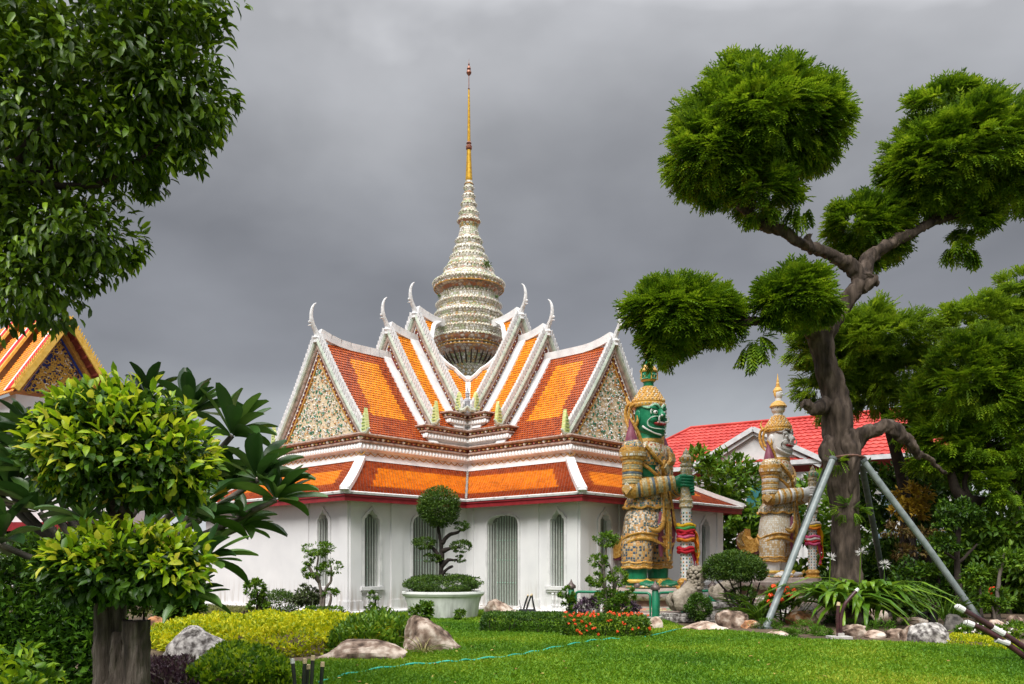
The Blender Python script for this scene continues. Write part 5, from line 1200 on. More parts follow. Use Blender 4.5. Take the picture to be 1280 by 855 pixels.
# ---- overhanging tree, upper left, close to the viewer
ul = thing('overhanging_tree', 'dark glossy-leaved tree crown overhanging the upper left corner', 'tree', (0,0,0))
UZ = 8.2
skin_tubes('trunk', [(pp([(-210,1050),(-190,760),(-150,560),(-110,400),(-60,270),(20,225),(90,200)], UZ), [.20,.17,.15,.13,.11,.08,.04]), (pp([(-60,270),(0,245),(40,170),(110,120)], UZ), [.09,.07,.05,.02]), (pp([(-40,250),(20,290),(70,320),(110,340)], UZ), [.06,.04,.03,.01]), (pp([(20,225),(120,230),(200,180)], UZ), [.05,.03,.01])], BARKD, ul, .02, 4., 8)
F_UL = mat('glossy_ficus_leaf', [(.014,.038,.003),(.045,.10,.005),(.11,.21,.007),(.26,.40,.014)], .4, 2.5, island=.7, trans=.25, spec=.4)
rngU = np.random.RandomState(21)
foliage('crown', [blob(120,90,150,110,UZ), blob(215,75,78,105,UZ), blob(60,160,140,110,UZ), blob(195,150,66,66,UZ), blob(60,-20,220,110,UZ), blob(232,120,56,70,UZ), blob(215,-20,70,80,UZ), blob(130,190,95,50,UZ), blob(-20,230,120,110,UZ+.3), blob(-60,60,150,150,UZ+.3)], 17500, .128, .052, T_LEAF, F_UL, ul, rngU, jitter=.55, updir=-.25, shell=.45, rough=.1, clump=.55, cr=.24, parts=260)
foliage('crown', [blob(75,290,88,62,UZ), blob(125,300,50,40,UZ), blob(30,350,78,56,UZ), blob(-10,300,80,100,UZ+.2), blob(85,345,36,26,UZ), blob(235,190,22,26,UZ)], 3800, .128, .050, T_LEAF, F_UL, ul, rngU, jitter=.6, updir=-.5, shell=.3, rough=.2, clump=.8, cr=.3, parts=40)
# ---- foreground topiary with two leaf pads on stout trunks
TF = 5.4
tp = thing('topiary_tree', 'foreground topiary tree with two yellow-green leaf pads on furrowed grey trunks', 'tree', (0,0,0))
mt = mat('furrowed_bark', [(.015,.011,.009),(.055,.042,.034),(.14,.115,.10)], .9, 7., detail=12, bump=1., bscale=20, stretch=(2.4,2.4,.4))
skin_tubes('trunk', [(pp([(140,1010),(140,900),(138,800),(140,740),(148,680),(150,640),(152,590)], TF+.05), [.12,.11,.10,.09,.08,.075,.06]), (pp([(155,1010),(152,900),(152,830),(152,790)], TF-.07), [.09,.085,.075,.05])], mt, tp, .016, 9., 48, n=24, ridge=.011)
skin_tubes('cut_stump', [(pp([(172,1010),(170,900),(170,830),(171,775)], TF-.12), [.09,.085,.08,.078])], mt, tp, .012, 9., 48, n=24, ridge=.010)
skin_tubes('limb', [(pp([(150,650),(125,600),(90,575)], TF), [.04,.03,.01])], BARKD, tp, .008, 9., 7)
skin_tubes('limb', [(pp([(152,620),(190,580),(220,560)], TF), [.035,.025,.01]), (pp([(145,745),(110,720),(80,705)], TF-.1), [.03,.02,.01]), (pp([(150,745),(190,715),(225,705)], TF-.1), [.03,.02,.01])], BARKD, tp, .008, 9., 7)
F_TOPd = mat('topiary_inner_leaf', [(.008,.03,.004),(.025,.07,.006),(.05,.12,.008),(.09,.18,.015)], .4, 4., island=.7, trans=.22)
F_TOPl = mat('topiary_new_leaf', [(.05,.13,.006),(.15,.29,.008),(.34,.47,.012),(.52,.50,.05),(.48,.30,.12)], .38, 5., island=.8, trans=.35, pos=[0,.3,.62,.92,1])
rngP = np.random.RandomState(5)
def pad(blobs, nd, nl, up, parts):
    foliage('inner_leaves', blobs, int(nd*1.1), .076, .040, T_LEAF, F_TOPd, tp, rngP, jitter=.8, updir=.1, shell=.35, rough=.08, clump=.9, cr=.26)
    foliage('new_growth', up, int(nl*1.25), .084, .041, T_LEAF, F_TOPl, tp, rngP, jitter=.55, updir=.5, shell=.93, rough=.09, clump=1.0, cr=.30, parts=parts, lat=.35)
pad([blob(148,565,104,66,TF), blob(100,570,66,52,TF), blob(205,585,58,50,TF), blob(150,525,76,40,TF)], 5200, 1150, [blob(150,552,104,68,TF-.02), blob(100,560,68,54,TF-.03), blob(205,578,62,52,TF-.03), blob(150,510,70,34,TF)], 160)
pad([blob(152,712,86,38,TF-.15), blob(105,715,50,34,TF-.15), blob(205,715,46,36,TF-.15)], 3600, 900, [blob(152,695,84,38,TF-.18), blob(100,705,54,34,TF-.2), blob(205,702,50,38,TF-.2)], 140)
# ---- plumeria with large leaves in rosettes behind it
PZ = 8.6
pl = thing('plumeria_tree', 'plumeria tree with rosettes of long paddle leaves behind the foreground topiary', 'tree', (0,0,0))
ros = [(238,518,62,8.6),(290,545,66,8.5),(322,600,72,8.3),(345,625,60,8.2),(262,600,60,8.8),(300,660,58,8.5),(250,650,60,8.0),(215,640,66,7.6),(45,548,58,8.8),(20,560,62,8.9),(105,550,50,9.0),(15,620,66,8.6),(50,640,58,8.4),(110,600,60,8.8),(255,700,60,7.4),(240,745,48,7.3),(0,680,66,8.),(200,560,60,9.),(105,650,60,8.2),(185,500,46,9.3),(40,590,60,8.5),(80,580,60,9.),(-20,600,60,8.6),(285,610,55,8.9)]
lim = []
root = gz(60, 8.7); hub = P(120, 700, 8.7)
lim.append(([root, P(80,820,8.7), hub], [.13,.11,.09]))
for x, y, r, Z in ros:
    c = P(x, y, Z); m_ = hub.lerp(c, .5)+Vector((0,0,-.12)); lim.append(([hub, m_, c], [.055,.04,.028]))
skin_tubes('branches', lim, mat('plumeria_bark', [(.07,.06,.05),(.16,.14,.12)], .8, 8, bump=.3), pl, .008, 6., 7, n=4)
tvp = []; n_ = 9
for i in range(n_):
    t = i/(n_-1); w = (.05,.20,.33,.44,.52,.56,.54,.42,.15)[i]; z = -.22*t*t
    tvp += [(t,-w,z+.10*w/.5), (t,0,z-.012), (t,w,z+.10*w/.5)]
tfp = []
for i in range(n_-1):
    for a in (0,1): o_ = i*3+a; tfp += [(o_, o_+3, o_+4), (o_, o_+4, o_+1)]
T_PAD = (np.array(tvp), np.array(tfp))
F_PLU = mat('plumeria_leaf', [(.012,.04,.010),(.025,.075,.012),(.05,.12,.02),(.10,.19,.03)], .35, 3., island=.8, trans=.2, spec=.5)
F_PLY = mat('plumeria_old_leaf', [(.50,.30,.02),(.6,.45,.05)], .4, 3., island=.8, trans=.3)
Cs, Ds, Ns, Ls = [], [], [], []
rp = np.random.RandomState(9)
for x, y, r, Z in ros:
    c = P(x, y, Z); out_ = (c-hub).normalized(); n = 17
    for i in range(n):
        a = 2*PI*i/n*1.0+rp.rand()*.5; tilt = .22+.88*((i*5) % n)/n
        d = Vector((math.cos(a), math.sin(a)*.8, 0))*math.sin(tilt*1.75)+Vector((0,0,math.cos(tilt*1.75)))*1.; d = (d+out_*.45).normalized()
        Cs.append(tuple(c+d*.03)); Ds.append(tuple(d)); nn = Vector((0,0,1))-d*d.z+Vector((rp.randn()*.15, rp.randn()*.15-.15, 0)); Ns.append(tuple(nn.normalized())); Ls.append(r*Z/F*(.66+.36*rp.rand()))
Cs, Ds, Ns, Ls = map(np.array, (Cs, Ds, Ns, Ls)); Ws = Ls*.29
k_ = len(Cs); yi = np.zeros(k_, bool); yi[rp.choice(k_, 5, replace=False)] = True
order = np.argsort(Cs[:,1]); sel = np.zeros(k_, bool); sel[order[:292]] = True
single_leaves('leaf', Cs[sel & ~yi], Ds[sel & ~yi], Ns[sel & ~yi], Ls[sel & ~yi], Ws[sel & ~yi], T_PAD, F_PLU, pl)
single_leaves('leaf', Cs[sel & yi], Ds[sel & yi], Ns[sel & yi], Ls[sel & yi], Ws[sel & yi], T_PAD, F_PLY, pl)
if (~sel).sum(): leaves('leaf_mass', Cs[~sel], Ds[~sel], Ns[~sel], Ls[~sel], Ws[~sel], T_PAD, F_PLU, pl)
# ================================================================== hedges, beds, shrubs
rngG = np.random.RandomState(31)
def edge_dist(x, y, poly):
    d = np.full(len(x), 1e9)
    for i in range(len(poly)):
        a = np.array(poly[i][:2]); b = np.array(poly[(i+1) % len(poly)][:2]); ab = b-a; t = np.clip(((x-a[0])*ab[0]+(y-a[1])*ab[1])/(ab@ab), 0, 1)
        d = np.minimum(d, np.hypot(x-a[0]-t*ab[0], y-a[1]-t*ab[1]))
    return d
def bed(name, label, cat, poly, h, n, L, W, m, rnd_=.15, T=T_RH, up=.5, jit=.6, bump=.06, z0=0., structure_stem=True, kind=None, sag=0.):
    """clipped hedge or planted bed: leaves over and just inside a rounded block standing on the outline poly"""
    poly = [tuple(p)[:2] for p in poly]; xs = [p[0] for p in poly]; ys = [p[1] for p in poly]
    cx, cy = sum(xs)/len(xs), sum(ys)/len(ys)
    t = thing(name, label, cat, (cx, cy, z0)); x = rngG.uniform(min(xs), max(xs), n*5); y = rngG.uniform(min(ys), max(ys), n*5)
    ok = in_poly(x, y, poly); x, y = x[ok], y[ok]; ed = edge_dist(x, y, poly)
    w = np.where(ed < .12, 3.2*max(h, .1)/.4, 1.); keep = rngG.rand(len(x)) < w/w.max(); x, y, ed = x[keep][:n], y[keep][:n], ed[keep][:n]; k = len(x)
    q = np.stack([x, y, 0*x], 1)
    top = h*(1-np.clip(1-ed/max(rnd_, .01), 0, 1)**2*.5)+bump*nz3(q, 3.1, 2.)+.4*bump*nz3(q, 9., 4.)
    f = rngG.rand(k); side = (ed < .12) & (rngG.rand(k) < .75)
    z = np.where(side, top*f, top*(1-.22*f**1.5))
    C = np.stack([x-cx, y-cy, z], 1); o_ = np.stack([x-cx, (y-cy), 0*x], 1); o_ = unit(o_)
    D = unit(np.where(side[:,None], o_*.8, o_*.1)+rngG.normal(size=(k,3))*jit*.7+np.array([0,0,up])); N = unit(rngG.normal(size=(k,3))*.4+np.where(side[:,None], o_, 0)+np.array([0,0,.7]))
    leaves('foliage', C, D, N, L*(.7+.6*rngG.rand(k)), W*(.7+.6*rngG.rand(k)), T, m, t)
    st = MB()
    for i in range(14):
        j = rngG.randint(k); st.tube([(x[j]-cx, y[j]-cy, -.05), (x[j]-cx+.03, y[j]-cy, z[j]*.8)], [.014,.006], 5)
    st.build('stems', [BARKD], t, kind='stuff')
    return t, (cx, cy)
def rect(x0, x1, y0, y1): return [(x0,y0),(x1,y0),(x1,y1),(x0,y1)]
def gr(l): return [tuple(G(x, y))[:2] for x, y in l]
# foreground and left
bed('hedge', 'tall dense green hedge along the left edge behind the topiary trunks', 'hedge', rect(-6.4,-3.90,7.7,8.5), 1.50, 17000, .095, .05, mat('hedge_leaf', [(.008,.03,.004),(.03,.085,.006),(.07,.17,.010),(.15,.28,.02)], .45, 2.5, island=.7, trans=.25), up=.3, bump=.06, T=T_RH, rnd_=.3)
bed('foreground_bush', 'yellow-green bush corner at the lower left edge of the frame', 'bush', rect(-4.4,-3.02,5.2,5.9), .98, 2600, .09, .045, F_LIME, up=.4, T=T_LEAF, bump=.1, rnd_=.3)
bed('foreground_bush', 'low yellow-green leafy bush in front of the grey granite boulder', 'bush', gr([(232,872),(362,868),(362,850),(330,838),(262,838)]), .42, 8000, .085, .042, F_LIME, up=.5, bump=.08, rnd_=.5)
bed('purple_leaf_bed', 'dark purple leaved plants beside the topiary trunk', 'plant', gr([(180,880),(250,880),(245,838),(180,838)]), .20, 2600, .08, .03, F_PURP, up=.7, bump=.08)
bed('duranta_bed', 'bright yellow-green duranta bed spread in front of the temple corner', 'flowerbed', [(-6.9,15.2),(-6.7,18.),(-5.2,18.6),(-3.3,18.5),(-2.3,17.4),(-2.4,15.6),(-3.1,13.6),(-4.0,12.9),(-5.2,13.2)],   .40, 26000, .075, .045, F_YEL, up=.45, bump=.10, rnd_=.7)
bed('leafy_shrub', 'darker broad-leaved shrub at the right end of the yellow bed', 'shrub', [(-3.0,13.6),(-1.85,14.6),(-1.9,16.5),(-2.9,17.2),(-3.2,15.5)], .48, 2600, .14, .05, mat('broad_shrub_leaf', [(.02,.06,.006),(.06,.15,.01),(.14,.26,.015),(.28,.38,.03)], .4, 2., island=.7, trans=.25), up=.8, bump=.1, rnd_=.45, T=T_LEAF)
bed('purple_ground_cover', 'strip of dark purple ground cover between yellow bed and wall', 'plant', [(-6.6,19.2),(-3.9,19.0),(-3.8,20.3),(-6.6,20.8)], .24, 3600, .07, .03, F_PURP, up=.8, bump=.06)
bed('low_hedge', 'short clipped green hedge under the thin cloud-pruned shrub', 'hedge', [(-5.3,21.0),(-4.35,21.0),(-4.35,21.6),(-5.3,21.6)], .34, 1400, .06, .03, F_MID, up=.5, bump=.02, rnd_=.05)
bed('grass_patch', 'rough pale grass patch at the foot of the blank white wall', 'grass', [(-10.5,22.),(-7.2,21.6),(-7.0,24.4),(-9.5,26.0)], .10, 4200, .11, .016, mat('dry_grass', [(.08,.11,.02),(.2,.22,.06),(.30,.28,.12)], .7, 2, island=.6), up=1.4, bump=.02)
bed('box_hedge', 'clipped dark box hedge in front of the barred doorway', 'hedge', [(-.66,17.5),(1.15,17.3),(1.2,18.8),(-.66,19.0)], .37, 8000, .055, .028, mat('box_hedge_leaf', [(.008,.03,.004),(.025,.07,.006),(.06,.14,.01),(.16,.28,.02)], .5, 3., island=.6, trans=.2), up=.5, bump=.02, rnd_=.06)
hd, hc = bed('ixora_hedge', 'low ixora hedge dotted with red-orange flower heads', 'hedge', [(1.0,16.4),(2.74,16.4),(2.78,17.7),(1.1,17.8)], .40, 7200, .065, .032, mat('ixora_leaf', [(.01,.035,.004),(.04,.10,.008),(.10,.20,.012),(.3,.34,.03)], .45, 3., island=.65, trans=.2), up=.5, bump=.03, rnd_=.06)
F_RED = mat('ixora_flower', [(.55,.03,.008),(.78,.07,.012),(.85,.14,.03)], .5, 5, island=.7)
def flower_heads(pts, parent, r, n=16, m=F_RED, name='flower_head'):
    """each head its own part"""
    for i, p in enumerate(pts):
        d = unit(rngG.normal(size=(n,3))+np.array([0,-.5,.6])); C = d*r*.55
        V, Fc = leaf_arrays(C, unit(np.cross(d, rngG.normal(size=(n,3)))), d, np.full(n, r*.8), np.full(n, r*.7), T_RH); V -= 0
        o = link(name, arr_mesh(name, V, Fc, m), parent, p)
fp = [(rngG.uniform(1.05,2.72)-hc[0], 16.42-hc[1]-.03, rngG.uniform(.08,.36)) for i in range(22)]
fp += [((rngG.uniform(1.05,1.75) if i % 2 else rngG.uniform(2.0,2.75))-hc[0], rngG.uniform(16.45,17.6)-hc[1], .43+rngG.uniform(-.02,.03)) for i in range(60)]
flower_heads(fp, hd, .036)
def shrub(name, label, cat, base, stems, pads, n, m, L=.07, W=.04, T=T_RH, parts=0, rough=.10, shell=.6, clump=.7, cr=.22, pad_name='leaf_pad', sr=.035, bark=BARKD, **k):
    """base (px, py) on the ground or (px, Z); stems lists of px points; pads (px, py, rx, ry[, Z])"""
    Z = base[1] if base[1] < 60 else G(*base).y; b = gz(base[0], Z); t = thing(name, label, cat, b)
    mb = MB()
    for s in stems:
        pts = [gz(s[0][0], Z)-b-Vector((0,0,.08)) if i == 0 and q[1] > 762 else P(q[0], q[1], Z+(q[2] if len(q) > 2 else 0))-b for i, q in enumerate(s)]
        c = catmull(pts, 4); mb.tube(c, list(np.linspace(sr, sr*.45, len(c))), 7)
    if stems:
        o = mb.build('trunk', [bark], t, smooth=True)
        for v in o.data.vertices: v.co += mnoise.noise_vector(v.co*7)*sr*.5
    vol = [q[2]*q[3] for q in pads]; tot = sum(vol)
    for q in pads:
        bl = blob(q[0], q[1], q[2], q[3], q[4] if len(q) > 4 else Z); c = tuple(Vector(bl[0])-b)
        kw = dict(jitter=.6, updir=.35, shell=shell, rough=rough, clump=clump, cr=cr); kw.update(k)
        foliage(pad_name, [(c, bl[1])], max(90, int(1.5*n*q[2]*q[3]/tot)), L, W, T, m, t, rngG, **kw)
    return t
shrub('upright_shrub', 'loose upright dark green shrub at the foot of the blank wall', 'shrub', (320,22.), [[(320,768),(322,750),(320,735)],[(322,768),(328,755),(330,742)]], [(320,737,13,12),(324,755,14,12)], 900, F_MID, .10, .05, rough=.25, shell=.3)
shrub('ball_shrub', 'rounded clipped green ball shrub near the blank wall', 'shrub', (350,22.2), [[(350,770),(350,755)]], [(350,754,24,17)], 2600, F_BOX, .05, .03)
shrub('purplish_shrub', 'purplish airy shrub between the ball shrub and the thin cloud shrub', 'shrub', (382,21.6), [[(382,770),(383,752),(380,738)],[(384,770),(390,750),(396,736)]], [(384,745,16,14),(372,752,12,10),(398,745,9,10)], 1100, mat('purplish_leaf', [(.03,.03,.02),(.06,.08,.03),(.10,.15,.04),(.08,.05,.05)], .5, 3, island=.7), .09, .045, rough=.3, shell=.25)
shrub('cloud_shrub', 'thin cloud-pruned shrub with five small pads before the narrow window', 'shrub', (402,21.4),
      [[(400,770),(401,740),(396,715),(398,690)],[(404,770),(406,740),(414,725),(414,708)],[(404,770),(412,755),(414,742)],[(399,728),(388,712),(384,702)]], [(398,685,20,8),(384,700,9,6),(391,714,13,9),(414,709,14,9),(414,742,11,6),(398,690,12,6)], 1900, F_MID, .065, .036, sr=.05, bark=mat('pale_stem', [(.10,.08,.07),(.2,.17,.14)], .8, 9), rough=.22)
shrub('cloud_shrub', 'tiny three-tuft cloud shrub at the temple corner under a window', 'shrub', (469,22.6), [[(469,768),(470,756),(468,744)],[(469,765),(463,760)],[(469,764),(476,760)]], [(468,744,9,5),(463,759,8,5),(476,761,8,5)], 620, F_MID, .06, .034, sr=.03, rough=.2)
shrub('small_bush', 'small variegated green bush in front of the white planter', 'bush', (528,17.6), [[(528,776),(528,764)]], [(527,765,15,11),(535,762,8,9)], 900, F_MID, .08, .04, rough=.25, shell=.3)
shrub('tiny_plant', 'tiny green tuft growing against the planter foot', 'plant', (575,20.9), [[(575,775),(575,768)]], [(575,768,7,5)], 200, F_MID, .10, .03)
# planter with its hedge and cloud tree
pt = gz(554, 22.2); pot = thing('stone_planter', 'wide white oval planter with streaked sides before the temple corner', 'planter', pt)
mb = MB(); mb.lathe([(.90,-.05),(.90,.04),(.93,.10),(.97,.40),(1.03,.58),(1.07,.60),(1.11,.66),(1.10,.71),(1.02,.72),(1.0,.66),(0,.66)], 40, sx=1., sy=.8)
smooth_all(mb.build('bowl', [mat('limewashed_planter', [(.45,.46,.43),(.70,.72,.69),(.76,.77,.74)], .7, 2.5, dirt=((.12,.13,.10), 0, .75, .7, 3.), pos=[0,.4,1])], pot), .5)
mb = MB(); mb.lathe([(.98,.66),(0.,.665)], 30, sy=.8); mb.build('soil', [m_soil], pot)
rh = 22.2
tb = thing('planter_hedge', 'clipped oval hedge ring filling the white planter', 'hedge', pt)
foliage('foliage', [((0,0,.93),(1.05,.86,.24))], 3000, .05, .03, T_RH, F_BOX, tb, rngG, shell=.8, rough=.03, clump=.6, cr=.18, jitter=.6)
foliage('foliage', [((0,0,.86),(1.02,.84,.22)), ((.5,0,.93),(.56,.7,.22)), ((-.5,0,.93),(.56,.7,.22)), ((0,0,.93),(.98,.80,.23))], 7600, .05, .03, T_RH, F_BOX, tb, rngG, shell=.8, rough=.02, clump=.6, cr=.18, jitter=.6)
shrub('bonsai_tree', 'cloud-pruned bonsai tree with a round ball crown growing from the planter', 'tree', (551,22.2),
      [[(551,724),(551,715),(553,700),(552,685),(549,668),(546,650)],[(552,705),(545,690),(537,682),(530,680)],[(552,708),(560,700),(572,700)],[(553,690),(565,685),(575,684)],[(552,680),(562,668),(572,666),(577,660)],[(552,702),(545,698)],[(551,720),(558,712),(566,708)]],
      [(549,633,26,24),(549,640,24,19),(577,657,10,6),(530,679,15,7),(576,683,13,8),(541,698,12,6),(574,699,8,4)], 9800, F_BOX, .052, .03, sr=.065, bark=mat('black_bark', [(.012,.01,.009),(.04,.03,.026)], .9, 9), rough=.06, shell=.7)
# right: shrubs in front of the statues
shrub('cloud_shrub', 'many-tufted cloud-pruned shrub standing before the green giant fence', 'shrub', (762,20.6),
      [[(760,772),(757,745),(755,715),(757,690),(758,676)],[(766,772),(768,745),(766,722),(762,705)],[(757,735),(748,725)],[(766,745),(772,724)],[(756,712),(748,703)]], [(758,674,16,10),(748,702,12,9),(747,725,12,11),(772,722,14,11),(762,750,20,15),(786,744,11,8),(775,757,14,10)], 4200, F_MID, .065, .036, sr=.045, bark=mat('pale_stem', []), rough=.2)
shrub('climbing_plant', 'small leafy plant climbing the left fence post', 'plant', (710,22.0), [[(712,765),(711,745)]], [(709,742,9,9),(712,755,7,8)], 460, F_MID, .08, .045, rough=.3)
shrub('purple_plant', 'purple leaved plant below the left side of the fence', 'plant', (730,21.5), [[(730,770),(730,760)]], [(731,757,13,8),(742,752,8,6)], 620, mat('violet_leaf', [(.06,.03,.06),(.16,.10,.16),(.12,.14,.06)], .5, 3, island=.7), .09, .035, rough=.3)
shrub('purple_plant', 'purple leaved plant right of the tufted cloud shrub', 'plant', (785,21.2), [[(785,772),(785,762)]], [(788,760,11,7)], 420, mat('violet_leaf', []), .09, .035, rough=.3)
shrub('umbrella_shrub', 'wide umbrella-shaped clipped shrub on fanned stems above the stone lions', 'shrub', (926,20.6),
      [[(924,772),(915,750),(900,730),(893,720)],[(925,772),(920,745),(910,720)],[(927,772),(926,740),(924,715)],[(928,772),(933,748),(940,725)],[(929,772),(942,750),(950,728)],[(926,772),(910,752),(905,735)]], [(918,708,37,18),(900,714,22,12),(938,714,21,13),(918,703,28,15),(930,742,16,8)], 9500, F_BOX, .055, .03, sr=.035, rough=.04, shell=.72)
shrub('ball_shrub', 'dark clipped ball shrub in front of the crouching stone lion', 'shrub', (873,20.2), [[(873,780),(873,762)]], [(873,759,16,17)], 2600, F_DARK, .05, .03, rough=.06, shell=.7)
sb = shrub('flowering_shrub', 'red-flowered ixora shrub behind the foot of the pale prop', 'shrub', (977,20.2), [[(977,776),(975,750)],[(979,776),(984,748)]], [(977,745,16,14),(966,757,12,10),(990,752,10,10)], 1200, F_MID, .09, .045, rough=.2)
b_ = sb.location; flower_heads([tuple(P(*q)-b_) for q in ((967,733,19.9),(973,738,19.85),(963,744,19.9),(969,747,19.8),(980,738,19.85),(985,743,19.85),(990,746,19.9),(977,750,19.8),(961,752,19.9),(984,735,19.9),(992,738,20.),(971,754,19.8),(965,757,19.9))], sb, .07, 20)
# strap-leaved plants: every leaf a part
def strap_T(n=7, bend=1.6, wid=(.5,.9,1.,1.,.85,.6,0)):
    v, f = [], []
    for i in range(n):
        s = i/(n-1); th = bend*(.35+.65*s); x = math.sin(th*s)/bend; z = -(1-math.cos(th*s))/bend; w = wid[i]*.5; x *= 1.25; z *= 1.25
        v += [(x,-w,z+.02), (x,0,z-.01), (x,w,z+.02)]
    for i in range(n-1):
        for a in (0,1): o_ = i*3+a; f += [(o_,o_+3,o_+4),(o_,o_+4,o_+1)]
    return np.array(v), np.array(f)
def strap_plant(name, label, cat, px, Z, n, L, W, m, bend=1.6, spread=1.1, lift=1.15, zb=0., r=.12, droop=(0.5,1.3)):
    b = gz(px, Z, zb); t = thing(name, label, cat, b); T = strap_T(bend=bend); C, D, N, Ls = [], [], [], []
    for i in range(n):
        a = 2*PI*rngG.rand(); e = rngG.uniform(.25, 1.); d = Vector((math.cos(a)*e*spread, math.sin(a)*e*spread, lift*(1.15-.75*e))).normalized()
        C.append((math.cos(a)*r*rngG.rand(), math.sin(a)*r*rngG.rand(), .02)); D.append(tuple(d)); s = d.cross(Vector((0,0,1))); nn = s.cross(d); N.append(tuple(nn)); Ls.append(L*rngG.uniform(.65,1.15))
    C, D, N, Ls = map(np.array, (C, D, N, Ls)); single_leaves('leaf', C, D, N, Ls, Ls*W, T, m, t)
    return t
F_LILY = mat('lily_leaf', [(.03,.08,.008),(.08,.19,.012),(.16,.30,.02),(.28,.42,.04)], .35, 2., island=.7, trans=.25, spec=.5)
for px, Z, n, L, zb, lab in ((1045,19.7,95,1.25,.34,'left clump of broad arching lily leaves against the big trunk'),(1082,19.9,105,1.35,.40,'middle clump of broad arching lily leaves in front of the big trunk'),(1104,20.2,95,1.1,.32,'right clump of broad arching lily leaves beside the big trunk')):
    t = strap_plant('spider_lily', lab, 'plant', px, Z, n, L, .135, F_LILY, bend=2.2, spread=.85, lift=2.5, zb=zb, r=.25)
def lily_flower(label, px, py, Z):
    t = thing('lily_flower', label, 'flower', gz(px, Z)); b = t.location; mb = MB(); top = P(px, py, Z)-b; mb.tube([(0,.1,.3), (0,.05,top.z*.7), tuple(top)], [.014,.012,.01], 5); mb.build('stalk', [F_MID], t)
    n = 22; d = unit(rngG.normal(size=(n,3))+np.array([0,-.2,.5])); C = np.array([tuple(top)]*n)+d*.03
    leaves('petals', C, d, unit(rngG.normal(size=(n,3))), np.full(n,.12), np.full(n,.02), T_RH, mat('white_petal', [(.7,.66,.66),(.82,.8,.8)], .5, 4, trans=.3), t)
lily_flower('white spidery lily flower above the middle of the lilies, on the trunk side', 1076, 690, 19.4)
lily_flower('white spidery lily flower on the right side of the lily clumps', 1106, 706, 19.3)
lily_flower('white spidery lily flower at the far left of the lily clumps', 1038, 697, 19.3)
F_FERN = mat('narrow_strap_leaf', [(.03,.08,.008),(.08,.18,.015),(.16,.30,.02)], .45, 2., island=.7, trans=.25)
strap_plant('narrow_leaf_plant', 'narrow-leaved tuft behind the foot of the pale left prop', 'plant', 950, 20.3, 60, .85, .035, F_FERN, bend=1.3, lift=1.7, zb=.05)
strap_plant('narrow_leaf_plant', 'narrow-leaved tuft right of the umbrella shrub stems', 'plant', 938, 20.9, 50, 1.0, .035, F_FERN, bend=1.3, lift=1.8, zb=.05)
strap_plant('narrow_leaf_plant', 'upright narrow-leaved tuft left of the long right prop', 'plant', 1183, 20.8, 70, .75, .04, F_FERN, bend=.9, lift=2.2, zb=.05, r=.3)
strap_plant('narrow_leaf_plant', 'narrow-leaved tuft right of the long right prop', 'plant', 1212, 21.2, 45, .6, .04, F_FERN, bend=.9, lift=2.2, zb=.05, r=.2)
strap_plant('dry_grass_tuft', 'tuft of pale dry grass at the foot of the tall split rock', 'plant', 530, 13.7, 34, .34, .03, mat('straw_leaf', [(.35,.30,.10),(.55,.50,.28)], .6, 2, island=.6), bend=1.2, lift=1.4)
shrub('young_tree', 'slim young tree with a blue tag at the right edge of the rock garden', 'tree', (1246,20.), [[(1248,782),(1247,740),(1252,705),(1256,690)],[(1247,770),(1240,758)]], [(1240,757,13,12),(1250,745,10,8),(1262,700,18,14)], 1100, F_MID, .12, .06, sr=.06, bark=mat('pale_stem', []), rough=.3, shell=.2)
shrub('young_tree', 'small sapling with a pruned pale stem right of the long prop', 'tree', (1228,20.5), [[(1228,778),(1226,750),(1225,730)]], [(1222,718,18,12),(1212,730,10,7),(1236,722,9,7)], 900, F_MID, .12, .06, sr=.05, bark=mat('pale_stem', []), rough=.3, shell=.2)
sb = shrub('flowering_shrub', 'green shrub with white and pink flowers under the slanting pipes', 'shrub', (1222,16.6), [[(1222,806),(1222,790)]], [(1218,792,24,13),(1243,795,18,12),(1265,792,20,14)], 2400, F_MID, .08, .04, rough=.2)
b_ = sb.location; flower_heads([tuple(P(1200+i*4.5+3*math.sin(i*7), 786+7*math.sin(i*2.3), 16.1)-b_) for i in range(16)], sb, .035, 10, mat('white_flower', [(.7,.6,.6),(.82,.8,.78)], .5, 4))
shrub('flowering_shrub', 'shrub with a single bright red flower at the right side', 'shrub', (1240,22.), [[(1240,772),(1240,750)]], [(1240,748,16,12),(1255,752,14,10)], 900, F_MID, .12, .06, rough=.3, shell=.2)
t = thing('red_flower', 'single bright red hibiscus flower among leaves near the right edge', 'flower', P(1242,739,21.6)); flower_heads([(0,0,0)], t, .14, 16, mat('hibiscus_red', [(.7,.02,.01),(.85,.05,.02)], .5, 3), 'petals')
bed('yellow_ground_cover', 'low yellow ground cover along the lawn edge under the slanting pipes', 'plant', gr([(1170,802),(1200,808),(1262,816),(1275,806),(1225,801),(1190,797)]), .10, 2200, .06, .03, F_YEL, up=.9, bump=.03)
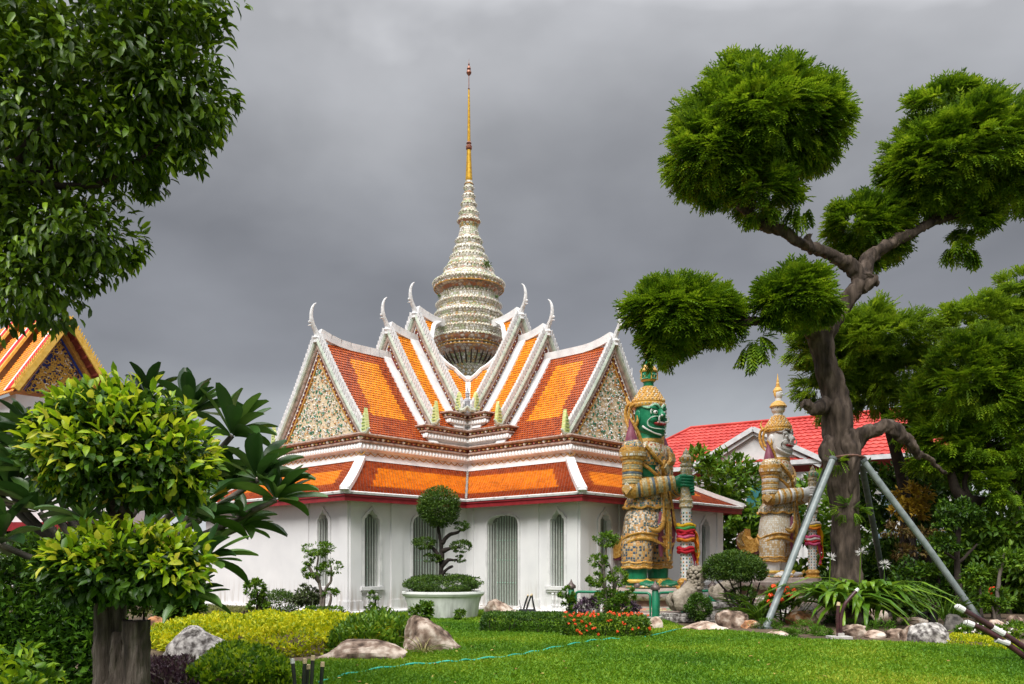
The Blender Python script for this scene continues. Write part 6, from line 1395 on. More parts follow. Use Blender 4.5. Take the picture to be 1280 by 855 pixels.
# moss mounds of the rock garden
F_MOSS = mat('moss_green', [(.03,.09,.006),(.07,.17,.008),(.13,.26,.012)], .7, 3, island=.6, trans=.15)
for px, py, rx, ry, lab in ((1012,784,26,8,'low green moss mound spread before the orange rock'),(962,779,20,7,'low green moss strip beside the foot of the pale prop'),(1106,779,20,9,'round bright moss mound between the pale flat rocks'),(1045,772,14,8,'moss mound behind the bent pipe stubs'),(1128,776,10,6,'small moss mound left of the thin stone slab'),(1030,790,16,5,'thin moss patch nearest the bent pipes'),(1160,770,16,5,'moss patch above the thin stone slab'),(990,792,16,4,'thin moss patch along the lawn before the rocks'),(1068,780,9,5,'small moss tuft between two brown rocks')):
    b = G(px, py+ry); k = b.y/F; t = thing('moss_mound', lab, 'moss', b)
    foliage('moss', [((0,.2,.05),(rx*k,ry*k*1.8,ry*k*1.5))], int(900*rx/16), .05, .016, T_RH, F_MOSS, t, rngG, shell=.6, rough=.2, clump=.8, cr=.2, updir=.9)
# shrubbery closing the view behind
F_BACK = F_DARK
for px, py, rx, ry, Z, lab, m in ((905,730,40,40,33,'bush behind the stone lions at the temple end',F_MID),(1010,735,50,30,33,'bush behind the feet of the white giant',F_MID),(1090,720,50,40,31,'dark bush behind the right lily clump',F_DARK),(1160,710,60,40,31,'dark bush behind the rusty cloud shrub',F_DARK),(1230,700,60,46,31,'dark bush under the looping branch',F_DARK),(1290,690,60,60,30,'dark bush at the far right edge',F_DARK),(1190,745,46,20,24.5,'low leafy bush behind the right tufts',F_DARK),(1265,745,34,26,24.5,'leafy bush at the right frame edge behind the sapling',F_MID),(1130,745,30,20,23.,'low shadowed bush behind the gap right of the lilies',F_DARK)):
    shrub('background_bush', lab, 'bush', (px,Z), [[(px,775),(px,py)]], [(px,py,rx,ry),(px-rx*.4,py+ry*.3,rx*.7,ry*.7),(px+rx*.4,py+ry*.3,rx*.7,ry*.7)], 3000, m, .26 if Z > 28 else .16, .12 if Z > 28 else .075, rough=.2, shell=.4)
for px, py, rx, ry, Z, lab, m in ((60,700,60,40,20,'shadowed bush behind the left hedge',F_DARK),(180,715,60,46,19,'dark bush between the topiary and the blank wall',F_DARK),(225,760,26,18,17.5,'low bush beside the left rocks',F_DARK)):
    shrub('background_bush', lab, 'bush', (px,Z), [[(px,790),(px,py)]], [(px,py,rx,ry),(px-rx*.3,py+ry*.4,rx*.7,ry*.7)], 3000, m, .16, .08, rough=.2, shell=.4)
# ================================================================== rocks
R_GR = mat('granite_grey', [(.07,.06,.055),(.27,.25,.235),(.52,.49,.46)], .85, 11, detail=14, bump=1., bscale=9, contrast=(.38,.62))
R_BR = mat('brown_sandstone', [(.05,.03,.02),(.25,.175,.13),(.55,.46,.38)], .85, 4.5, detail=14, bump=1., bscale=9, contrast=(.36,.64))
R_PK = mat('pink_beige_stone', [(.12,.07,.05),(.42,.31,.24),(.62,.54,.46)], .85, 4, detail=14, bump=1., bscale=9, contrast=(.34,.62))
R_OR = mat('orange_stone', [(.10,.05,.03),(.42,.19,.08),(.54,.42,.32)], .85, 4, detail=14, bump=1., bscale=9, contrast=(.34,.62))
R_DK = mat('dark_wet_stone', [(.03,.028,.025),(.10,.09,.08),(.2,.18,.16)], .85, 5, detail=10, bump=.8, bscale=12)
def rock(label, x0, x1, y0, y1, m, seed, Z=None, depth=.8, lean=0., group=None, sharp=.35, top=None):
    b = G((x0+x1)/2, y1) if Z is None else gz((x0+x1)/2, Z); k = b.y/F; w = (x1-x0)*k; h = (y1-y0)*k; b.y += w*depth*.35
    mb = MB(); mb.ball((0,0,0), 1., 34, 22); rg = random.Random(seed); off = Vector((seed*3.7, seed*1.3, seed*2.1))
    cuts = [(Vector((rg.uniform(-1,1), rg.uniform(-1,.3), rg.uniform(-.2,1))).normalized(), rg.uniform(.62,.95)) for _ in range(9)]
    vs = []
    for p in mb.v:
        p = Vector([math.copysign(abs(c_)**.72, c_) for c_ in p])
        for n_, d in cuts:      # flat broken faces
            e = p.dot(n_)-d
            if e > 0: p -= n_*e*.9
        p += mnoise.noise_vector(p*1.6+off)*.14+mnoise.noise_vector(p*4.+off)*.07+mnoise.noise_vector(p*9.+off)*.045+mnoise.noise_vector(p*20.+off)*.02
        vs.append(p)
    zs = [p.z for p in vs]; xs = [p.x for p in vs]; sx = (max(xs)-min(xs)); zt = max(zs)
    mb.v = []
    for p in vs:
        z = (p.z+.35)/(zt+.35)*h; x = (p.x-(max(xs)+min(xs))/2)/sx*w
        if top: z *= np.interp((x/w+.5), [q[0] for q in top], [q[1] for q in top])
        mb.v.append((x+lean*z, p.y*w*depth*.5, max(z, -.12)))
    o = smooth_all(mb.build('rock', [m], None, loc=b), .55); tag(o, label, 'rock', group); return o
rock('large grey granite boulder left of the yellow bed', 190, 298, 781, 830, R_GR, 4, depth=.7, top=[(0,.6),(.2,.95),(.35,1.),(.7,.75),(1,.25)])
rock('brown boulder half hidden by the topiary trunk', 160, 212, 771, 802, R_OR, 9)
rock('long low brown boulder lying on the lawn before the broad-leaved shrub', 390, 508, 801, 825, R_BR, 12, depth=.45, top=[(0,.3),(.3,.95),(.6,1.),(1,.6)])
rock('tall split boulder with a dark cleft beside the yellow bed', 500, 575, 767, 814, R_BR, 17, depth=.7, top=[(0,1.05),(.2,1.0),(.45,.82),(.75,.62),(1,.3)])
rock('pale low boulder at the foot of the barred doorway', 604, 650, 751, 771, R_PK, 23, Z=23.4, top=[(0,.7),(.3,1),(.6,.7),(1,.5)])
rock('grey rock behind the purple plant by the fence', 722, 752, 742, 765, R_GR, 28, Z=22.6)
rock('small pinkish rock at the right end of the flower hedge', 808, 830, 771, 787, R_PK, 31)
rock('flat tan boulder on the lawn in front of the ball shrub', 856, 914, 777, 790, R_PK, 37, depth=.6)
rock('brown-grey rock right of the lion plinths', 898, 940, 763, 784, R_BR, 41, depth=.8)
rl = [(973,997,757,773,R_GR,'small grey rock first in the row right of the pale prop foot'),(986,1030,764,781,R_OR,'orange-brown rock in the row behind the moss'),(1050,1084,762,780,R_BR,'brown rock in front of the middle lily clump'),(1082,1112,760,774,R_PK,'pale angular rock below the lily leaves'),(1056,1088,781,796,R_BR,'brown rock right of the bent pipes at the lawn edge'),(1084,1109,788,797,R_PK,'thin pale flat rock at the lawn edge'),(1110,1134,786,797,R_BR,'flat brown rock just left of the big grey-brown boulder'),(1145,1196,779,805,R_GR,'big blunt grey-brown boulder at the lawn edge under the right prop'),(1182,1213,768,789,R_DK,'dark rounded rock behind the big blunt boulder'),(1134,1163,772,779,R_PK,'thin stone slab lying across the rock garden'),(1090,1128,750,770,R_DK,'dark grey rock under the right lily clump'),(1131,1148,748,767,R_OR,'upright yellowish knob of rock beside the dark pots'),(928,954,776,785,R_OR,'flat reddish rock left of the pale prop foot'),(962,988,789,796,R_PK,'thin pale stone at the lawn edge near the pale prop'),(1128,1150,781,800,R_BR,'small rough rock tucked against the big blunt boulder'),(1000,1024,757,768,R_DK,'dark low rock under the left lily clump'),(1240,1262,775,790,R_PK,'pink-grey rock at the foot of the tagged young tree'),(1262,1282,768,782,R_BR,'brown rock at the right frame edge')]
for i, (a, b_, c, d, m, lab) in enumerate(rl): rock(lab, a, b_, c, d, m, 50+i*7, group='rocks of the rock garden')
for i, (a, b_, c, d, Z, lab) in enumerate([(1238,1262,722,745,25.,'mossy stone of the dry wall, left end near the red flower'),(1258,1284,725,750,24.6,'mossy stone of the dry wall at the frame edge'),(1250,1275,702,726,25.6,'upper stone of the dry wall under the shrub mass'),(1225,1244,735,752,25.,'lowest left stone of the dry wall')]):
    rock(lab, a, b_, c, d, R_DK if i % 2 else R_BR, 200+i*5, Z=Z, group='stones of the dry wall'); 
for i, px in enumerate((1152,1166)):
    t = thing('plant_pot', ('left' if i == 0 else 'right')+' one of two black plastic pots standing behind the thin slab', 'pot', gz(px, 20.8), 0, 'black pots')
    mb = MB(); mb.lathe([(.10,0),(.13,.22),(.145,.22),(.145,.26),(.12,.26),(.11,.2),(0,.2)], 14); mb.build('pot', [mat('black_plastic', [(.012,.012,.012),(.03,.03,.03)], .5, 5)], t)
    foliage('leaves', [((0,0,.38),(.16,.16,.16))], 120, .09, .05, T_RH, F_PURP if i else F_MID, t, rngG)
# ================================================================== fence round the green giant
m_fen = mat('green_fence_paint', [(.008,.15,.075),(.015,.22,.11)], .4, 5, spec=.5); m_fin = mat('bronze_post_cap', [(.06,.045,.04),(.17,.13,.12)], .4, 7, metal=.3)
fence = thing('fence', 'low green metal fence with bronze capped posts round the green giant', 'fence', (GX.x, GX.y, 0))
FP = [gz(714,22.3), gz(819,21.3), gz(916,23.6), gz(806,26.0)]
FP[3] = FP[0]+(FP[2]-FP[1])*.55
def fpost(p):
    p = p-Vector((GX.x, GX.y, 0)); mb = MB(); mb.lathe([(.085,0),(.085,.76),(.07,.78)], 12, p); po = smooth_all(mb.build('post', [m_fen], fence), .8)
    mb = MB(); mb.lathe([(.075,.775),(.12,.79),(.13,.83),(.11,.88),(.06,.92),(.035,.96),(.02,1.0),(.004,1.04)], 12, p); smooth_all(mb.build('cap', [m_fin], po))
mids = [FP[0].lerp(FP[1],.5), FP[1].lerp(FP[2],.36), FP[1].lerp(FP[2],.72)]
for p in FP[:3]+mids[1:]: fpost(p)
fpost(FP[0].lerp(FP[2],.35)+Vector((.3,.5,0)))
def frail(a, b):
    a = a-Vector((GX.x, GX.y, 0)); b = b-Vector((GX.x, GX.y, 0)); d = (b-a).normalized(); a = a+d*.13; b = b-d*.13; mb = MB(); z0, z1, r = .10, .70, .08
    pts = [a+Vector((0,0,z0)), a+Vector((0,0,z1-r)), a+d*r*.3+Vector((0,0,z1-r*.3)), a+d*r+Vector((0,0,z1)), b-d*r+Vector((0,0,z1)), b-d*r*.3+Vector((0,0,z1-r*.3)), b+Vector((0,0,z1-r)), b+Vector((0,0,z0)), a+Vector((0,0,z0))]
    mb.tube(pts, .036, 8); smooth_all(mb.build('rail_panel', [m_fen], fence), .8)
for a, b in ((FP[0],mids[0]),(mids[0],FP[1]),(FP[1],mids[1]),(mids[1],mids[2]),(mids[2],FP[2])): frail(a, b)
mb = MB()
for a, b in ((FP[0],FP[1]),(FP[1],FP[2])):
    mb = MB(); a_, b_ = a-Vector((GX.x,GX.y,0)), b-Vector((GX.x,GX.y,0)); mb.beam(a_+Vector((0,0,.03)), b_+Vector((0,0,.03)), .34, .12); mb.build('kerb', [mat('kerb_concrete', [(.35,.33,.30),(.55,.53,.5)], .85, 5, bump=.3)], fence)
# ================================================================== stone lions
m_lion = mat('lichened_lion_stone', [(.10,.085,.065),(.26,.22,.17),(.38,.33,.27)], .9, 5, detail=10, bump=.9, bscale=16)
def lion(label, loc, rot, sc):
    t = thing('stone_lion', label, 'statue', loc, rot); t.scale = (sc,)*3
    mb = MB()      # faces +X, seated: haunches low behind, chest upright
    mb.tube(catmull([(-.40,0,.28),(-.22,0,.38),(.02,0,.52),(.20,0,.70),(.30,0,.88)], 4), [.16,.20,.23,.25,.26,.26,.25,.25,.25,.25,.24,.24,.23,.22,.22,.21,.20], 14, ell=[(1,.9)]*17)
    for s in (-1, 1):
        mb.ball((-.26,s*.17,.26), (.22,.12,.22), 12, 8); mb.tube([(-.20,s*.22,.14),(-.02,s*.22,.10),(.10,s*.22,.05)], [.08,.07,.07], 10); mb.ball((.12,s*.22,.06), (.10,.07,.06), 10, 6)
        mb.tube(catmull([(.30,s*.13,.62),(.34,s*.15,.36),(.34,s*.15,.14),(.36,s*.15,.06)], 4), [.10]*4+[.08]*5+[.07]*4, 10); mb.ball((.42,s*.15,.06), (.11,.075,.065), 10, 6)
    mb.ball((.36,0,1.02), (.19,.19,.19), 14, 10); mb.ball((.52,0,.96), (.12,.13,.09), 12, 8); mb.ball((.52,0,1.03), (.09,.12,.05), 10, 6); mb.ball((.60,0,1.01), (.04,.06,.03), 8, 5)
    for s in (-1, 1): mb.ball((.47,s*.09,1.09), (.05,.045,.045), 8, 5); mb.ball((.36,s*.18,1.12), (.05,.05,.07), 8, 5)
    b = mb.build('body', [m_lion], t); rm = b.modifiers.new('r', 'REMESH'); rm.mode = 'VOXEL'; rm.voxel_size = .022; rm.use_smooth_shade = True; rm.adaptivity = 0
    mn = MB(); rg = random.Random(3)
    for i in range(120):      # curls of the mane
        a = rg.uniform(.25*PI, 1.75*PI); z = rg.uniform(.66,1.26); rr = .22 if z < 1.1 else .22*math.sqrt(max(.05, 1-((z-1.08)/.2)**2))
        mn.ball((.30+rr*math.cos(a)*.95, rr*math.sin(a)*1.08, z), (.055,.055,.05), 7, 5)
    smooth_all(mn.build('mane', [m_lion], t, kind='stuff'))
    tl = MB(); tl.tube(catmull([(-.46,0,.2),(-.55,0,.34),(-.48,0,.50),(-.40,0,.44)], 4), [.06,.07,.08,.08,.08,.08,.08,.07,.07,.06,.05,.03,.01], 8); smooth_all(tl.build('tail', [m_lion], t))
    return t
def plinth(label, loc, rot, w, d, h, m):
    t = thing('stone_plinth', label, 'plinth', loc, rot); mb = MB(); mb.box((0,0,h*.3), (w*1.08,d*1.08,h*.6)); mb.box((0,0,h*.8), (w,d,h*.4)); o = mb.build('block', [m], t)
    bv = o.modifiers.new('b', 'BEVEL'); bv.width = .02; bv.segments = 2
la = gz(858, 20.9); lb = gz(908, 22.3)
plinth('low grey stone plinth under the crouching lion by the fence', la, math.radians(18), 1.15, .62, .22, R_GR); lion('crouching stone lion with curly mane just right of the green fence', la+Vector((0,0,.22)), math.radians(18), .92)
plinth('tall dark stone plinth half hidden under the umbrella shrub', lb, math.radians(160), 1.1, .62, .42, R_GR); lion('stone lion in shadow under the umbrella shrub, its back to the first lion', lb+Vector((0,0,.42)), math.radians(-25), .78)
n = 140; y = 10+14*rngG.rand(n)**1.3; x = (rngG.rand(n)-.35)*1.3*y*.62; ok = in_poly(x, y, lawn_poly); x, y = x[ok], y[ok]; n = len(x)
leaves('fallen_leaves', np.stack([x, y, np.full(n, .055)], 1), unit(np.stack([rngG.normal(size=n), rngG.normal(size=n), rngG.normal(size=n)*.15], 1)), unit(np.stack([rngG.normal(size=n)*.2, rngG.normal(size=n)*.2, np.ones(n)], 1)), .07*(.6+.7*rngG.rand(n)), np.full(n, .035), T_LEAF, mat('dry_leaf', [(.14,.07,.02),(.34,.2,.06),(.4,.34,.08)], .7, 3, island=.8))
# ================================================================== pipes, hose, lamp
m_hose = mat('turquoise_hose', [(.02,.32,.22),(.05,.45,.33)], .35, 5)
hp = [G(398,858), G(440,846), G(500,836), G(560,831), G(592,828), G(640,823), G(672,817), G(712,809), G(745,803), G(775,801)]
mb = MB(); q = catmull([p+Vector((0,0,.045)) for p in hp], 10)
mb.tube([Vector(p)+Vector((0,0,.012*math.sin(i*.9))) for i, p in enumerate(q)], .016, 6); tag(mb.build('garden_hose', [m_hose], smooth=True), 'turquoise garden hose lying across the lawn', 'hose')
mb = MB(); q = catmull([G(806,798)+Vector((0,0,.03)), G(825,795)+Vector((0,0,.05)), G(845,790)+Vector((0,0,.05)), G(858,787)+Vector((0,0,.03))], 8); mb.tube(q, .014, 6)
tag(mb.build('garden_hose', [m_hose], smooth=True), 'short turquoise hose end beyond the flower hedge', 'hose')
m_pipe = mat('dark_maroon_pipe', [(.025,.012,.014),(.09,.03,.035)], .3, 8, spec=.6); m_tip = mat('white_tape_tip', [(.55,.55,.54),(.75,.74,.72)], .5, 8); m_wood = mat('pale_wood_tip', [(.50,.36,.2),(.65,.52,.34)], .6, 8)
for i, (bx, by, tx, ty, Z, m, lab) in enumerate([(370,870,366,829,9.3,m_tip,'leftmost black stub with a torn foil top'),(378,870,381,829,9.2,m_wood,'second stub from the left with a pale top'),(382,870,385,836,9.3,m_wood,'short middle stub with a pale top'),(388,870,391,825,9.1,m_wood,'tallest black stub with a pale wooden top'),(400,870,403,833,9.3,m_wood,'rightmost leaning black stub with a pale top')]):
    t = thing('pipe_stub', lab+' in the clump by the hose', 'pipe', gz(bx, Z), 0, 'cut pipe stubs in the lawn'); b = t.location; top = P(tx, ty, Z)-b
    mb = MB(); mb.tube([(0,0,-.05), tuple(top*.5), tuple(top)], .022, 10); smooth_all(mb.build('pipe', [mat('black_pipe', [(.01,.01,.011),(.035,.035,.04)], .35, 6, spec=.6)], t), .8)
    mb = MB(); d = top.normalized(); mb.tube([tuple(top-d*.002), tuple(top+d*.05)], [.025,.022], 8); mb.build('tip', [m], t)
t = thing('bent_pipes', 'pair of dark bent pipe stubs on a small plate before the lilies', 'pipe', G(1049,798)); b = t.location
Zb = b.y
for pts, tip in (([(1048,797),(1047,775),(1048,757)], m_wood), ([(1051,797),(1051,775),(1055,758),(1062,748),(1070,739)], m_tip)):
    q = catmull([P(x, y, Zb)-b for x, y in pts], 6); mb = MB(); mb.tube(q, .036, 10); smooth_all(mb.build('pipe', [m_pipe], t), .8)
    mb = MB(); d = (Vector(q[-1])-Vector(q[-2])).normalized(); mb.tube([Vector(q[-1]), Vector(q[-1])+d*.07], [.042,.03], 8); mb.build('tip', [tip], t)
mb = MB(); mb.box((0,0,.02), (.42,.30,.05)); mb.box((.02,0,.07), (.12,.12,.08)); mb.build('base_plate', [mat('kerb_concrete', [])], t)
for (pts, lab) in (([(1196,758),(1222,773),(1250,790),(1284,812),(1330,850)], 'upper of two long dark red pipes slanting in from the right edge'), ([(1207,778),(1230,787),(1256,803),(1284,824),(1325,862)], 'lower of two long dark red pipes slanting in from the right edge')):
    Z = 12.5; end = P(*pts[-1], Z); t = thing('slanting_pipe', lab, 'pipe', (end.x, end.y, 0), 0, 'slanting pipes at the right edge'); b = t.location
    pq = [P(x, y, Z)-b for x, y in pts]; pq.append(Vector((.5,0,-.2))); q = catmull(pq, 6); mb = MB(); mb.tube(q, .045, 12); smooth_all(mb.build('pipe', [m_pipe], t), .8)
    mb = MB(); d = (Vector(q[0])-Vector(q[1])).normalized(); mb.tube([Vector(q[0])-d*.12, Vector(q[0])-d*.02, Vector(q[0])+d*.02], [.05,.052,.03], 10); mb.build('white_tape', [m_tip], t)
    mb = MB(); mb.tube([Vector(q[12])-d*.06, Vector(q[12])+d*.14], .05, 10); mb.build('white_tape', [m_tip], t)
t = thing('floodlight', 'small black garden floodlight with three standing rods near the doorway', 'lamp', gz(659, 20.6)); 
mb = MB(); mb.box((0,0,.20), (.50,.24,.26), taper=.8); mb.box((0,-.125,.20), (.42,.02,.18), mi=1); mb.box((0,0,.04), (.2,.15,.1)); o = mb.build('housing', [mat('black_pipe', []), mat('lamp_glass', [(.08,.09,.10),(.16,.17,.19)], .1, 3)], t)
for (x0, x1, h) in ((-.13,.02,.66),(-.06,.10,.66),(.30,.12,.68)):
    mb = MB(); mb.tube(catmull([(x0,.15,0),((x0+x1)/2-.03,.15,h*.5),(x1,.15,h)], 4), .022, 8); mb.ball((x1,.15,h), (.028,.028,.03), 6, 4, mi=1); smooth_all(mb.build('rod', [mat('black_pipe', []), m_wood], t), .8)
t = thing('twig', 'thin bare twig standing in the hedge beside the floodlight', 'plant', gz(650, 19.4)); mb = MB(); mb.tube([(0,0,0),(.02,0,.4),(-.02,0,.62)], [.012,.01,.004], 5); mb.tube([(.02,0,.4),(.06,0,.52)], [.008,.003], 5); mb.build('stem', [BARKD], t)
# ================================================================== far buildings
HR = math.radians(-32.8); HB = Vector((12.65, 43.0, 0))
house = thing('red_roof_house', 'white house with a bright red tiled roof and white gabled porch behind the trees', 'house', HB, HR)
m_red = mat('bright_red_sheet_tile', [(.33,.022,.018),(.48,.045,.035),(.55,.08,.06)], .55, 1., island=.35)
m_hw = mat('pale_house_wall', [(.62,.62,.62),(.74,.74,.74)], .8, 3, bump=.2); m_trim = mat('grey_white_trim', [(.55,.56,.58),(.72,.73,.75)], .6, 4); m_tq = mat('teal_shutter', [(.02,.12,.13),(.05,.2,.21)], .4, 4); m_blue = mat('blue_grey_glass', [(.08,.13,.18),(.28,.38,.48)], .15, 2.5)
mb = MB(); mb.box((2,4.0,2.9), (14.,6.4,5.8)); mb.build('wall', [m_hw], house)
mb = MB(); mb.box((0,.9,3.), (6.,1.6,6.)); mb.build('porch_wall', [m_hw], house)
def roof_quad(mb, a, b, c, d, rows, cols, V, Q, MI):
    """a,b eave ends, d,c ridge ends"""
    a, b, c, d = map(Vector, (a, b, c, d)); n_ = (b-a).cross(d-a).normalized()
    if n_.z < 0: n_ = -n_
    mb.add([a, b, c, d], [(0,1,2,3)])
    pf = lambda s, t: a.lerp(b, s).lerp(d.lerp(c, s), t)
    for r in range(rows):
        for q in range(cols):
            t0, t1 = r/rows, (r+1)/rows; s0, s1 = q/cols, (q+1)/cols; k = len(V); sm = (s0+s1)/2
            V += [pf(s0,t0)+n_*.05, pf(sm,t0)+n_*.11, pf(s1,t0)+n_*.05, pf(s1,t1)+n_*.02, pf(sm,t1)+n_*.06, pf(s0,t1)+n_*.02, pf(s0,t0), pf(s1,t0)]
            Q += [(k,k+1,k+4,k+5),(k+1,k+2,k+3,k+4),(k+6,k+7,k+2,k+1),(k+6,k+1,k,k)]; MI += [0]*4
zr_, ze_ = 7.68+EYE, 5.0+EYE
mb = MB(); V, Q, MI = [], [], []
roof_quad(mb, (-8.6,-.4,ze_), (10,-.4,ze_), (10,3.5,zr_), (-4.84,3.5,zr_), 13, 50, V, Q, MI)
mb.add([(-8.6,7.4,ze_),(10,7.4,ze_),(10,3.5,zr_),(-4.84,3.5,zr_)], [(3,2,1,0)]); mb.add([(-8.6,-.4,ze_),(-4.84,3.5,zr_),(-8.6,7.4,ze_)], [(0,1,2)])
ga = 6.84+EYE; gw, gd = 3.7, 1.95
roof_quad(mb, (gw,-.5,ga-gd), (gw,3.0,ga-gd), (0,3.0,ga), (0,-.5,ga), 10, 9, V, Q, MI); roof_quad(mb, (-gw,3.0,ga-gd), (-gw,-.5,ga-gd), (0,-.5,ga), (0,3.0,ga), 10, 9, V, Q, MI)
rf = mb.build('roof', [m_red], house); rf.location.z = -.02; flush_tiles('roof_tiles', V, Q, MI, rf, [m_red])
mb = MB(); mb.tube([(-8.6,-.4,ze_+.06),(-4.84,3.5,zr_+.06),(10,3.5,zr_+.06)], .10, 8); mb.build('ridge_cap', [m_red], house)
mb = MB(); mb.prism([(-3.3,-1.9),(3.3,-1.9),(0,-.12)], ((1,0,0),(0,0,1)), .1, (0,-.15,ga)); pe = mb.build('pediment', [m_hw], house)
mb = MB()
for s in (-1, 1):
    mb.beam((0,-.52,ga-.10), (s*gw,-.52,ga-gd-.10), .12, .24); mb.beam((s*.02,-.38,ga-.34), (s*(gw-.4),-.38,ga-gd-.26), .10, .16)
mb.box((0,-.24,ga-gd-.02), (6.6,.16,.22)); mb.build('barge_trim', [m_trim], house)
mb = MB(); mb.box((2,-.42,ze_-.10), (16.,.1,.22)); mb.build('fascia', [m_trim], house)
for x in (-2.6, 2.6, 1.2):
    mb = MB(); mb.lathe([(.22,0),(.22,5.6),(.3,5.65),(.3,5.85)], 12, (x,-.1,0)); mb.build('column', [m_hw], house)
for i, x in enumerate((-1.6, 0, 1.9, 4.2, 6.4, 8.2)):
    mb = MB(); y = .04 if abs(x) < 2.9 else .74
    for s in (-.55, .55): mb.box((x+s, y, 4.6), (.08,.12,2.1))
    for z in (3.6,5.6): mb.box((x, y, z), (1.2,.12,.08))
    w_ = mb.build('window', [m_trim], house); mb = MB(); mb.box((x, y+.02, 4.6), (1.05,.06,1.95)); mb.build('pane', [m_tq if i < 3 else m_blue], w_)
    if i >= 3:
        mb = MB(); mb.box((x, y, 1.9), (1.5,.1,2.2)); mb.build('pane', [m_blue], w_)
# left temple gable
LB = P(74, 700, 42); LB.z = 0; lt = thing('far_temple', 'second temple with gilded blue pediment and red edged orange roof, upper left', 'temple', LB, math.radians(50))
fa = EYE+(700-396)/F*42; fz = EYE+(700-490)/F*42; fw = 2.55
mb = MB(); mb.prism([(-1.6,fz-.2),(1.6,fz-.2),(0,fa-1.15)], ((1,0,0),(0,0,1)), .1, (0,0,0)); mb.build('pediment', [mat('blue_pediment_ground', [(.01,.02,.14),(.03,.05,.26)], .4, 6)], lt)
mo = MB(); rg = random.Random(8)
for i in range(900):
    x = rg.uniform(-1.55,1.55); z = rg.uniform(fz-.2, fa-1.2); 
    if z > fa-1.2-(fa-fz-.95)*abs(x)/1.6: continue
    a = rg.uniform(0, 2*PI); s = rg.uniform(.08,.14); mo.k = 0 if rg.random() < .93 else 1
    mo.tube([(x+s*math.cos(a+e), -.09, z+s*math.sin(a+e)) for e in (0,.9,1.8,2.6)], [.035,.03,.025,.008], 5)
mo.build('gilded_scrolls', [mat('gilded_scroll', [(.55,.30,.04),(.75,.5,.12)], .35, 8, metal=.3), mat('stud_white', [])], lt, kind='stuff')
mb = MB()
for s in (-1, 1):
    mb.k = 0; mb.beam((0,-.12,fa-1.06), (s*1.72,-.12,fz-.15), .1, .10); mb.k = 1; mb.beam((0,-.30,fa-.86), (s*2.0,-.30,fz-.3), .42, .18)
    mb.k = 2; mb.beam((0,-.85,fa-.55), (s*2.3,-.85,fz-.40), .75, .08)
    for i in range(9):
        e = i/9+.05; p = Vector((0,-.5,fa-.62)).lerp(Vector((s*2.3,-.5,fz-.47)), e); mb.beam(p, p+Vector((0,-.7,0)), .12, .12)
    mb.k = 3; mb.beam((0,-1.25,fa-.46), (s*2.42,-1.25,fz-.40), .12, .26)
mb.build('bargeboard', [mat('blue_line', [(.02,.05,.3),(.04,.08,.42)], .4, 4), GOLDP, mat('red_brown_boards', [(.18,.03,.02),(.28,.06,.04)], .6, 5), mat('yellow_gilded_edge', [(.62,.36,.05),(.78,.52,.12)], .4, 6)], lt)
th = MB()
for s in (-1, 1):
    for i in range(26):
        e = (i+.5)/26; p = Vector((0,-1.25,fa-.32)).lerp(Vector((s*2.42,-1.25,fz-.26)), e); d = Vector((-s*2.42,0,fa-fz-.06)).normalized(); n_ = Vector((d.z*s,0,-d.x*s))
        if n_.z < 0: n_ = -n_
        th.prism([(-.09,0),(.07,0),(.15,.24),(.0,.12)], (d, n_), .08, p)
th.build('leaf_crest', [mat('yellow_gilded_edge', [])], lt)
for i, (y0, y1, dz, dw) in enumerate(((-1.2,2.2,0,0),(2.2,5.2,.55,.15),(5.2,12.,1.1,.3))):
    mb = MB(); V, Q, MI = [], [], []
    for s in (-1, 1):
        a = Vector((s*(2.5+dw),y0,fz-.5+dz*.6)); b = Vector((s*(2.5+dw),y1,fz-.5+dz*.6)); c = Vector((0,y1,fa-.35+dz)); d = Vector((0,y0,fa-.35+dz))
        if s < 0: roof_quad(mb, b, a, d, c, 24, max(4,int((y1-y0)/.2)), V, Q, MI)
        else: roof_quad(mb, a, b, c, d, 24, max(4,int((y1-y0)/.2)), V, Q, MI)
    rf = mb.build('roof', [TILE_O], lt); rf.location.z = -.02; flush_tiles('roof_tiles', V, Q, MI, rf, [TILE_O])
    mb = MB()
    for s in (-1, 1):
        for yy, m, w in ((y0+.12,2,.30),(y0+.62,1,.62),(y0+1.08,0,.26)):
            mb.k = m; mb.beam((0,yy,fa-.18+dz), (s*(2.5+dw),yy,fz-.33+dz*.6), w, .12)
    mb.build('coloured_edge_band', [WHT, mat('vivid_red_band', [(.65,.01,.015),(.78,.02,.03)], .4, 4), mat('yellow_gilded_edge', [])], rf)
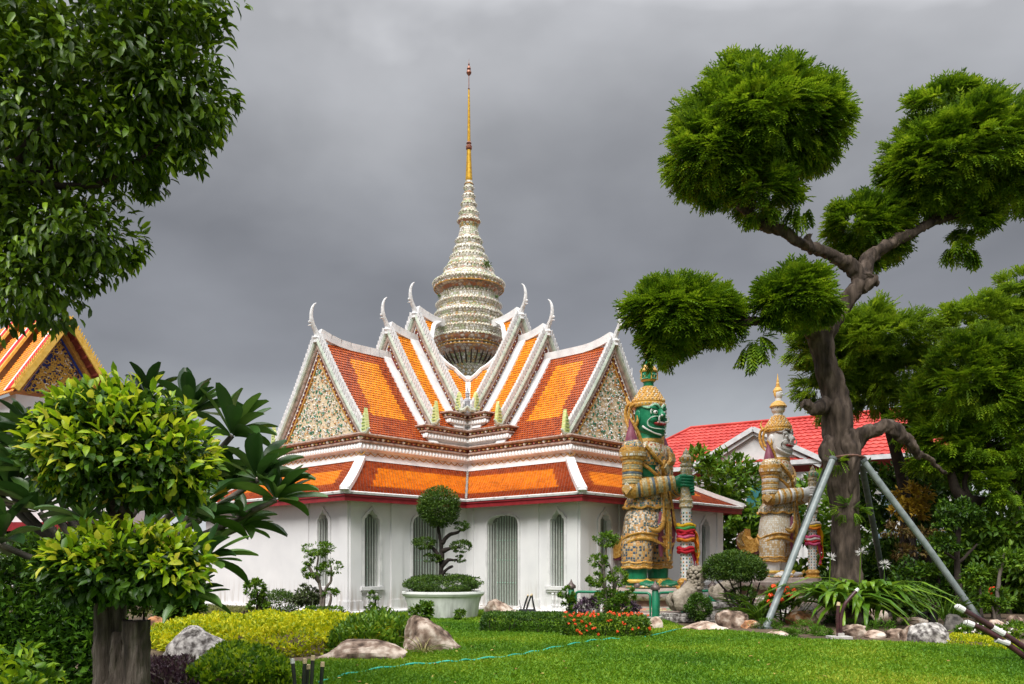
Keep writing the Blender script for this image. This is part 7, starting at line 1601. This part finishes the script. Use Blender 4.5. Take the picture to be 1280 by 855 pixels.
mb = MB(); mb.box((0,6.,(fz-.4)/2), (4.,12,fz-.4)); mb.build('wall', [WHITE], lt)
# annex, lower left
an = thing('white_annex', 'white side building with a crimson eave and a barred window seen low at the left', 'building', gz(20, 27.))
mb = MB(); mb.box((-2.,2.,1.2), (10.,4.,2.4)); mb.build('wall', [mat('annex_wall', [(.60,.60,.61),(.74,.74,.75)], .8, 3)], an)
mb = MB(); mb.box((-2.,1.9,2.62), (10.8,4.9,.28)); mb.build('eave_board', [mat('crimson_fascia', [])], an)
mb = MB(); mb.box((-2.,2.1,3.4), (10.,4.2,1.3)); mb.build('parapet', [mat('annex_wall', [])], an)
for x in (.35, -2.4, -4.6):
    mb = MB(); 
    for s in (-.52,.52): mb.box((x+s,-.03,1.55), (.08,.1,1.6))
    for z in (.75,1.55,2.35): mb.box((x,-.03,z), (1.1,.1,.08))
    w_ = mb.build('window', [WHT], an); mb = MB(); mb.box((x,-.015,1.55), (1.0,.04,1.6)); mb.build('pane', [mat('brown_lattice_pane', [(.06,.05,.045),(.12,.10,.09)], .5, 8)], w_)
    mb = MB()
    for i in range(9): mb.box((x-.44+.11*i,-.05,1.55), (.018,.03,1.55))
    mb.build('bars', [mat('pale_bar', [(.3,.29,.28),(.4,.4,.38)], .5, 5)], w_)
# mast beyond the gable
t = thing('radio_mast', 'thin pink and white radio mast showing beyond the right gable', 'mast', gz(790, 90)); mb = MB()
for i in range(14): mb.k = i % 2; mb.tube([(0,0,1.6*i), (0,0,1.6*(i+1))], [.22-.013*i,.22-.013*(i+1)], 6)
mb.build('pole', [mat('mast_red', [(.6,.1,.12),(.7,.2,.2)], .5, 3), WHT], t)
# white railing behind the tamarind
t = thing('white_railing', 'white picket railing far behind the big trunk and right prop', 'fence', gz(1100, 34.)); 
for i in range(34):
    mb = MB(); mb.box((-1.9+.17*i,0,.75), (.06,.05,1.5)); mb.build('picket', [m_trim], t)
mb = MB(); mb.box((.9,.04,1.3), (5.8,.04,.07)); mb.box((.9,.04,.4), (5.8,.04,.07)); mb.build('rail', [m_trim], t)
